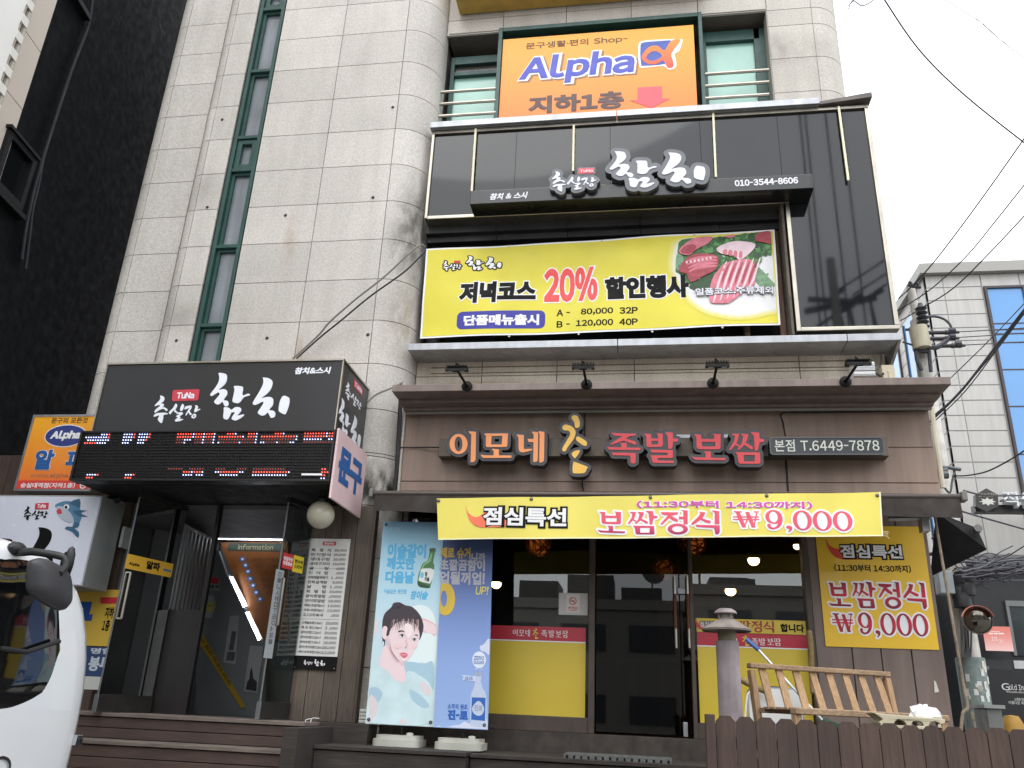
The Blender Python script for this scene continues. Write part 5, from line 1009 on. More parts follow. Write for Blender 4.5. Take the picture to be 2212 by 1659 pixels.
b = B(); b.box(X0, X1-.01, 6.72, 7.6, 2.97, 3.0); b.box(X0, X1-.01, 6.95, 7.58, 3.001, 3.46); b.build('soffit', BLACKM, cn)
ld = thing('led_display', 'wide black LED dot board scrolling red and white characters over the stair entrance', 'display', (-3.9, 6.8, 2.96))
PD = PY(6.66); d = [PD.uv(p) for p in ((158,1042),(718,1035),(724,922),(180,935))]; dx0, dx1, dz0, dz1 = -5.135, d[2][0]+.005, (d[0][1]+d[1][1])/2, (d[2][1]+d[3][1])/2
b = B(); b.box(dx0, dx1, 6.685, 6.79, dz0, dz1); b.build('case', M('led_case', c(20,20,21), .5), ld)
b = B(); e = .018; b.box(dx0, dx1, 6.66, 6.684, dz0, dz0+e); b.box(dx0, dx1, 6.66, 6.684, dz1-e, dz1); b.box(dx0, dx0+e, 6.66, 6.684, dz0+e, dz1-e); b.box(dx1-e, dx1, 6.66, 6.684, dz0+e, dz1-e); b.build('frame', BLACKP, ld, bevel=.003)
NR, NC = 16, 96; sxp = (dx1-dx0-2*e)/NC; szp = (dz1-dz0-2*e)/NR; lit = {}
def seg(r, a, z, col): 
    for q_ in range(a, z+1): lit[(r, q_)] = col
for r, a, z, k in ((0,7,10,'w'),(1,1,10,'w'),(2,2,10,'w'),(3,1,5,'r'),(3,6,9,'w'),(0,10,10,'r'),(1,10,10,'r'),(0,16,19,'w'),(1,16,19,'w'),(2,16,19,'w'),(3,16,18,'w'),(0,20,20,'r'),(1,20,20,'r'),(0,22,25,'w'),(1,22,25,'w'),(2,22,24,'w'),(3,22,24,'w'),(0,26,26,'r'),(1,26,26,'r'),(2,25,25,'r'),
  (0,37,42,'r'),(1,37,42,'r'),(2,37,39,'d'),(2,40,42,'w'),(3,37,39,'d'),(3,40,40,'w'),(0,43,43,'w'),(1,43,43,'w'),(0,44,46,'r'),(1,44,46,'r'),(2,44,46,'d'),(3,44,46,'d'),(0,47,47,'w'),(1,47,47,'w'),(2,47,47,'w'),(3,47,47,'w'),(0,48,50,'r'),(1,48,50,'r'),(2,48,50,'d'),(3,48,50,'d'),(0,51,51,'w'),(1,51,51,'w'),(2,51,51,'w'),(3,51,51,'w'),
  (0,56,58,'r'),(0,59,59,'w'),(1,53,61,'r'),(1,62,62,'w'),(2,53,66,'d'),(3,53,53,'w'),(3,54,60,'d'),(3,61,61,'w'),(3,62,66,'d'),(0,64,66,'r'),(1,64,66,'r'),(0,67,67,'w'),(1,67,67,'w'),(2,67,67,'w'),(3,67,67,'w'),(0,74,76,'r'),(0,77,77,'w'),(1,69,81,'r'),(1,82,82,'w'),(2,69,81,'d'),(2,82,82,'w'),(3,69,70,'w'),(3,71,74,'d'),(3,75,75,'w'),(3,76,79,'d'),(3,80,81,'w'),
  (0,85,92,'r'),(1,85,92,'r'),(0,93,93,'w'),(1,93,93,'w'),(2,85,91,'w'),(3,85,95,'d'),(0,94,95,'r'),(1,94,95,'r'),(2,94,95,'w'),
  (14,5,8,'w'),(15,5,7,'r'),(14,9,9,'r'),(14,20,22,'w'),(15,20,22,'r'),(14,23,23,'r'),(12,36,41,'d'),(12,44,49,'d'),(13,42,44,'r'),(13,46,48,'r'),(13,45,45,'w'),(13,49,49,'w'),(14,42,45,'w'),(14,47,49,'w'),(12,54,57,'d'),(12,62,65,'d'),(13,54,55,'w'),(13,56,62,'r'),(13,63,64,'w'),(14,56,62,'w'),(12,68,79,'d'),(13,68,80,'r'),(13,81,81,'w'),(14,68,80,'w'),(12,93,94,'r'),(13,93,95,'r'),(14,93,94,'r'),(15,93,94,'w')): seg(r, a, z, k)
b = B(); idx = {'r': 1, 'w': 2, 'd': 3}
for r in range(NR):
    for q_ in range(NC):
        k = idx.get(lit.get((r, q_)), 0); x, z = dx0+e+(q_+.5)*sxp, dz1-e-(r+.5)*szp; rr = .0050 if k in (1,2) else .0046
        b.lathe([(rr, 0), (rr*.9, .006), (.0001, .009)], (x, 6.684, z), (0,-1,0), 6, k)
        if not k: b.box(x-sxp*.42, x+sxp*.42, 6.670, 6.6835, z+szp*.36, z+szp*.46, 4)
b.build('dots', [M('dot_off', c(52,52,54), .4), M('dot_red', (1,.07,.04,1), .4, emit=2.2), M('dot_white', c(180,192,255), .4, emit=2.2), M('dot_dim', c(200,70,60), .4, emit=.25), M('louvre', c(40,40,42), .6)], ld)
b = B(); bx = pbox(PD, c4(1953,1422), c4(2088,1410)); b.slab(PD, bx[0], bx[1], bx[2], bx[3], .002, .004); b.build('maker_label', WHITE, ld)
pk = thing('side_sign', 'pale pink sign with blue lettering on the end of the LED board', 'sign', (-2.64, 7.0, 2.9)); PK = Pl((dx1+.03, 6.7, 0), (0,1,0), (0,0,1))
q = [PK.uv(c5(*p)) for p in ((0,1510),(108,1555),(133,1258),(0,1125))]; z0_ = 2.83; z1_ = 3.46
b = B(); b.slab(PK, -.02, z0_, .78, z1_, -.02, 0); b.build('panel', M('sign_pink', c(226,196,198), .4, noise=(2,.08)), pk)
b = B(); ink(b, PK, '문구', (.06, z0_+.17, .70, z0_+.50), .06, .003); b.build('lettering', M('sign_blue', c(36,92,156), .5), pk)
b = B(); b.box(X1-.02, dx1+.009, 6.86, 6.9, dz0+.05, dz0+.1); b.box(X1-.02,dx1+.009,7.2,7.24,dz0+.05,dz0+.1); b.build('bracket', BLACKP, pk)
# globe lamp under the canopy
gp = A(693, 1112, 7.05); gl = thing('globe_lamp', 'unlit frosted globe lamp hanging under the canopy beside the menu board', 'lamp', (gp.x, gp.y, 2.96))
b = B(); b.ball(gp, .125, 24); b.build('globe', M('frosted_globe', c(196,192,170), .25, noise=(2,.1), coat=.3), gl, smooth=True)
b = B(); b.lathe([(.06,.10),(.06,.14),(.03,.16),(.03,2.97-gp.z)], gp, n=14); b.build('stem', BLACKP, gl, smooth=True)
sp = A(236, 1083, 7.2); sc_ = thing('spotlight', 'small black spotlight under the left end of the canopy', 'spotlight', (sp.x, sp.y, 2.96))
b = B(); b.tube([(sp.x,sp.y,2.965),(sp.x,sp.y,sp.z+.03)], .012, 6); b.tube([sp + Vector((.06,.05,.04)), sp + Vector((-.05,-.06,-.03))], .04, 12, 0, .05); b.build('body', BLACKP, sc_, smooth=True)
b = B(); b.tube([sp + Vector((-.051,-.061,-.031)), sp + Vector((-.054,-.064,-.033))], .036, 12); b.build('lens', M('spot_lens', c(170,172,172), .2), sc_)
# menu board
PM = PY(7.48); mn = thing('menu_board', 'tall white lunch menu board with prices on grey planks beside the entrance', 'menu board', tuple(A(680,1446,7.48)))
q = [PM.uv(p) for p in (b2(1160,1125), b2(1383,1143), b2(1465,437), b2(1245,435))]; mx0, mx1 = (q[0][0]+q[3][0])/2, (q[1][0]+q[2][0])/2; mz0, mz1 = (q[0][1]+q[1][1])/2, (q[2][1]+q[3][1])/2
b = B(); b.slab(PM, mx0, mz0+.115, mx1, mz1, -.012, 0); b.build('sheet', M('menu_white', c(220,220,216), .45, noise=(2,.05)), mn)
b = B(); b.slab(PM, mx0, mz0, mx1, mz0+.114, -.012, .0005); b.build('footer', BLACKI, mn)
W_ = mx1-mx0; H_ = mz1-mz0
b = B(); b.prism(PM, [rrect(mx0+W_*.34, mz1-.062, mx0+W_*.66, mz1-.028, .006)], .001, .003); b.build('title_tag', REDI, mn)
b = B(); ink(b, PM, '점심메뉴', (mx0+W_*.37, mz1-.057, mx0+W_*.63, mz1-.033), .04, .004); fl_ = fitted(LOGO[:8], (mx0+W_*.24, mz0+.035, mx0+W_*.45, mz0+.08)) + fitted(LOGO[8:13], (mx0+W_*.48, mz0+.03, mx0+W_*.74, mz0+.088)); shapes_into(b, PM, fl_, .001, .003); b.build('lettering', WHITE, mn)
rows = [('특  정  식','35,000'),('런치정식','25,000'),('생대구탕','16,000'),('생대구지리','16,000'),('굴      탕',',000'),('민  어  탕',',000'),('전복해물뚝배기','1 ,000'),('전복삼계탕','5,000'),('알      탕','1 ,000'),('회  덮  밥','10,000'),('광어회덮밥','  ,000'),('연어회덮밥','18,000'),('메밀+초밥(8pc)','13,000'),('우동+초밥(8pc)','13,000'),('도다리쑥국',',000'),None,('스페셜초밥(14pc)','25,000'),('특 초 밥(14pc)','2 ,000'),('광어초밥(12pc)','20,000'),('장어초밥(12pc)','25,000'),('연어초밥(12pc)','18,000'),('광어+연어초밥(12pc)','20,000'),('새우+유부초밥(10pc)','12,000')]
b = B(); top = mz1-.088; bot = mz0+.125; hh = (top-bot)/(len(rows)-.35); y = top
for r in rows:
    if r is None: b.slab(PM, mx0+.02, y-hh*.33, mx1-.02, y-hh*.33+.002, .0005, .002); y -= hh*.65; continue
    wd = W_*(.48 if len(r[0]) < 12 else .56); ink(b, PM, r[0], (mx0+W_*.08, y-hh*.82, mx0+W_*.08+wd, y-hh*.12), .012, .002)
    pw = W_*.05*len(r[1]); ink(b, PM, r[1], (mx1-.025-pw, y-hh*.8, mx1-.025, y-hh*.18), .012, .002)
    if r[0][0] in '굴': b.slab(PM, mx0+W_*.05, y-hh*.5, mx1-.01, y-hh*.5+.0015, .003, .004)
    y -= hh
b.build('lettering', M('menu_ink', c(52,50,50), .6), mn)
b = B()
for u in (mx0+.015, mx1-.015):
    for v in (mz0+.015, mz1-.015): b.lathe([(.006,0),(.005,.004),(0,.005)], PM.w(u,v,.0006), (0,-1,0), 8)
b.build('screw', STEEL, mn)

# ================================================================ signs on the planks, far left
ORG2 = ramp_mat('orange_box_print', [(0,c(238,108,62)), (.4,c(244,146,52)), (1,c(246,176,40))], 3.0, 3.85, .35)
oa = thing('orange_sign', 'orange stationery light box partly hidden by the LED board at far left', 'sign', (-5.8, 7.35, 3.0)); PO = PY(7.3)
q = [PO.uv(c4(*p)) for p in ((92,1522),(575,1522),(225,1030))]; ox0, oz0, oz1 = q[0][0]-.01, q[0][1], q[2][1]; ox1 = q[1][0]+.02
b = B(); b.box(ox0, ox1, 7.31, 7.498, oz0, oz1); b.build('case', M('case_grey', c(140,138,134), .5, .3), oa)
b = B(); e = .022; b.box(ox0,ox1,7.295,7.312,oz0,oz0+e); b.box(ox0,ox1,7.295,7.312,oz1-e,oz1); b.box(ox0,ox0+e,7.295,7.312,oz0+e,oz1-e); b.box(ox1-e,ox1,7.295,7.312,oz0+e,oz1-e); b.build('frame', ALU, oa)
b = B(); b.slab(PO, ox0+e, oz0+e, ox1-e, oz1-e, -.0095, 0); b.build('panel', ORG2, oa)
rz = PO.uv(c4(330,1455))[1]; b = B(); b.slab(PO, ox0+e, oz0+e, ox1-e, rz, .001, .003); b.build('red_strip', M('strip_red', c(220,70,62), .4), oa)
b = B(); ink(b, PO, '문구의 모든것', pbox(PO, c4(330,1085), c4(575,1045)), .02, .002); b.build('lettering', MATS['brown_ink'], oa)
b = B(); cx, cy = PO.uv(c4(425,1165)); b.prism(PO, [ellipse(cx,cy,.225,.112,32)], .001, .003); b.prism(PO, [ellipse(cx,cy,.235,.122,32)], .0005, .0018, 1); b.build('oval', [M('oval_navy', c(44,58,130), .4), WHITE], oa)
b = B(); ink(b, PO, 'Alpha', pbox(PO, c4(318,1198), c4(528,1132)), .07, .005, slant=.15); ink(b, PO, '숭실대역점(지하1층)', pbox(PO, c4(130,1503), c4(492,1470)), .03, .004); cx, cy = PO.uv(c4(540,1487)); b.prism(PO, [ellipse(cx,cy,.035,.035,16), ellipse(cx,cy,.024,.024,16)], .004, .005); b.slab(PO, cx-.015, cy-.006, cx+.015, cy+.006, .004, .0055); b.build('lettering', WHITE, oa)
bx = pbox(PO, c4(210,1385), c4(365,1255)); bx2 = pbox(PO, c4(415,1385), c4(575,1255))
outlined('알', bx, PO, oa, MATS['sign_blue'], .075, .05, .003); outlined('파', bx2, PO, oa, MATS['sign_blue'], .075, .05, .003)
b = B(); ink(b, PO, 'www.alpha.co.kr', pbox(PO, c4(192,1440), c4(570,1408)), .02, .003); b.build('lettering', M('url_ink', c(170,120,90), .5), oa)
# white light box with the tuna emblem
PT = PY(7.0); tx1 = PT.uv((221,1070))[0]; tz1 = PT.uv((221,1070))[1]; tz0 = PT.uv((178,1267))[1]; tx0 = tx1-1.9
tb = thing('tuna_light_box', 'white light box with black brush lettering and a blue tuna emblem behind the van', 'sign', (tx1-.9, 7.2, tz0))
b = B(); b.box(tx0, tx1, 7.005, 7.38, tz0, tz1); b.build('case', M('case_silver', c(162,164,164), .4, .4, noise=(4,.1)), tb, bevel=.006)
b = B(); b.slab(PT, tx0+.015, tz0+.015, tx1-.012, tz1-.015, -.006, 0); b.build('panel', M('acrylic_white', c(216,220,232), .25, coat=.3), tb)
b = B(); sm_ = [[[PT.uv(b1(128 + (p[0]-22)*.193, 262 + (p[1]-398)*.19)) for p in l]] for l in BR_CHUSIL] + [[[PT.uv(b1(128 + (p[0]-22)*.193, 262 + (p[1]-398)*.19)) for p in l] for l in CHUSIL_RING]]
big = [[[PT.uv(b1(-165 + (p[0]-845)*.49, 375 + (p[1]-138)*.49)) for p in l]] for l in BR_CHAMCHI[1:]]
shapes_into(b, PT, sm_ + big, .001, .004); b.build('lettering', BLACKI, tb)
b = B(); b.prism(PT, [put(PT, b1, [(190,247),(262,243),(258,278),(186,280)])], .001, .003); b.build('tag_face', MATS['tag_crimson'], tb)
b = B(); ink(b, PT, 'TuNa', pbox(PT, b1(198,272), b1(250,252)), .04, .005); b.build('lettering', WHITE, tb)
FB, FB2, FP, FBK = M('tuna_blue', c(84,130,160), .5), M('tuna_dark', c(58,98,128), .5), M('tuna_belly', c(176,186,198), .5), M('tuna_line', c(30,38,48), .5)
def em(pts, k, w, sm=3): b.prism(PT, [put(PT, b1, smooth_loop(pts, sm) if sm else pts)], w, w+.001, k)
b = B(); body = [(293,262),(320,242),(360,234),(400,245),(428,275),(437,310),(428,345),(405,375),(395,350),(370,350),(335,335),(305,300),(330,300)]
em(body, 0, .001); em([(300,268),(330,300),(306,300),(336,334),(372,348),(395,346),(385,310),(360,280),(330,262)], 2, .0022)
em([(370,245),(425,222),(428,270),(405,262)], 1, .0022, 2); em([(395,285),(470,285),(430,300),(472,318),(430,318),(400,300)], 1, .0034, 2); em([(395,350),(425,352),(418,375),(398,380),(422,400),(418,432),(385,398),(348,384),(360,370),(388,372)], 1, .0034, 2)
em([(303,285),(322,275),(333,300),(310,304)], 4, .0034, 2); em(ellipse(356,266,15,14,14), 5, .0034, 0); em(ellipse(354,268,8,9,12), 3, .0046, 0)
b.build('tuna_emblem', [FB, FB2, FP, FBK, M('tuna_red', c(196,66,70), .5), WHITE], tb)
b = B(); b.box(tx1+.02, tx1+.05, 7.38, 7.5, 2.5, 2.7); b.build('bracket', M('hinge_grey', c(180,182,182), .4, .5), tb)
# posters under it
PQ = PY(7.492); q = [PQ.uv(b1(*p)) for p in ((395,702),(705,706),(640,1012),(430,1012))]; px0, px1 = q[1][0]-1.0, (q[1][0]+q[2][0])/2; pz1, pz0 = q[0][1], q[2][1]
yp = thing('poster', 'yellow poster with blue lettering and a red bent arrow behind the glass door', 'poster', (px1-.5, 7.49, pz0))
b = B(); b.slab(PQ, px0, pz0, px1, pz1, -.004, 0); b.build('sheet', M('poster_gold', c(222,184,72), .5, noise=(2,.06)), yp)
b = B(); ink(b, PQ, '문구', (px0+.02, PQ.uv(b1(420,940))[1], PQ.uv(b1(505,800))[0], PQ.uv(b1(450,768))[1]), .07, .002); b.build('lettering', M('royal_blue', c(40,80,160), .5), yp)
b = B(); ink(b, PQ, '지하\n1층', pbox(PQ, b1(540,928), b1(615,800)), .04, .002); b.build('lettering', BLACKI, yp)
b = B(); b.prism(PQ, [put(PQ, b1, [(535,748),(672,748),(640,945),(645,945),(605,975),(585,942),(600,945),(622,782),(538,782)])], .001, .003); b.build('arrow', REDI, yp)
bp_ = thing('poster', 'navy and white poster just below the yellow arrow poster', 'poster', (px1-.5, 7.49, pz0-.5)); z_ = [PQ.uv(b1(600,y))[1] for y in (1014,1175,1245)]
xq = PQ.uv(b1(625,1120))[0]
b = B(); b.slab(PQ, px0, z_[1], xq, z_[0]-.004, -.004, -.0005); b.slab(PQ, px0, z_[2], xq, z_[1], -.004, -.0006, 1); b.build('sheet', [M('navy_sheet', c(54,76,116), .5), M('sheet_white', c(206,208,200), .5)], bp_)
b = B(); ink(b, PQ, '봉투', pbox(PQ, b1(465,1140), b1(600,1068)), .04, .002); ink(b, PQ, '명함', (PQ.uv(b1(488,1020))[0], z_[0]-.065, PQ.uv(b1(610,1020))[0], z_[0]-.012), .04, .002); b.build('lettering', M('pale_ink', c(206,214,224), .5), bp_)

# ================================================================ soju banner stands
def stand(pts, Y, label, print_mat, top_hidden=None):
    pl = Pl((0, Y, .87), (1,0,0), (0,.02,1)); q = [pl.uv(p) for p in pts]; return pl, q
PV = Pl((0, 7.35, .87), (1,0,0), (-.018,.03,1), skew=True); v0 = PV.uv(b3(155,1372)); v1 = PV.uv(b3(592,1392)); vt = PV.uv(b3(262,62)); 
ux0, ux1 = v0[0]-.0, v1[0]+.012; vz0, vz1 = (v0[1]+v1[1])/2, vt[1]
SKY1 = ramp_mat('banner_sky', [(0,c(206,226,228)), (.5,c(196,222,232)), (.85,c(160,206,226)), (1,c(126,172,200))], .87+vz0, .87+vz1, .45)
PVo_ = PV
def stand_base(t, u):
    b = B(); p = PV.w(u, 0, -.03); b.prism(Pl((p.x, p.y, .874), (1,0,0), (0,1,0)), [rrect(-.2,-.16,.2,.2,.07)], 0, .055); b.prism(Pl((p.x, p.y, .874), (1,0,0), (0,1,0)), [rrect(-.18,-.14,.18,.18,.07)], .055, .085); b.lathe([(.03,.085),(.03,.105),(.01,.11)], (p.x+.1,p.y-.05,.874), n=12)
    b.build('water_base', M('base_white', c(186,186,176), .5, noise=(4,.15)), t, bevel=.02, smooth=True)
    b = B(); b.tube([(p.x, p.y+.05, .95), (p.x, p.y+.06, .87+vz1+.02)], .011, 8)
    for v in (vz0+.03, vz1-.03): b.tube([PV.w(u-.28, v, -.02), (p.x, p.y+.06, .87+v), PV.w(u+.28, v, -.02)], .006, 6)
    b.build('pole', BLACKP, t)
s1_ = thing('banner_stand', 'pale blue banner stand showing a young woman and a green bottle', 'banner stand', tuple(PV.w((ux0+ux1)/2,0,0)), 'banner stands on the platform')
b = B(); b.sheet(PV, ux0, vz0, ux1, vz1, 6, 24); b.build('banner', SKY1, s1_); stand_base(s1_, (ux0+ux1)/2)
LB = M('print_azure', c(88,178,222), .5)
for s, x0, y0, x1, y1 in (('이슬같이',145,285,450,178),('깨끗한',138,375,362,282),('다음날',128,480,358,390)): b = B(); ink(b, PV, s, pbox(PV, z6(x0,y1+(y0-y1)), z6(x1,y1)), .055, .002); b.build('lettering', LB, s1_)
b = B(); ink(b, PV, '이슬같은 깨끗함', pbox(PV, z6(120,560), z6(298,528)), .02, .002); ink(b, PV, '참이슬', pbox(PV, z6(318,605), z6(455,540)), .05, .002, slant=.15); b.build('lettering', LB, s1_)
b = B(); ink(b, PV, '하이트진로', pbox(PV, z6(165,75), z6(243,52)), .02, .002); b.build('lettering', M('print_pale', c(190,216,232), .5), s1_)
def pic(pl, f, items, mats, name, par_, sm=3, base=.002):
    b = B(); lo, hi = (ux0+.004, ux1-.004) if pl is PVo_ else (sx0_+.003, sx1_-.004)
    for i, it in enumerate(items):
        k, pts = it[:2]; b.prism(pl, [[(min(max(u, lo), hi), max(v, vz0+.004)) for u, v in put(pl, f, smooth_loop(pts, it[2] if len(it) > 2 else sm))]], base + i*.00012, base + .0006 + i*.00012, k)
    return b.build(name, mats, par_)
BOT = [M('bottle_green', c(64,120,64), .3), M('bottle_light', c(128,182,120), .3), M('bottle_dark', c(34,74,40), .3), M('label_white', c(226,230,226), .5), M('label_blue', c(120,190,222), .5)]
pic(PV, z6, [(0,[(475,215),(515,213),(517,240),(512,252),(500,320),(508,345),(500,420),(480,500),(462,520),(400,512),(380,490),(382,440),(398,380),(420,330),(455,308),(470,250)]), (1,[(482,255),(492,255),(480,310),(455,330),(432,345),(420,372),(412,368),(425,335),(460,308)]), (2,[(385,470),(475,505),(462,518),(400,510),(382,490)]), (2,[(475,216),(514,214),(515,236),(474,238)]), (3,[(415,370),(505,378),(482,475),(452,480),(390,462),(394,430),(402,392)]), (4,[(400,410),(418,395),(428,415),(420,440),(404,440)])], BOT, 'bottle_picture', s1_)
b = B(); ink(b, PV, '참\n이슬', pbox(PV, z6(432,468), z6(474,395)), .05, .0042); b.build('lettering', BLACKI, s1_)
SK = [M('skin', c(236,214,218), .5), M('skin_shade', c(228,190,196), .5), M('hair', c(62,54,62), .5), M('hair_brown', c(128,104,104), .5), M('lips', c(222,104,122), .5), M('eye', c(58,44,48), .5), M('dress', c(204,228,232), .5, noise=(7,.10)), M('dress_blue', c(168,200,216), .5), M('bg_white', c(226,240,240), .5), M('petal', c(222,212,214), .5), WHITE, WHITE, M('blush', c(240,206,210), .5), M('hair_wisp', c(178,152,152), .5), M('skin_light', c(246,228,228), .5)]
random.seed(17); BANGS = []
for q_ in range(19):
    xx = 172 + q_*12.2; ln_ = random.uniform(52,92) - abs(q_-9)*1.2; BANGS.append(((2,3,13)[q_ % 3] if q_ % 5 else 2, [(xx, 768 - 9*math.sin(q_/18*math.pi)), (xx+9, 768 - 9*math.sin(q_/18*math.pi)), (xx+1+(q_-9)*1.1, 772+ln_*.6), (xx-6+(q_-9)*1.3, 772+ln_)], 2))
pic(PV, z6, [
 (8,[(300,700),(420,650),(515,760),(512,1100),(420,1090),(300,1100),(330,900)]), (9,[(40,760),(75,770),(70,850),(48,880),(42,820)]),
 (1,[(405,750),(520,800),(518,885),(470,865),(410,850)]), (0,[(420,770),(515,810),(515,870),(430,845)]),
 (7,[(270,1100),(330,1085),(430,1100),(500,1090),(498,1300),(400,1280),(300,1220)]),
 (0,[(140,960),(260,1010),(275,1110),(290,1200),(260,1262),(180,1220),(90,1130),(105,1010)]), (1,[(230,1000),(265,1030),(268,1120),(240,1080)]),
 (6,[(30,1130),(90,1120),(150,1160),(215,1230),(285,1240),(300,1160),(380,1180),(490,1290),(485,1560),(12,1555),(8,1330)]),
 (7,[(10,1300),(60,1280),(110,1330),(60,1420),(12,1400)]), (9,[(10,1350),(60,1370),(75,1440),(30,1540),(8,1550)]), (7,[(320,1300),(400,1340),(470,1420),(420,1440),(340,1380)]), (9,[(240,1540),(270,1520),(300,1555),(250,1560)]), (9,[(395,1240),(470,1270),(480,1340),(430,1330)]),
 (2,[(178,665),(195,635),(240,628),(285,650),(340,665),(395,720),(420,780),(425,830),(400,910),(380,900),(300,820),(150,880),(128,960),(110,930),(108,800),(125,720)]),
 (0,[(108,830),(135,810),(158,850),(150,900),(128,915),(108,890)]),
 (0,[(150,870),(165,800),(230,770),(330,780),(400,830),(395,900),(372,960),(345,1020),(310,1070),(270,1095),(235,1085),(195,1040),(160,960)]),
 (1,[(150,880),(165,960),(200,1045),(240,1088),(215,1085),(165,1010),(142,930)]),
 (2,[(140,880),(165,780),(220,735),(300,725),(370,745),(415,800),(420,850),(400,905),(392,850),(375,800),(330,775),(250,775),(200,800),(170,845),(160,880)]), *BANGS, (12,[(205,955),(235,940),(262,962),(240,985),(212,980)]), (12,[(338,965),(360,950),(380,955),(366,980),(345,985)]), (14,[(285,795),(330,800),(345,850),(310,905),(280,850)]), (14,[(250,1000),(275,1060),(300,1055),(285,1080),(255,1070)]), (13,[(165,900),(180,990),(225,1060),(250,1085),(215,1060),(175,1000)]),
 (2,[(232,850),(262,844),(285,858),(262,852),(236,858)]), (2,[(355,880),(375,876),(385,888),(370,884)]),
 (10,[(240,885),(260,875),(282,888),(262,897)]), (5,[(252,884),(262,876),(273,884),(264,896)]), (2,[(238,884),(260,871),(284,884),(262,878)]),
 (10,[(338,915),(355,907),(372,915),(355,924)]), (5,[(346,915),(356,908),(366,914),(357,924)]), (2,[(336,913),(355,903),(374,912),(355,909)]),
 (1,[(290,900),(305,950),(298,978),(282,975),(292,960)]), (5,[(284,972),(292,976),(286,980)]),
 (4,[(245,1022),(275,1015),(303,1025),(300,1042),(275,1056),(258,1045)]), (1,[(248,1026),(275,1030),(302,1030),(276,1036)]),
 (10,[(114,932),(120,928),(124,955),(116,956)]), (2,[(190,660),(230,640),(260,650),(220,670)])], SK, 'portrait', s1_, 4, .0021)
gr_ = M('grommet', c(60,54,50), .4, .7)
def grommets(t, us, vs, w=.003):
    b = B()
    for u in us:
        for v in vs: b.lathe([(.014,0),(.014,.003),(.006,.004),(.006,.001)], PV.w(u,v,w), (0,-1,0), 10)
    b.build('grommets', gr_, t)
grommets(s1_, (ux0+.03, ux1-.03), (vz0+.035, vz1-.03), .0085)
PV2 = Pl((0, 7.33, .87), (1,0,0), (-.03,.03,1), skew=True); w0_ = PV2.uv(b3(592,1392)); w1_ = PV2.uv(b3(950,1415)); sx0_, sx1_ = PV2.uv(b3(598,1392))[0], w1_[0]-.0; sz0, sz1 = (w0_[1]+w1_[1])/2, vz1-.0
NAVY = ramp_mat('banner_navy', [(0,c(150,178,222)), (.3,c(140,166,218)), (.55,c(112,136,190)), (.72,c(84,106,160)), (.9,c(62,80,128)), (1,c(50,62,102))], .87+sz0, .87+sz1, .45)
s2_ = thing('banner_stand', 'blue banner stand showing a yellow swim ring and a clear bottle', 'banner stand', tuple(PV2.w((sx0_+sx1_)/2,0,0)), 'banner stands on the platform')
b = B(); b.sheet(PV2, sx0_, sz0, sx1_, sz1, 6, 24); b.build('banner', NAVY, s2_); PVo = PV; PV = PV2; stand_base(s2_, (sx0_+sx1_)/2); 
GOLD = M('print_gold', c(206,174,66), .5); GW = M('print_cloud', c(172,172,182), .5)
for s, mt, bx in (('제로 슈거', GOLD, (552,290,788,208)), ('니까', GW, (792,312,902,248)), ('초깔끔함이', GW, (548,385,898,300)), ('업될꺼업!', GW, (545,490,898,395))): b = B(); ink(b, PV2, s, pbox(PV2, z6(bx[0],bx[1]), z6(bx[2],bx[3])), .045, .002); b.build('lettering', mt, s2_)
b = B(); ink(b, PV2, 'UP!', pbox(PV2, z6(822,570), z6(920,508)), .02, .002, slant=.1); b.build('lettering', M('print_lemon', c(222,206,80), .5), s2_)
b = B(); b.prism(PV2, [[(max(u, sx0_+.002), v) for u, v in put(PV2, z6, ellipse(592,602,76,128,32,.2))], put(PV2, z6, ellipse(582,600,24,62,24))], .002, .003, 0); b.build('swim_ring', M('ring_yellow', c(214,182,62), .4, noise=(4,.15)), s2_)
CL = M('cloud_print', c(206,212,232), .5)
pic(PV2, z6, [(0,[(930,905),(890,950),(858,965),(866,1000),(900,1010),(930,1030)]), (0,[(780,1560),(820,1528),(870,1545),(915,1530),(920,1612),(640,1598),(600,1592),(650,1575),(700,1570),(740,1545)]), (0,[(512,1595),(545,1575),(560,1594)]), (1,[(820,1172),(870,1172),(872,1200),(866,1230),(880,1290),(906,1350),(908,1560),(895,1588),(800,1580),(786,1560),(788,1350),(810,1290),(822,1230)]), (2,[(824,1166),(870,1166),(872,1195),(822,1192)]), (3,[(796,1358),(902,1362),(898,1540),(792,1530)],1), (1,[(848,1385),(890,1435),(880,1485),(845,1500),(808,1478),(800,1435)]), (4,[(718,1186),(822,1196),(822,1236),(720,1224),(735,1205)],1)], [CL, M('bottle_clear', c(188,200,222), .3), M('cap_silver', c(160,170,190), .3), M('label_cobalt', c(40,96,176), .5), M('ribbon_pale', c(198,210,232), .5)], 'bottle_picture', s2_)
b = B(); ink(b, PV2, '16.0도', pbox(PV2, z6(742,1222), z6(806,1200)), .02, .0042); ink(b, PV2, '소주의 원조', pbox(PV2, z6(610,1448), z6(765,1412)), .025, .0022); ink(b, PV2, '진-로', pbox(PV2, z6(608,1530), z6(768,1458)), .07, .0022); b.build('lettering', M('print_cobalt', c(38,94,176), .5), s2_)
b = B(); ink(b, PV2, '진로', pbox(PV2, z6(815,1460), z6(880,1418)), .03, .0045); b.build('lettering', M('label_grey', c(150,160,176), .5), s2_)
b = B(); cx, cy = PV2.uv(z6(852,1070)); b.prism(PV2, [ellipse(cx,cy,.060,.068,28)], .002, .003); ink(b, PV2, '제로 슈거', pbox(PV2, z6(815,1152), z6(882,1132)), .02, .0022); b.build('round_seal', M('seal_white', c(216,224,240), .5), s2_)
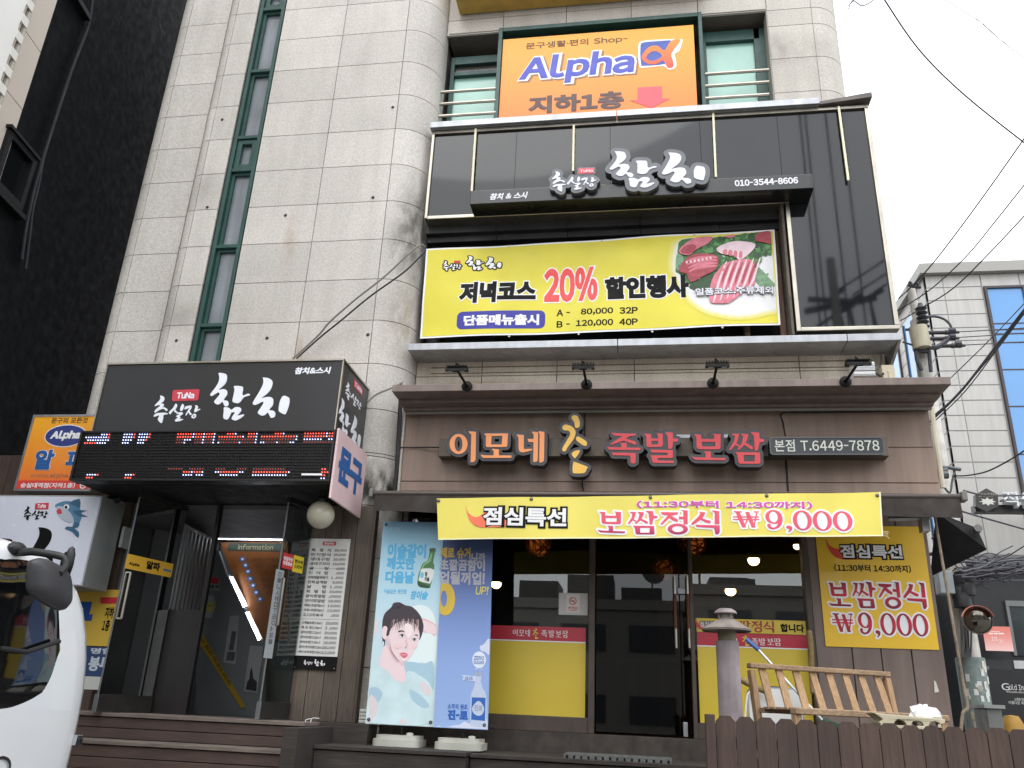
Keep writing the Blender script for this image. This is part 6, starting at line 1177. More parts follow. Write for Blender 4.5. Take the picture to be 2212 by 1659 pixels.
b = B(); ink(b, PV2, 'ZERO', pbox(PV2, z6(812,1070), z6(892,1042)), .03, .004); ink(b, PV2, 'SUGAR', pbox(PV2, z6(810,1102), z6(892,1078)), .03, .004); b.build('lettering', M('seal_ink', c(90,120,170), .5), s2_)
grommets(s2_, (sx1_-.03,), (sz0+.035,), .003); PV = PVo
b = B(); p = A(790,1552,7.6); 
for k in range(4): b.box(p.x-.05, p.x+.14, 7.55, 7.75, 1.034+.03*k, 1.06+.03*k)
tag(b.build('paper_stack', M('paper_white', c(200,200,194), .7), bevel=.006), 'small stack of white boxes at the column foot behind the pale banner', 'box')

cable('string', 'loose white string caught on the dark side board by the brown steps', [A(690,1552,7.3), A(676,1551,7.28), A(672,1556,7.2), A(668,1570,7.2), A(664,1566,7.22), A(660,1556,7.25), A(672,1552,7.26)], .003, WHITE)

# ================================================================ white van, rear towards us
vn = thing('van', 'white van cut by the left edge, with dark window and black mirror arm', 'van', (-5.6, 4.18, 0))
VW = M('van_white', c(226,228,230), .22, noise=(2,.04), coat=.6); VGL = M('van_glass', c(14,17,19), .04, spec=.8, coat=.3); VBK = M('van_black', c(34,34,36), .55)
VC = 4.18
prof = [(.30,.86),(.42,.92),(.6,.955),(.8,.972),(1.0,.98),(1.2,.968),(1.4,.925),(1.55,.865),(1.7,.775),(1.8,.675),(1.88,.545),(1.94,.37),(1.97,.17),(1.98,0)]
loop = [(y, z) for z, y in prof] + [(-y, z) for z, y in prof[-2::-1]]
rings = [(-3.425,.0,1), (-3.428,.5,1), (-3.435,.80,1), (-3.45,.90,1), (-3.475,.955,1), (-3.52,.985,1), (-3.60,1,1), (-4.2,1.0,1.0), (-7.6,1.0,1.0), (-7.9,.95,.98), (-8.0,.6,.8)]
b = B(); vs = []; n = len(loop); zc_ = 1.12
for x, s, _ in rings: vs += [(x, VC + y*s, zc_ + (z-zc_)*(s if s > .3 else s)) for y, z in loop]
fs = []
for i in range(len(rings)-1):
    for j in range(n): fs.append((i*n+j, i*n+(j+1)%n, (i+1)*n+(j+1)%n, (i+1)*n+j))
fs.append(tuple(range((len(rings)-1)*n, len(rings)*n))); b.add(vs, fs); b.build('body', VW, vn, smooth=True, angle=60)
PVN = Pl((-3.432, 0, 0), (0,1,0), (0,0,1)); PVN2 = Pl((-3.425,0,0),(0,1,0),(0,0,1))
win = [PVN.uv(p) for p in ((0,1562),(60,1547),(110,1525),(148,1502),(163,1474),(159,1400),(150,1320),(137,1245),(122,1226),(60,1210),(0,1204))]
win = win + [(2*VC - u, v) for u, v in win[::-1] if 2*VC - u < win[-1][0]-.02 and 2*VC - u < win[0][0]]
b = B(); sw = smooth_loop(win, 4); ce = (VC, 1.45); ns = len(sw); vs = []; fs = []
def bulge(u, v, k): 
    rr = max(abs((u-VC)/.98), 0); return -3.424 + .012*(1-k) - .055*rr**3
for k in (1, .8, .55, .3): vs += [(bulge(ce[0]+(u-ce[0])*k, v, k) + (0 if k < 1 else -.02), ce[0]+(u-ce[0])*k, ce[1]+(v-ce[1])*k) for u, v in sw]
for i in range(3): fs += [(i*ns+j, i*ns+(j+1)%ns, (i+1)*ns+(j+1)%ns, (i+1)*ns+j) for j in range(ns)]
fs.append(tuple(range(3*ns, 4*ns))); b.add(vs, fs); b.build('rear_window', VGL, vn, smooth=True, angle=70)
b = B(); b.tube([(-3.40,*PVN2.uv((-10,1400))), (-3.39,*PVN2.uv((45,1408))), (-3.395,*PVN2.uv((118,1385)))], .014, 8); b.build('wiper', VBK, vn)
PMR = Pl((-3.12, 0, 0), (0,1,0), (0,0,1)); q = [PMR.uv(b1(*p)) for p in ((155,560),(180,535),(235,535),(330,590),(360,650),(366,760),(350,805),(320,826),(280,812),(160,730),(146,650))]
mu, mv = sum(p[0] for p in q)/11, sum(p[1] for p in q)/11; sq = smooth_loop(q, 3); b = B(); vs = []; fs = []; ns = len(sq)
for k, x in ((.82,-.03),(.92,-.02),(.95,0),(.92,.025),(.82,.045),(.58,.06),(.2,.066)): vs += [(-3.12+x, mu+(u-mu)*k, mv+(v-mv)*k) for u, v in sq]
for i in range(6): fs += [(i*ns+j, i*ns+(j+1)%ns, (i+1)*ns+(j+1)%ns, (i+1)*ns+j) for j in range(ns)]
fs += [tuple(range(ns))[::-1], tuple(range(6*ns, 7*ns))]; b.add(vs, fs); mo = b.build('mirror', M('mirror_shell', c(58,58,62), .5, noise=(6,.15)), vn, smooth=True, angle=50)
b = B(); T_ = lambda x, y, X: (lambda v: (v.x, v.y, v.z))(AX(*b1(x,y), X))
b.tube(smooth_path([T_(70,470,-3.5), T_(110,505,-3.42), T_(180,505,-3.30), T_(320,528,-3.16), T_(352,555,-3.12), T_(345,590,-3.08), T_(318,622,-3.06)], 5), .024, 10, 0, .017); b.ball(T_(90,490,-3.45), .05, 12, 0, (.8,1.3,.8)); b.ball(T_(372,540,-3.12), .036, 10, 0, (.7,.8,1.9)); b.build('arm', VBK, mo, smooth=True)
b = B(); P_ = [PVN2.uv(b1(*p)) for p in ((452,1185),(463,1190),(466,1260),(456,1235))]; b.hexa([(-3.60,P_[0][0]-.01,P_[3][1]-.04),(-3.60,P_[0][0]+.05,P_[3][1]-.04),(-3.54,P_[0][0]+.05,P_[3][1]-.04),(-3.52,P_[0][0]-.01,P_[3][1]-.04),(-3.60,P_[0][0]-.02,P_[0][1]+.1),(-3.60,P_[0][0]+.035,P_[0][1]+.1),(-3.54,P_[0][0]+.035,P_[0][1]+.1),(-3.52,P_[0][0]-.02,P_[0][1]+.1)]); b.build('tail_light', M('tail_red', c(120,22,26), .2, coat=.5), vn)
CH = M('chrome', c(190,192,196), .12, 1)
b = B(); e0 = PVN2.uv(b1(-10,1665)); b.prism(Pl((-3.424,0,0),(0,1,0),(0,0,1)), [ellipse(e0[0],e0[1],.085,.065,28), ellipse(e0[0],e0[1],.068,.048,28)], -.01, .008); b.build('emblem', CH, vn, bevel=.003)
b = B(); g = [AX(*b1(x,y), -3.452) for x, y in ((388,1540),(428,1535),(428,1482))]; h = g[2].z-g[1].z; y0_, y1_ = g[0].y, g[1].y; w_ = (y1_-y0_)/3.4
PBD = Pl((-3.4535+.012,0,0),(0,1,0),(0,0,1))
for k in range(3):
    u = y0_ + k*w_*1.15; b.prism(PBD, [[(u,g[1].z),(u+w_*.3,g[1].z),(u+w_*.5,g[1].z+h*.6),(u+w_*.7,g[1].z),(u+w_,g[1].z),(u+w_*.65,g[1].z+h),(u+w_*.35,g[1].z+h)]], -.04, .004)
b.build('badge', CH, vn)
b = B(); b.box(-3.62, -3.40, VC-.9, VC+.88, .38, .60); b.build('bumper', M('bumper_grey', c(120,122,124), .5), vn, bevel=.04)
for x in (-4.3, -7.2):
    for y in (VC-.82, VC+.82): b = B(); b.lathe([(.0,-.1),(.2,-.1),(.31,-.09),(.33,0),(.31,.09),(.2,.1),(0,.1)], (x,y,.33), (0,1,0), 24); w_o = b.build('wheel', RUBBER, vn, smooth=True)

# ================================================================ fence, bench and clutter on the right
FB_ = wood('fence_brown', c(74,58,51), 'Z', .75, .25)
fn = thing('picket_fence', 'brown dog eared picket fence along the bottom right edge', 'fence', (1.5, 5.5, 0))
def picket(x, wd, zt, y=5.5):
    b = B(); b.tone = random.random(); pl = PY(y); zt += random.uniform(-.004,.004); k = .03; b.prism(pl, [[(x+.002,.13),(x+wd-.002,.13),(x+wd-.002,zt-k),(x+wd-k,zt),(x+k,zt),(x+.002,zt-k)]], 0, .018); return b.build('picket', FB_, fn, bevel=.003)
b = B(); b.box(.37, .425, 5.44, 5.53, .13, 1.225); b.build('post', FB_, fn, bevel=.004); x = .43
while x < 2.75: picket(x, .1165, 1.215); x += .1165
b = B(); b.box(.43, 2.75, 5.502, 5.54, 1.04, 1.10); b.box(.43, 2.75, 5.502, 5.54, .4, .46); b.build('rail', FB_, fn)
WOODB = wood('bench_wood', c(166,134,100), 'Z', .75, .3); WOODR = wood('bench_rail_wood', c(156,130,102), 'X', .75, .35)
L0, R0 = Vector((.82,6.4,0)), Vector((1.87,6.9,0)); bd = (R0-L0).normalized(); bf = Vector((bd.y,-bd.x,0)); bn = thing('bench', 'weathered slatted wooden bench behind the picket fence', 'bench', (1.3, 6.5, .865))
tl, tr = A(1640,1436,6.4), A(1929,1456,6.9); zt_ = (tl.z+tr.z)/2; Zs = 1.29
lean = -bf*.10
b = B(); tops = (L0+lean+Vector((0,0,zt_)), R0+lean+Vector((0,0,zt_))); bots = (L0+Vector((0,0,Zs)), R0+Vector((0,0,Zs)))
b.beam(tops[0]-bd*.02, tops[1]+bd*.02, .035, .06, bf); b.build('back_rail', WOODR, bn, bevel=.006)
for i, (tp, bt) in enumerate(zip(tops, bots)):
    b = B(); b.beam(bt + Vector((0,0,-.42)), tp - Vector((0,0,.03)), .045, .05, bf); b.build('back_post', WOODB, bn, bevel=.006)
    b = B(); b.beam(bt + bf*.40 + Vector((0,0,-.42)), bt + bf*.40 + Vector((0,0,-.03)), .05, .05, bf); b.build('leg', WOODB, bn, bevel=.006)
ln = (R0-L0).length
for k in range(8):
    f = .075 + .85*k/7; bt = L0 + bd*ln*f + Vector((0,0,Zs-.02)); tp = L0 + bd*ln*f + lean + Vector((0,0,zt_-.02)); b = B(); b.beam(bt, tp, .058, .016, bf); b.build('back_slat', WOODB, bn, bevel=.003)
b = B(); b.beam(bots[0]-Vector((0,0,.02)), bots[1]-Vector((0,0,.02)), .035, .06, bf); b.beam(L0+bf*.41-bd*.03+Vector((0,0,Zs-.02)), R0+bf*.41+bd*.03+Vector((0,0,Zs-.02)), .04, .065, bf); b.build('seat_rail', WOODR, bn, bevel=.006)
b = B()
for k in range(5): b.beam(L0+bf*(.05+.075*k)+Vector((0,0,Zs-.005)), R0+bf*(.05+.075*k)+Vector((0,0,Zs-.005)), .055, .016, (0,0,1))
b.build('seat', WOODR, bn, bevel=.003)
# vent pipe
cp = A(1579,1550,6.2); cx = cp.x; zq = lambda y: A(1579,y,6.2).z; ZN = M('vent_zinc', c(150,140,142), .6, .2, noise=(7,.22), streak=.35)
vp = thing('vent_pipe', 'grey metal vent pipe with a conical hat standing behind the fence', 'vent pipe', (cx, 6.2, .87))
b = B(); b.lathe([(.082,.87),(.078,zq(1390)),(.0785,zq(1386)),(.07,zq(1385))], (cx,6.2,0), n=32); b.build('pipe', ZN, vp, smooth=True)
b = B(); b.lathe([(.062,zq(1390)),(.062,zq(1345)),(.04,zq(1344))], (cx,6.2,0), n=28); b.build('neck', M('vent_neck', c(112,104,84), .7, noise=(10,.3)), vp, smooth=True)
b = B(); b.lathe([(.168,zq(1364)),(.172,zq(1360)),(.10,zq(1346)),(.045,zq(1336)),(.045,zq(1331))], (cx,6.2,0), n=36); b.build('hat', M('vent_hat', c(142,132,126), .6, .2, noise=(7,.22), streak=.3), vp, smooth=True)
b = B(); b.lathe([(.046,zq(1338)),(.046,zq(1326))], (cx,6.2,0), n=24)
for k in range(4): a = k*math.pi/2+.5; b.tube([(cx+.058*math.cos(a),6.2+.058*math.sin(a),zq(1338)),(cx+.058*math.cos(a),6.2+.058*math.sin(a),zq(1324))], .006, 5)
b.build('lantern', M('vent_lantern', c(120,114,104), .6, noise=(8,.25)), vp, smooth=True)
b = B(); b.lathe([(.074,zq(1327)),(.079,zq(1325)),(.07,zq(1320)),(.045,zq(1315.5)),(0,zq(1314))], (cx,6.2,0), n=30); b.build('cap', ZN, vp, smooth=True)
# broom, folding table, hose, ramp block, bag
p0, p1, p2 = A(1613,1381,7.35), A(1639,1404,7.3), A(1782,1562,7.0); br = thing('broom', 'broom with blue grip leaning behind the bench', 'broom', tuple(p2))
b = B(); d = (p2-p0).normalized(); b.tube([p0, p0+d*.015, p1-d*.01, p1], .019, 12); b.build('grip', M('grip_blue', c(56,92,150), .45), br, smooth=True)
b = B(); b.tube([p1, p2], .011, 10); b.build('handle', M('pole_white', c(196,198,200), .35, .3), br, smooth=True)
b = B(); b.tube([p2-d*.02, p2+d*.12], .03, 10, 0, .10); b.tube([A(1718,1448,7.1), A(1724,1478,7.1), A(1732,1500,7.1)], .018, 8, 0, .03); b.build('bristles', M('bristle_green', c(40,84,62), .8, noise=(40,.4)), br)
PTb = Pl((0,7.1,0),(1,0,0),(0,.12,1)); q = [PTb.uv(p) for p in ((1621,1560),(1735,1560),(1735,1491))]; tb_ = thing('folding_table', 'white folding table top standing on edge behind the bench', 'table', tuple(A(1680,1560,7.1)))
b = B(); b.prism(PTb, [rrect(q[0][0], q[0][1]-.25, q[1][0], q[2][1], .05)], -.03, 0); b.build('top', M('table_white', c(208,208,206), .4, noise=(3,.05)), tb_, bevel=.004)
b = B(); b.prism(PTb, [rrect(q[0][0]-.012, q[0][1]-.26, q[1][0]+.012, q[2][1]+.012, .06), rrect(q[0][0]+.002, q[0][1]-.248, q[1][0]-.002, q[2][1]-.002, .05)], -.032, -.002); b.build('rim', ALU, tb_)
b = B(); b.tube([PTb.w(q[0][0]+.1,q[2][1]-.05,-.06), PTb.w(q[0][0]+.1,q[2][1]+.02,-.06), PTb.w(q[0][0]+.3,q[2][1]+.02,-.06), PTb.w(q[0][0]+.3,q[2][1]-.05,-.06)], .012, 8); b.build('leg', M('leg_dark', c(50,50,52), .5), tb_)
hs = M('hose_straw', c(138,118,76), .7, noise=(30,.25))
def hose(pts, label):
    pts = smooth_path(pts, 8); b = B(); b.tube(pts, .022, 10)
    for i in range(1, len(pts)-1, 1): dd = (pts[i+1]-pts[i]).normalized(); b.tube([pts[i]-dd*.006, pts[i]+dd*.006], .027, 10)
    tag(b.build('hose', hs, smooth=True), label, 'hose', 'ribbed drain hoses')
hose([A(*b4(818,770),7.8),A(*b4(828,860),7.78),A(*b4(835,980),7.76),A(*b4(842,1100),7.74),A(*b4(850,1180),7.7)], 'upright ribbed straw coloured hose beside the right window')
hose([A(*b4(380,1085),7.2),A(*b4(430,1112),7.2),A(*b4(490,1140),7.2),A(*b4(540,1160),7.2)], 'short ribbed hose lying between vent pipe and bench')
cable('cord', 'thin white cord hanging beside the white folding table', [A(*b4(440,1160),7.0),A(*b4(420,1185),7.0),A(*b4(412,1250),7.0),A(*b4(405,1330),7.0)], .006, WHITE)
rp = thing('ramp_block', 'long cream plastic ramp block with arched openings on the fence top', 'ramp', (1.68, 5.75, 1.2)); PRm = PY(5.72)
u0, u1 = PRm.uv(b4(1255,1340))[0], PRm.uv(b4(1703,1365))[0]; zt0, zt1 = PRm.uv(b4(1255,1302))[1], PRm.uv(b4(1703,1358))[1]; zb_ = 1.193
out = [(u0+.03,zb_),(u0+.015,zb_+.03),(u0+.04,zt0-.035),(u0-.01,zt0),(u1,zt1+.012),(u1,zt1-.01),(u1-.04,zt1-.02),(u1-.04,zb_)]
holes = [[(cx_+.036*math.cos(rad(a)), zb_+.018+.032*math.sin(rad(a))) for a in range(0,181,20)] for cx_ in (u0+.135, u0+.235, u0+.335)]
b = B(); b.prism(PRm, [out] + holes, -.22, 0); b.build('body', M('ramp_cream', c(196,186,160), .6, noise=(9,.15)), rp, bevel=.006)
bb_ = A(*b4(1570,1325),5.8); b = B(); vs = []; fs = []; n, k_ = 14, 8
for i in range(k_+1):
    th = math.pi*i/k_
    for j in range(n): r = 1 + random.uniform(-.22,.22)*(0 < i < k_); vs.append((bb_.x + .10*r*math.sin(th)*math.cos(2*math.pi*j/n), bb_.y + .06*r*math.sin(th)*math.sin(2*math.pi*j/n), bb_.z + .065*r*math.cos(th)))
for i in range(k_): fs += [(i*n+j, (i+1)*n+j, (i+1)*n+(j+1)%n, i*n+(j+1)%n) for j in range(n)]
b.add(vs, fs); tag(b.build('plastic_bag', M('bag_white', c(216,216,216), .35)), 'crumpled white plastic bag lying on the cream ramp block', 'bag')
# rusty pole at the shop corner
b = B(); pts = [A(*r6(240,292),7.3), A(*r6(400,1225),7.3)]; b.tube(pts, .012, 8); b.tube(smooth_path([A(*r6(400,1225),7.3),A(*r6(420,1335),7.3),A(*r6(395,1365),7.3),A(*r6(385,1460),7.3)],4), .013, 8); tag(b.build('rusty_pipe', M('rust_pipe', c(136,122,106), .8, noise=(14,.5)), smooth=True), 'thin rusty pipe hanging from the awning at the shop corner', 'pipe')
b = B(); v = A(*r6(230,300),7.3); b.ball(v, .03, 10); b.tube([v + Vector((0,0,.02)), v + Vector((.02,0,.12))], .01, 6); b.tube([A(*r6(0,330),7.4), A(*r6(225,325),7.35)], .02, 8); b.box(v.x-.09,v.x-.03,7.3,7.4,v.z-.15,v.z-.03); tag(b.build('awning_crank', ALU, smooth=True), 'grey awning gear with a crossbar at the shop corner', 'crank')
# side awning
sa = thing('side_awning', 'black side awning with folding arms at the right end of the shop', 'awning', (2.65, 8.0, 2.6))
pts = [AX(*r6(250,290),2.62), AX(*r6(470,378),2.98), AX(*r6(521,490),3.02), AX(*r6(221,633),2.62)]
b = B(); b.add(pts + [p + Vector((0,.004,-.008)) for p in pts], [(0,1,2,3),(7,6,5,4),(0,4,5,1),(1,5,6,2),(2,6,7,3),(3,7,4,0)]); b.build('fabric', M('black_canvas', c(20,20,21), .9, noise=(5,.2)), sa)
b = B(); b.tube([AX(*r6(210,520),2.70), AX(*r6(370,490),2.85)], .018, 8); b.tube([AX(*r6(370,485),2.85), AX(*r6(470,390),2.95)], .022, 8); b.tube([AX(*r6(230,430),2.68), AX(*r6(330,470),2.8), AX(*r6(370,488),2.85)], .014, 8); v = AX(*r6(467,390),2.95); b.tube([v, v + Vector((.0,-.05,.01))], .035, 14); b.build('arm', M('arm_grey', c(96,96,96), .5, .5), sa, smooth=True)

# ================================================================ tower cables
cable('wall_cable', 'thick pale cable drooping across the tower to the banner corner', [A(918,533,7.55),A(906,530,7.5),A(880,551,7.45),A(830,598,7.42),A(770,645,7.42),A(715,693,7.45),A(690,722,7.5),A(655,755,7.5),A(632,775,7.5)], .011, CABLE, 'cables on the tower')
cable('wall_cable', 'dark cable below the thick pale one on the tower', [A(920,541,7.55),A(902,560,7.5),A(870,590,7.45),A(800,640,7.45),A(737,692,7.45),A(690,730,7.5),A(640,775,7.5)], .010, CABLEK, 'cables on the tower')
cable('wall_cable', 'short pale cable from the fascia corner to the canopy sign', [A(*c5(395,820),7.6),A(*c5(340,850),7.45),A(*c5(230,895),7.35),A(*c5(170,945),7.3)], .010, CABLE, 'cables on the tower')
cable('wall_cable', 'thin cable hanging down the seam beside the black fascia', [A(957,5,8.02),A(950,80,7.98),A(940,200,7.98),A(930,270,7.95),A(920,400,7.9),A(911,520,7.8)], .007, CABLEK, 'cables on the tower')

# ================================================================ left neighbour: black wall and beige cladding
dv = Vector((-.156,.988,0)).normalized(); O_ = Vector((-7.05,6.85,0)); PLW = Pl(O_, dv, (0,0,1)); ub = PLW.uv((60,190))[0]
nb = thing('neighbour_building', 'tall black walled building at upper left with a beige clad strip', 'building', tuple(O_))
b = B(); b.slab(PLW, ub, -.2, ub+9, 16, -.6, 0); b.build('black_wall', M('black_wall', c(8,10,13), .75, noise=(.5,.12), spec=.12), nb)
b = B(); BG = [PLW.uv(p)[1] for p in ((58,75),(15,200))]; zs_ = [0,2,4,6]; zj = sorted([PLW.uv((87,117))[1], PLW.uv((47,240))[1]]); st_ = zj[1]-zj[0]; z = zj[0]-st_*4
while z < 16: b.tone = random.random(); b.slab(PLW, ub-8, max(z,-.2)+.006, ub-.004, z+st_-.006, -.3, .02) if z+st_ > .2 else None; z += st_
b.slab(PLW, ub-8, -.2, ub-.01, 15.9, -.4, .0, 1); b.build('beige_cladding', [M('cladding_beige', c(206,196,184), .5, noise=(.6,.08), spec=.4), BLACKM], nb)
fr = lambda pts: [PLW.uv(crop(0,0,.3308)(*p)) for p in pts]
w4 = fr([(20,1290),(110,1380),(200,1060),(125,930)]); b = B(); wu0, wu1, wv0, wv1 = w4[0][0]-.3, (w4[1][0]+w4[2][0])/2, (w4[0][1]+w4[1][1])/2, (w4[2][1]+w4[3][1])/2
b.slab(PLW, wu0, wv0, wu1, wv1, .001, .012, 1)
for s in ((wu0,wv0,wu1,wv0+.07),(wu0,wv1-.07,wu1,wv1),(wu0,wv0+.07,wu0+.07,wv1-.07),(wu1-.07,wv0+.07,wu1,wv1-.07)): b.slab(PLW, *s, 0, .07, 0)
b.slab(PLW, wu0-.05, wv0-.09, wu1+.05, wv0-.03, 0, .10, 0); b.slab(PLW, wu0-.03, wv1+.01, wu1+.03, wv1+.05, 0, .09, 0); b.build('window', [M('frame_coal', c(16,18,21), .5, spec=.3), M('dark_pane', c(14,18,20), .12)], nb)
w5 = fr([(500,-20),(550,90)]); b = B(); b.slab(PLW, w5[0][0]-.5, w5[1][1], w5[1][0], w5[1][1]+1.4, .001, .03, 1); b.slab(PLW, w5[0][0]-.5, w5[1][1]-.07, w5[1][0]+.05, w5[1][1], .0, .08, 0); b.build('window', [MATS['frame_coal'], MATS['dark_pane']], nb)
cpts = [PLW.w(*PLW.uv(p), .03) for p in ((195,0),(186,55),(150,150),(111,268),(88,342),(66,420),(50,500),(42,560))]
cable('wall_cable', 'grey cable running down the black wall of the neighbour', cpts, .018, M('cable_dim', c(42,44,50), .7), 'cables on the black wall')
cable('wall_cable', 'second dark cable beside the grey one low on the black wall', [PLW.w(*PLW.uv(p), .03) for p in ((88,345),(78,400),(66,450),(58,520),(50,580))], .015, M('cable_dimmer', c(44,46,50), .7), 'cables on the black wall')
PWB = Pl(O_ + PLW.N*.16, dv, (0,0,1)); q = [PWB.uv(p) for p in ((68,0),(0,245))]; ue = (q[0][0]+q[1][0])/2
wb = thing('wall_banner', 'white stretched banner laced along its edge at the top left corner', 'banner', tuple(PWB.w(ue-1,6,0)))
b = B(); b.slab(PWB, ue-3.0, 3.5, ue-.10, 15, -.01, 0); b.build('cloth', M('banner_white', c(232,232,228), .6, noise=(.8,.05)), wb)
b = B(); b.tube([PWB.w(ue+.02,3.4,-.03), PWB.w(ue+.02,15.1,-.03)], .03, 8); b.build('pole', M('pole_beige', c(170,164,152), .5), wb)
b = B(); z = 3.6
while z < 15: b.slab(PWB, ue-.099, z, ue+.02, z+.11, -.008, .006); z += .24
b.build('lacing', M('lace_white', c(222,220,214), .7), wb)

# ================================================================ grey building across the side street
GY = 17.0; gx0_ = A(1997,600,GY).x; gz = A(1994,583,GY).z; PG = PY(GY)
GW_ = M('panel_grey', c(184,182,178), .5, noise=(.7,.06), streak=.1); GT = M('parapet_grey', c(150,148,144), .5)
gb = thing('grey_building', 'light grey panelled building with tall blue windows at the right edge', 'building', (gx0_+4, GY, 0))
lines = [A(*r5(750,y),GY).z for y in (218,302,395,483,567,668,764,858,957,1055,1155,1256,1360,1462)]
zl = sorted(lines); stp = (zl[-1]-zl[0])/(len(zl)-1); zs_ = [4.25] + [z for z in zl if z > 4.4] + [gz-.15]
bxs = [gx0_+.001, A(*r5(735,500),GY).x, A(*r5(950,230),GY).x-.05]
wl0, wl1 = A(*r5(965,230),GY).x, A(*r5(1163,228),GY).x; wzt = A(*r5(1060,228),GY).z
b = B()
for za, zb in zip(zs_, zs_[1:]):
    xs_ = [gx0_, A(*r5(735,500),GY).x, wl0-.08]
    for x0, x1 in zip(xs_, xs_[1:]): b.box(x0+.01, x1-.01, GY, GY+.12, za+.012, zb-.012)
    if zb > wzt+.1: za = max(za, wzt+.06); b.box(wl0-.06, wl1+.08, GY, GY+.12, za+.012, zb-.012)
    for x0 in (wl1+.1, wl1+1.8, wl1+3.5): b.box(x0+.01, x0+1.69, GY, GY+.12, za+.012, zb-.012)
    for k in range(5): b.box(gx0_, gx0_+.12, GY+.14+1.7*k, GY+.12+1.7*(k+1), za+.012, zb-.012)
b.box(gx0_+.010, gx0_+9, GY+.010, GY+9, 0, gz-.1, 1); b.build('panel_wall', [GW_, M('joint_dark', c(146,144,141), .8)], gb)
b = B(); b.box(gx0_-.12, gx0_+9, GY-.14, GY-.001, gz-.15, gz+.05); b.box(gx0_-.12, gx0_-.001, GY-.0, GY+9, gz-.15, gz+.05); b.box(gx0_-.1, gx0_+9, GY-.12, GY+9, gz+.051, gz+.10); b.box(gx0_+.4, gx0_+9, GY+.5, GY+9, gz+.101, gz+.16); b.build('parapet', GT, gb)
BLUEG = M('blue_glass', c(76,140,200), .06, noise=(.5,.08), spec=.8, coat=.4)
def blue(x0, x1, z0, z1, side=False):
    b = B()
    if side: b.box(gx0_-.02, gx0_+.03, x0, x1, z0, z1)
    else: b.box(x0, x1, GY-.02, GY+.05, z0, z1)
    o = b.build('window', BLUEG, gb); b = B(); t = .05
    if side: b.box(gx0_-.05, gx0_+.01, x0-t, x0, z0, z1); b.box(gx0_-.05, gx0_+.01, x1, x1+t, z0, z1)
    else:
        b.box(x0-t, x0, GY-.06, GY+.02, z0-t, z1+t); b.box(x1, x1+t, GY-.06, GY+.02, z0-t, z1+t); b.box(x0, x1, GY-.06, GY+.02, z1, z1+t)
        for y in (455,495,522,580,757,998,1310): z = A(*r5(1150,y),GY).z; b.box(x0, x1, GY-.03, GY+.02, z-.012, z+.012)
    b.build('frame', M('frame_plum', c(58,50,54), .4), o)
blue(wl0, wl1+.1, 4.6, wzt)
ya_ = [AX(*r5(x,y),gx0_).y for x, y in ((497,370),(457,430))]; zb_t = AX(*r5(480,400),gx0_).z
blue(min(ya_), max(ya_)+.3, 4.6, AX(*r5(497,372),gx0_).z, True)
ya2 = AX(*r5(400,640),gx0_).y; blue(ya2, ya2+1.0, 4.6, AX(*r5(395,600),gx0_).z, True)
b = B(); b.box(gx0_-.06, gx0_+9, GY-.10, GY-.002, 0, 4.2); b.box(gx0_-.06, gx0_-.002, GY, GY+9, 0, 4.2); b.build('dark_base', M('base_black', c(26,28,31), .5, noise=(2,.2)), gb)
b = B(); b.box(gx0_-.12, gx0_+9, GY-.3, GY-.101, 4.05, 4.28); b.build('base_canopy', M('canopy_grey', c(108,108,106), .5), gb)
p0, p1 = A(*r6(640,795),16.85), A(*r6(721,1060),16.85); b = B(); b.box(p0.x, p0.x+2.4, 16.86, 16.9, p1.z, p0.z); o = b.build('window', M('shop_window', c(52,58,60), .06, coat=.5, noise=(2,.3)), gb)
b = B(); b.box(p0.x-.05, p0.x+2.4, 16.84, 16.9, p0.z+.001, p0.z+.1); b.box(p0.x-.05, p0.x-.001, 16.84, 16.9, p1.z, p0.z); b.build('frame', M('frame_grey', c(110,112,112), .4), o)
p0, p1 = A(*r6(665,1085),16.6), A(*r6(721,1130),16.6); b = B(); b.box(p0.x, p0.x+2, 16.6, 16.8, p1.z, p0.z); b.build('counter', M('counter_grey', c(176,178,176), .5), gb)
p0, p1 = A(*r6(490,1060),16.6), A(*r6(660,1130),16.6); b = B(); b.box(p0.x, p0.x+3.5, 16.62, 16.88, 0, p0.z-.05); b.build('dado', M('dado_black', c(40,42,44), .6), gb)
# hexagonal sign and white letters
PH = PY(16.2); hx = thing('hexagon_sign', 'dark hexagonal sign with a small crest on the grey wall', 'sign', tuple(A(*r6(525,230),16.2)))
hp = [PH.uv(r6(*p)) for p in ((520,166),(582,200),(586,262),(522,290),(464,262),(462,200))]
b = B(); b.prism(PH, [hp], -.12, 0); b.build('plate', M('hex_black', c(50,48,46), .5, noise=(3,.2)), hx)
b = B(); bx = pbox(PH, r6(478,212), r6(572,192)); ink(b, PH, 'JAKSIM', bx, .02, .003)
b.build('lettering', M('hex_sand', c(150,140,116), .5), hx)
b = B(); cx, cy = PH.uv(r6(526,232)); b.prism(PH, [[(cx + (.09 if i % 2 else .15)*math.cos(math.pi*i/8), cy - .02 + (.045 if i % 2 else .08)*math.sin(math.pi*i/8)) for i in range(16)]], .002, .006); b.build('crest', M('hex_pale', c(196,196,190), .5), hx)
b = B(); b.box(A(*r6(465,270),16.3).x, A(*r6(721,285),16.3).x+3, 16.33, 16.55, A(*r6(600,290),16.3).z, A(*r6(600,252),16.3).z); hb = b.build('mounting_bar', M('bar_black', c(36,36,38), .5), hx)
ws = thing('wall_letters', 'white block letters on the grey wall beside the hexagonal sign', 'sign', tuple(A(*r6(650,250),16.2)))
for s, x0, x1 in (('작', 600, 690), ('심', 700, 790)): b = B(); ink(b, PH, s, pbox(PH, r6(x0,272), r6(x1,186)), .05, .0, .10); b.build('letter', M('letter_white', c(214,216,218), .4), ws)
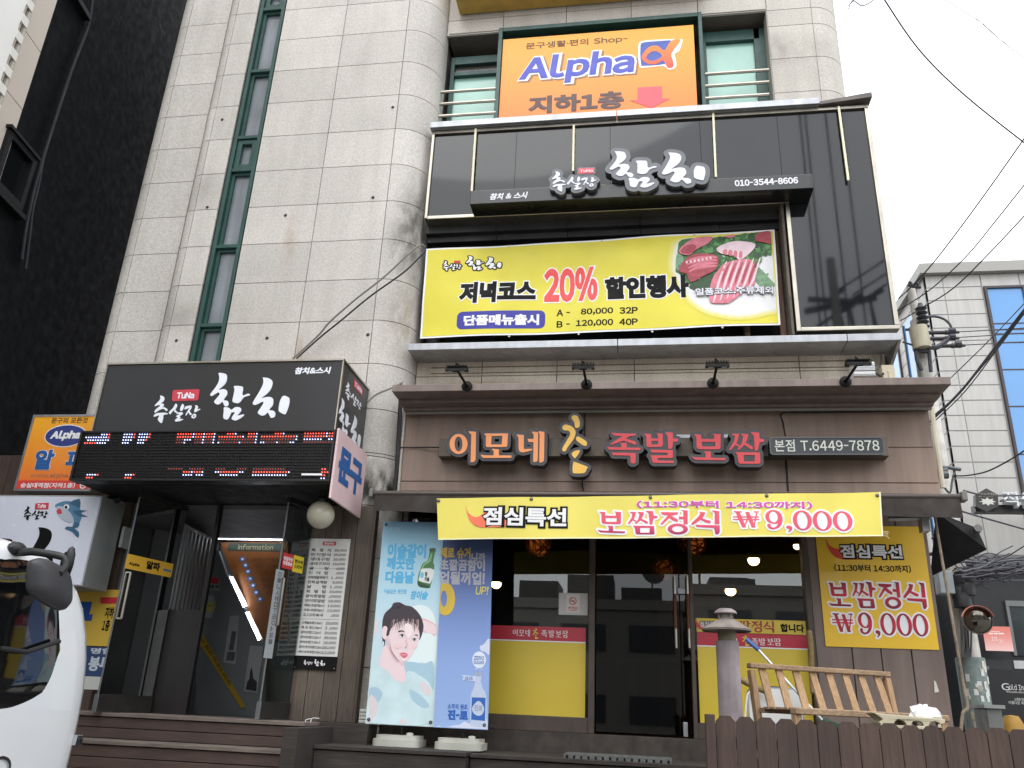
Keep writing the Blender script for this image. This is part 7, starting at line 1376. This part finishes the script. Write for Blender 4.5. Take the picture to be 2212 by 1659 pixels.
# street level signs across the side street
PS1 = PY(16.5); q = pbox(PS1, r6(520,1032), r6(645,905)); pk2 = thing('pink_poster', 'pink square poster on the dark shop front across the side street', 'poster', tuple(A(*r6(585,1030),16.5)))
b = B(); b.slab(PS1, q[0], q[1], q[2], q[3], -.02, 0); b.build('sheet', ramp_mat('pink_print', [(0,c(236,196,190)),(.5,c(226,150,142)),(1,c(214,120,108))], q[1], q[3]), pk2)
b = B(); [b.slab(PS1, *pbox(PS1, r6(x0,y1), r6(x1,y0)), .001, .003) for x0,x1,y0,y1 in ((535,555,938,945),(560,580,938,945),(585,612,938,945),(545,590,930,932))]; ink(b, PS1, '10', pbox(PS1, r6(548,980), r6(576,958)), .01, .003); ink(b, PS1, '-20', pbox(PS1, r6(580,990), r6(608,972)), .01, .003); b.build('lettering', M('pink_ink', c(246,222,216), .5), pk2)
PS2 = PY(14.0); q = pbox(PS2, r6(560,1470), r6(730,1135)); gs = thing('black_sign_board', 'black sign board with white serif lettering at the right edge', 'sign', tuple(A(*r6(640,1465),14)))
b = B(); b.slab(PS2, q[0], 0, q[2]+1.2, q[3], -.08, 0); b.build('board', M('board_black', c(26,26,28), .4), gs)
b = B(); ink(b, PS2, 'G', pbox(PS2, r6(604,1244), r6(640,1207)), .01, .003); ink(b, PS2, 'old In', pbox(PS2, r6(643,1242), r6(716,1214)), .01, .003); ink(b, PS2, 'PROFESSIONAL, SKIN & BODY', pbox(PS2, r6(628,1258), r6(740,1252)), .01, .003); ink(b, PS2, '소중한 당신을 위한', pbox(PS2, r6(670,1300), r6(770,1288)), .01, .003); ink(b, PS2, '아름다운 피부 관리', pbox(PS2, r6(640,1318), r6(770,1306)), .01, .003); b.build('lettering', M('board_ink', c(206,206,204), .5), gs)
p0, p1 = A(*r6(488,1135),13.5), A(*r6(552,1330),13.5); b = B(); b.box(p0.x, p1.x, 13.5, 13.9, 0, p0.z); b.box(p0.x-.03, p1.x+.03, 13.47, 13.93, p0.z+.001, p0.z+.05); tag(b.build('pillar', M('pillar_grey', c(128,126,120), .7, noise=(5,.2)), bevel=.01), 'short grey pillar behind the taped utility pole', 'pillar')
p0, p1 = A(*r6(518,1340),11.0), A(*r6(620,1465),11.0); mb = thing('meter_box', 'grey metal box standing behind the fence near the right edge', 'box', (p0.x, 11, 0)); b = B(); b.box(p0.x, p1.x, 11, 11.4, 0, p0.z); b.build('case', M('meter_grey', c(110,112,110), .5, .2, noise=(5,.15)), mb, bevel=.01); b = B(); b.box(p0.x-.03, p1.x+.03, 10.96, 11.42, p0.z+.001, p0.z+.04); b.box((p0.x+p1.x)/2-.05, (p0.x+p1.x)/2+.05, 10.985, 10.999, p0.z-.32, p0.z-.29); b.build('lid', M('meter_lid', c(140,142,140), .5, .2), mb)
p0, p1 = A(*r6(630,1380),12.0), A(*r6(688,1465),12.0); b = B(); xc_ = (p0.x+p1.x)/2; b.lathe([(.0,.0),(.16,.0),(.17,p0.z-.5),(.13,p0.z-.1),(.08,p0.z),(0,p0.z+.01)], (xc_,12,0), n=20)
for i, f in enumerate(b.f): zc2 = sum(b.v[j][2] for j in f)/len(f); b.m[i] = 0
b.tube([(xc_-.17,11.93,p0.z-.2),(xc_+.17,11.93,p0.z-.34)], .05, 8, 1); b.tube([(xc_-.17,11.93,p0.z-.4),(xc_+.17,11.93,p0.z-.54)], .05, 8, 1); tag(b.build('bollard', [M('bollard_yellow', c(160,122,46), .6, noise=(5,.2)), BLACKP], smooth=True), 'yellow and black bollard beside the grey metal box', 'bollard')
b = B(); 
PSd = Pl((4.6,0,0),(0,-1,0),(0,0,1)) 
# dark shop deeper in the side street
ds = thing('dark_shop', 'dark shop front in the gap behind the rusty pipe', 'shop', (4.9, 20, 0)); DX0, DX1 = A(*r6(225,900),20).x, gx0_-.1
b = B(); b.box(2.7, DX1, 20, 24, 0, A(*r6(300,600),20).z); b.build('wall', M('shop_dark', c(26,26,27), .6, noise=(2,.4)), ds)
PDS = PY(19.95); b = B(); ink(b, PDS, 'ASKADA', pbox(PDS, r6(248,838), r6(345,770)), .02, .0, .03, turn=(.20, PDS.uv(r6(300,800))[0], PDS.uv(r6(300,800))[1])); b.build('lettering', M('shop_letters', c(150,150,146), .5), ds)
b = B()
for k in range(34): x, y = random.uniform(290,345), random.uniform(880,1330); v = A(*r6(x,y),19.9); s = random.uniform(.04,.12); b.box(v.x, v.x+s, 19.86, 19.95, v.z, v.z+s*random.uniform(.4,1.2), random.randrange(3))
b.build('shelf_goods', [M('goods_grey', c(130,132,134), .5), M('goods_teal', c(40,74,78), .5), M('goods_brown', c(96,76,58), .5)], ds)

# ================================================================ utility pole with transformer gear, mirror
up = thing('utility_pole', 'tall grey concrete utility pole wrapped below with a taped sheet', 'utility pole', (4.18, 12, 0)); px_ = 4.17
b = B(); b.tube([(px_+.02,12,0), (px_, 12, 6.9)], .155, 18, 0, .10); b.tube([(px_,12,6.9),(px_-.02,12,7.5)], .06, 12); b.build('pole', M('pole_concrete', c(208,204,196), .75, noise=(6,.2), streak=.25), up, smooth=True)
zt1 = A(*r6(430,1065),11.8).z; b = B(); b.lathe([(.172,.2),(.172,zt1)], (px_+.02,12,0), n=24); b.build('guard_sheet', M('guard_green', c(124,138,134), .55, noise=(14,.25)), up, smooth=True)
b = B()
for k in range(38):
    a = random.uniform(-2.6,-.5); z = random.uniform(1.0, zt1-.06); s = random.uniform(.03,.08); r_ = .176; 
    q = [(px_+.02+r_*math.cos(a+t*s*4), 12+r_*math.sin(a+t*s*4), z+h) for t, h in ((0,0),(1,0),(1,s*1.3),(0,s*1.3))]; o_ = [(px_+.02+(v[0]-px_-.02)*1.012, 12+(v[1]-12)*1.012, v[2]) for v in q]; b.hexa([q[0],q[1],o_[1],o_[0],q[3],q[2],o_[2],o_[3]], k % 3 == 2)
b.build('paper_scraps', [M('scrap_white', c(206,208,204), .7), M('scrap_tan', c(168,160,140), .7)], up)
b = B(); r = lambda x, y: A(*r5(x,y), 11.8)
b.tube([r(520,480), r(550,620)], .13, 14); b.build('sleeve', M('sleeve_cream', c(198,190,166), .6, noise=(6,.15), streak=.3), up, smooth=True)
b = B(); b.tube([r(492,510), r(515,690), r(545,760)], .03, 8); b.tube([r(575,510), r(595,640), r(606,768)], .028, 8); b.tube([r(520,630), r(600,640)], .03, 8); b.tube([r(500,490), r(440,495)], .02, 6); b.build('bracket', M('gear_dark', c(54,56,62), .6), up, smooth=True)
b = B(); v = r(557,465); b.lathe([(.04,-.05)] + [x_ for k in range(5) for x_ in ((.085,-.03+.075*k),(.045,.01+.075*k))] + [(.03,.36)], v, n=14); b.tube([r(455,200), r(490,212), r(540,218)], .025, 6); b.tube([r(470,185), r(480,210), r(515,190), r(520,205)], .03, 6); b.tube([r(465,180), r(460,200), r(485,195)], .015, 5); b.build('insulator', M('insulator_dark', c(50,50,54), .5), up, smooth=True)
for k, (x0, y0, x1) in enumerate(((620,513,790),(625,552,790),(680,600,830))):
    b = B(); P0, P1 = r(x0-40,y0+2), r(x1-90,y0); n = 9
    for j in range(n): v = P0.lerp(P1, (j+1)/(n+1)); b.tube([v, v + (P1-P0).normalized()*.025], .03, 8)
    b.tube([P0, P1], .015, 6); Q = r(x1,y0-2); b.tube([P1, P1.lerp(Q,.3), P1.lerp(Q,.7), Q], .04, 8, 0, .02); b.tube([P1.lerp(Q,.3)+Vector((0,0,.02)), P1.lerp(Q,.7)+Vector((0,0,.02))], .055, 8); b.build('insulator', MATS['insulator_dark'], up, smooth=True)
b = B(); b.tube(smooth_path([r(540,440), r(560,415), r(630,408), r(690,425), r(730,460), r(745,500)], 4), .018, 6); b.tube(smooth_path([r(580,600), r(640,610), r(690,580), r(730,545), r(760,540)], 4), .04, 6); b.tube(smooth_path([r(420,575),r(470,590),r(530,610),r(600,580)],4), .015, 5); b.build('jumper_wire', M('jumper', c(70,72,78), .6), up, smooth=True)
# small pole equipment lower down
r_6 = lambda x, y: A(*r6(x,y), 11.75)
b = B(); p0, p1 = r_6(258,735), r_6(318,615); b.box(p0.x, p1.x, 11.6, 11.8, p0.z, p1.z); b.build('cabinet', M('cabinet_grey', c(142,152,156), .5, noise=(4,.1)), up, bevel=.012)
b = B()
for x, y in ((375,690),(405,672),(385,735)): v = r_6(x,y); b.lathe([(0,-.16),(.11,-.16),(.115,-.02),(.1,0),(.115,.02),(.115,.14),(0,.15)], v, n=14)
b.build('splice_case', M('case_black', c(36,36,38), .6), up, smooth=True)
b = B(); random.seed(3)
for k in range(9): x = 385 + k*6; b.tube(smooth_path([r_6(x-8,690), r_6(x-2+random.uniform(-6,6),800), r_6(x+random.uniform(-8,10),930), r_6(x+4,1065)], 4), .012, 5)
b.build('riser_cable', M('riser_dark', c(78,76,76), .7), up, smooth=True)
b = B(); p0, p1 = r5(600,985), r5(684,1525); b.tube([A(*r5(604,960),8.6), A(*r5(640,1230),8.6), A(*r5(684,1528),8.6)], .026, 8); tag(b.build('drain_pipe', M('pipe_cream', c(196,188,168), .6, noise=(6,.15)), smooth=True), 'cream pipe rising behind the right end of the brown fascia', 'pipe')
b = B(); v = A(*r5(720,1395),9.0); b.tube([A(*r5(650,1395),9.0), v, A(*r5(800,1408),9.0)], .02, 6); b.tube([A(*r5(655,1445),9.0), A(*r5(715,1440),9.0)], .045, 8); b.tube([A(*r5(655,1420),9.0), A(*r5(712,1410),9.0)], .03, 8); b.tube(smooth_path([A(*r5(690,1520),9),A(*r5(730,1560),9),A(*r5(745,1480),9),A(*r5(760,1425),9)],4), .012, 5); tag(b.build('wire_clamp', M('clamp_grey', c(96,98,100), .5, .4), smooth=True), 'grey wire clamps on the cream pipe at the fascia end', 'clamp')
mv_ = A(2112,1340,11.4); mr = thing('traffic_mirror', 'round convex traffic mirror with an orange hood beside the utility pole', 'mirror', tuple(mv_)); dn = Vector((-.25,-.95,-.12)).normalized()
b = B(); b.lathe([(0,.05),(.07,.047),(.13,.035),(.155,.02)], mv_, dn, 30); b.build('glass', M('mirror_glass', c(120,116,108), .08, 1), mr, smooth=True)
b = B(); b.lathe([(.156,-.03),(.168,-.03),(.168,.03),(.156,.03)], mv_, dn, 30); b.build('rim', M('rim_dark', c(96,84,80), .5), mr)
b = B(); ux = dn.cross(Vector((0,0,1))).normalized(); uy = ux.cross(dn); pts = [mv_ + ux*(.175*math.cos(rad(a))) + uy*(.175*math.sin(rad(a))) for a in range(15,166,10)]
for p, q in zip(pts, pts[1:]): b.hexa([p-dn*.03, q-dn*.03, q+dn*.12, p+dn*.12, (p-mv_)*1.03+mv_-dn*.03, (q-mv_)*1.03+mv_-dn*.03, (q-mv_)*1.03+mv_+dn*.12, (p-mv_)*1.03+mv_+dn*.12])
b.build('hood', M('hood_orange', c(226,132,104), .5), mr)
b = B(); b.tube([mv_-dn*.03, (px_+.1,12,mv_.z-.05)], .02, 8); b.build('arm', M('arm_steel', c(120,120,118), .4, .6), mr)

# ================================================================ overhead wires
WK = M('wire_black', c(46,46,54), .6); WG = M('wire_grey', c(96,96,104), .6)
def wire(pts, Y0, Y1, r0, label, mat=WK, grp='overhead wires'):
    n = len(pts); cable('overhead_wire', label, [A(p[0], p[1], Y0 + (Y1-Y0)*i/(n-1)) for i, p in enumerate(pts)], r0*.62, mat, grp, 5)
wire([(1905,-12),(1911,0),(1985,107),(2081,203),(2212,308),(2250,335)], 8, 10, .016, 'thick wire curving down across the open sky at top right')
wire([(1913,-8),(1990,105),(2085,200),(2212,302),(2250,328)], 8.1, 10.1, .006, 'thin wire twin just beside the thick curving one', WG)
wire([(2030,-8),(2041,0),(2090,30),(2125,53),(2151,77),(2188,108),(2230,135)], 12, 13, .010, 'thin wavy wire crossing the top right corner', WG)
wire([(2060,-8),(2120,50),(2160,85),(2212,118),(2230,128)], 12, 13, .006, 'hair thin wire beside the wavy one at the top right corner', WG)
wire([(2250,245),(2212,300),(2120,430),(2028,553),(1976,612),(1941,645)], 9, 12, .016, 'leftmost of the three parallel wires from the pole top to the right edge')
wire([(2250,352),(2212,400),(2150,478),(2088,553),(2010,625),(1938,672)], 9, 12, .014, 'middle of the three parallel wires from the pole top to the right edge')
wire([(2250,425),(2212,467),(2131,553),(2060,622),(1994,664),(1945,693)], 9, 12, .014, 'rightmost of the three parallel wires from the pole top to the right edge')
wire([(2250,625),(2212,670),(2150,750),(2080,840),(2012,908),(1990,925)], 8, 9.5, .022, 'thick black cable bundle slanting across the blue window')
wire([(2250,632),(2212,678),(2150,760),(2085,845),(2014,914),(1990,932)], 8.05, 9.5, .010, 'thin cable hugging the thick black bundle')
wire([(2250,640),(2200,690),(2140,770),(2070,850),(2012,902)], 8.1, 9.5, .009, 'loose cable just above the thick black bundle')
wire([(2240,625),(2212,656),(2130,742),(2052,818)], 10, 11.9, .012, 'thin wire rising from the pole to the blue window top', WG)
for k, (y0, y1, nm) in enumerate(((717,709,'upper'),(729,720,'middle'),(746,739,'lower'))): wire([(2068,y0),(2140,(y0+y1)/2),(2250,y1-3)], 11.8, 11.8, .012, nm+' of the three level wires from the pole insulators', MATS['jumper'])
wire([(2058,1028),(2090,1027),(2130,1019),(2170,1000),(2212,974),(2250,945)], 9.0, 8.0, .012, 'sagging wire from the cream pipe to the right edge')
wire([(2066,1101),(2120,1117),(2212,1143),(2250,1153)], 9, 11, .016, 'straight dark cable from the awning end to the right edge')
wire([(2082,1060),(2130,1070),(2212,1070),(2250,1064)], 9, 11, .016, 'dark cable passing over the hexagonal sign')
wire([(1835,10),(1845,2),(1860,12),(1875,8),(1895,-6)], 9, 9, .012, 'short tangled wire at the top edge above the building corner')
wire([(1833,20),(1838,6),(1850,-6)], 9, 9, .012, 'short wire end at the top edge above the building corner')
random.seed(11)
tw = thing('wire_tangle', 'messy tangle of black communication wires above the dark shop at right', 'wires', tuple(A(2140,1225,11.9)))
b = B()
for k in range(46):
    y0 = 1225 + random.gauss(0, 12); y1 = 1225 + random.gauss(0, 14); sag = random.uniform(-6, 26); Y = random.uniform(11.2, 12.6); x0 = random.uniform(2060, 2100); x1 = random.choice((2250, 2250, random.uniform(2130, 2210)))
    pts = [A(x0 + (x1-x0)*t, y0 + (y1-y0)*t + sag*4*t*(1-t)*.5 + random.uniform(-4,4) - 12*t, Y) for t in (0,.2,.4,.6,.8,1)]; b.tube(smooth_path(pts, 4), random.choice((.005,.007,.010)), 5, random.choice((0,0,1)))
for k in range(22): v = A(random.uniform(2075,2205), random.uniform(1205,1255), 11.7); R_ = random.uniform(.04,.14); b.tube([v + Vector((R_*math.cos(t*.5), .02*t, R_*.8*math.sin(t*.5))) for t in range(13)], .007, 5)
for k in range(7): v = A(random.uniform(2100,2200), random.uniform(1212,1236), 11.6); b.tube([v, v + Vector((random.uniform(.12,.3),0,random.uniform(-.03,.03)))], .045, 8)
b.build('wires', [WK, WG], tw, smooth=True)
wire([(2105,1232),(2120,1225),(2170,1205),(2212,1180),(2250,1160)], 11.8, 10.5, .012, 'wire rising from the tangle to the right edge', WG); wire([(2110,1250),(2160,1235),(2212,1222),(2250,1210)], 11.8, 10.5, .012, 'lower wire leaving the tangle to the right edge')

# ================================================================ the street behind us, mirrored in glass and black panels
def block(x0, x1, z, label, mat, fl, win=True):
    t = thing('street_building', label, 'building', ((x0+x1)/2, -14, 0), 'buildings across the street')
    b = B(); b.box(x0, x1, -24, -14, 0, z); b.box(x0-.1, x1+.1, -24.1, -13.9, z+.001, z+.35); b.build('wall', mat, t)
    b2_ = B(); random.seed(int(abs(x0*10)))
    for k in range(4): xx = random.uniform(x0, x1-2); b2_.box(xx, xx+random.uniform(.8,2.2), -20-k, -17.5-k, z+.352, z+random.uniform(.7,1.9))
    b2_.box(x0+.2, x0+.28, -14.2, -14.1, z+.352, z+2.2); b2_.tube([(x1-1,-14.5,z+.352),(x1-1,-14.5,z+1.3)], .03, 6); b2_.lathe([(0,0),(.3,.05),(.42,.14)], (x1-1,-14.5,z+1.3), (.3,1,.4), 14); b2_.build('roof_clutter', M('roof_grey', c(96,94,92), .8), t)
    b = B(); n = max(2, int((x1-x0)/2.2)); s = (x1-x0)/n; h = z/fl
    for f in range(fl):
        for k in range(n): b.box(x0+k*s+.5, x0+(k+1)*s-.3, -14.06, -13.97, f*h+.9, (f+1)*h-.5)
    b.build('windows', M('far_pane', c(78,82,86), .3), t)
CON = M('far_grey', c(132,129,124), .8, noise=(.4,.15)); CON2 = M('far_white', c(150,148,143), .8, noise=(.4,.1)); CON3 = M('far_brick', c(120,84,70), .8, noise=(.6,.15))
block(-24,-13,9.5,'grey block across the street, opposite the van',CON,3); block(-12.6,-6,5.6,'brick house across the street, opposite the stair entrance',CON3,2); block(-5.6,1.4,4.6,'low white house across the street, opposite the glass door',CON2,2); block(1.8,8.5,5.2,'grey house across the street, opposite the yellow poster',CON,3); block(9,20,10.5,'white block across the street, at the side street corner',CON2,3)
op = thing('utility_pole', 'dark utility pole behind the camera, mirrored in the black fascia', 'utility pole', (4.5, -1.8, 0)); random.seed(5)
b = B(); b.tube([(4.35,-1.8,0),(4.35,-1.8,11)], .15, 12, 0, .1); b.build('pole', MATS['pole_concrete'], op, smooth=True)
b = B()
b.beam((3.7,-1.9,9.75),(5.2,-1.7,9.95),.1,.12); b.beam((3.8,-1.9,10.05),(4.9,-1.7,9.85),.09,.1); b.beam((3.75,-1.8,9.2),(4.6,-1.8,9.8),.06,.06)
for x, z in ((4.3,10.1),(4.65,9.95),(5.1,10.05),(4.45,9.7)):
    v = Vector((x,-1.85,z)); b.tube([v, v + Vector((.12,0,.05)), v + Vector((.30,0,.16))], .055, 8); b.tube([v + Vector((0,0,-.1)), v + Vector((.02,0,-.35)), v + Vector((.05,0,-.8))], .035, 8, 0, .05)
for x in (3.85, 4.2): b.lathe([(.03,0),(.08,.05),(.04,.09),(.08,.14),(.04,.18),(.07,.22),(.02,.28)], (x,-1.8,8.9), n=10)
b.build('crossarm', MATS['gear_dark'], op)
for k, (x, z) in enumerate(((4.4,10.2),(4.75,10.1),(5.2,10.15))): cable('overhead_wire', ['first','second','third'][k]+' wire behind the camera rising from the crossarm', [(x,-1.85,z),(x+2.5,-2.0,z+1.6),(x+7,-2.5,z+3.6)], .025, WK, 'wires behind the camera')
for k, x in enumerate((3.95,4.08,4.55,4.9)): cable('drop_wire', ['first','second','third','fourth'][k]+' upright service wire behind the camera', [(x,-1.7,7.5),(x+.02,-1.7,11),(x+.05,-1.7,17)], .022, WK, 'service wires behind the camera')
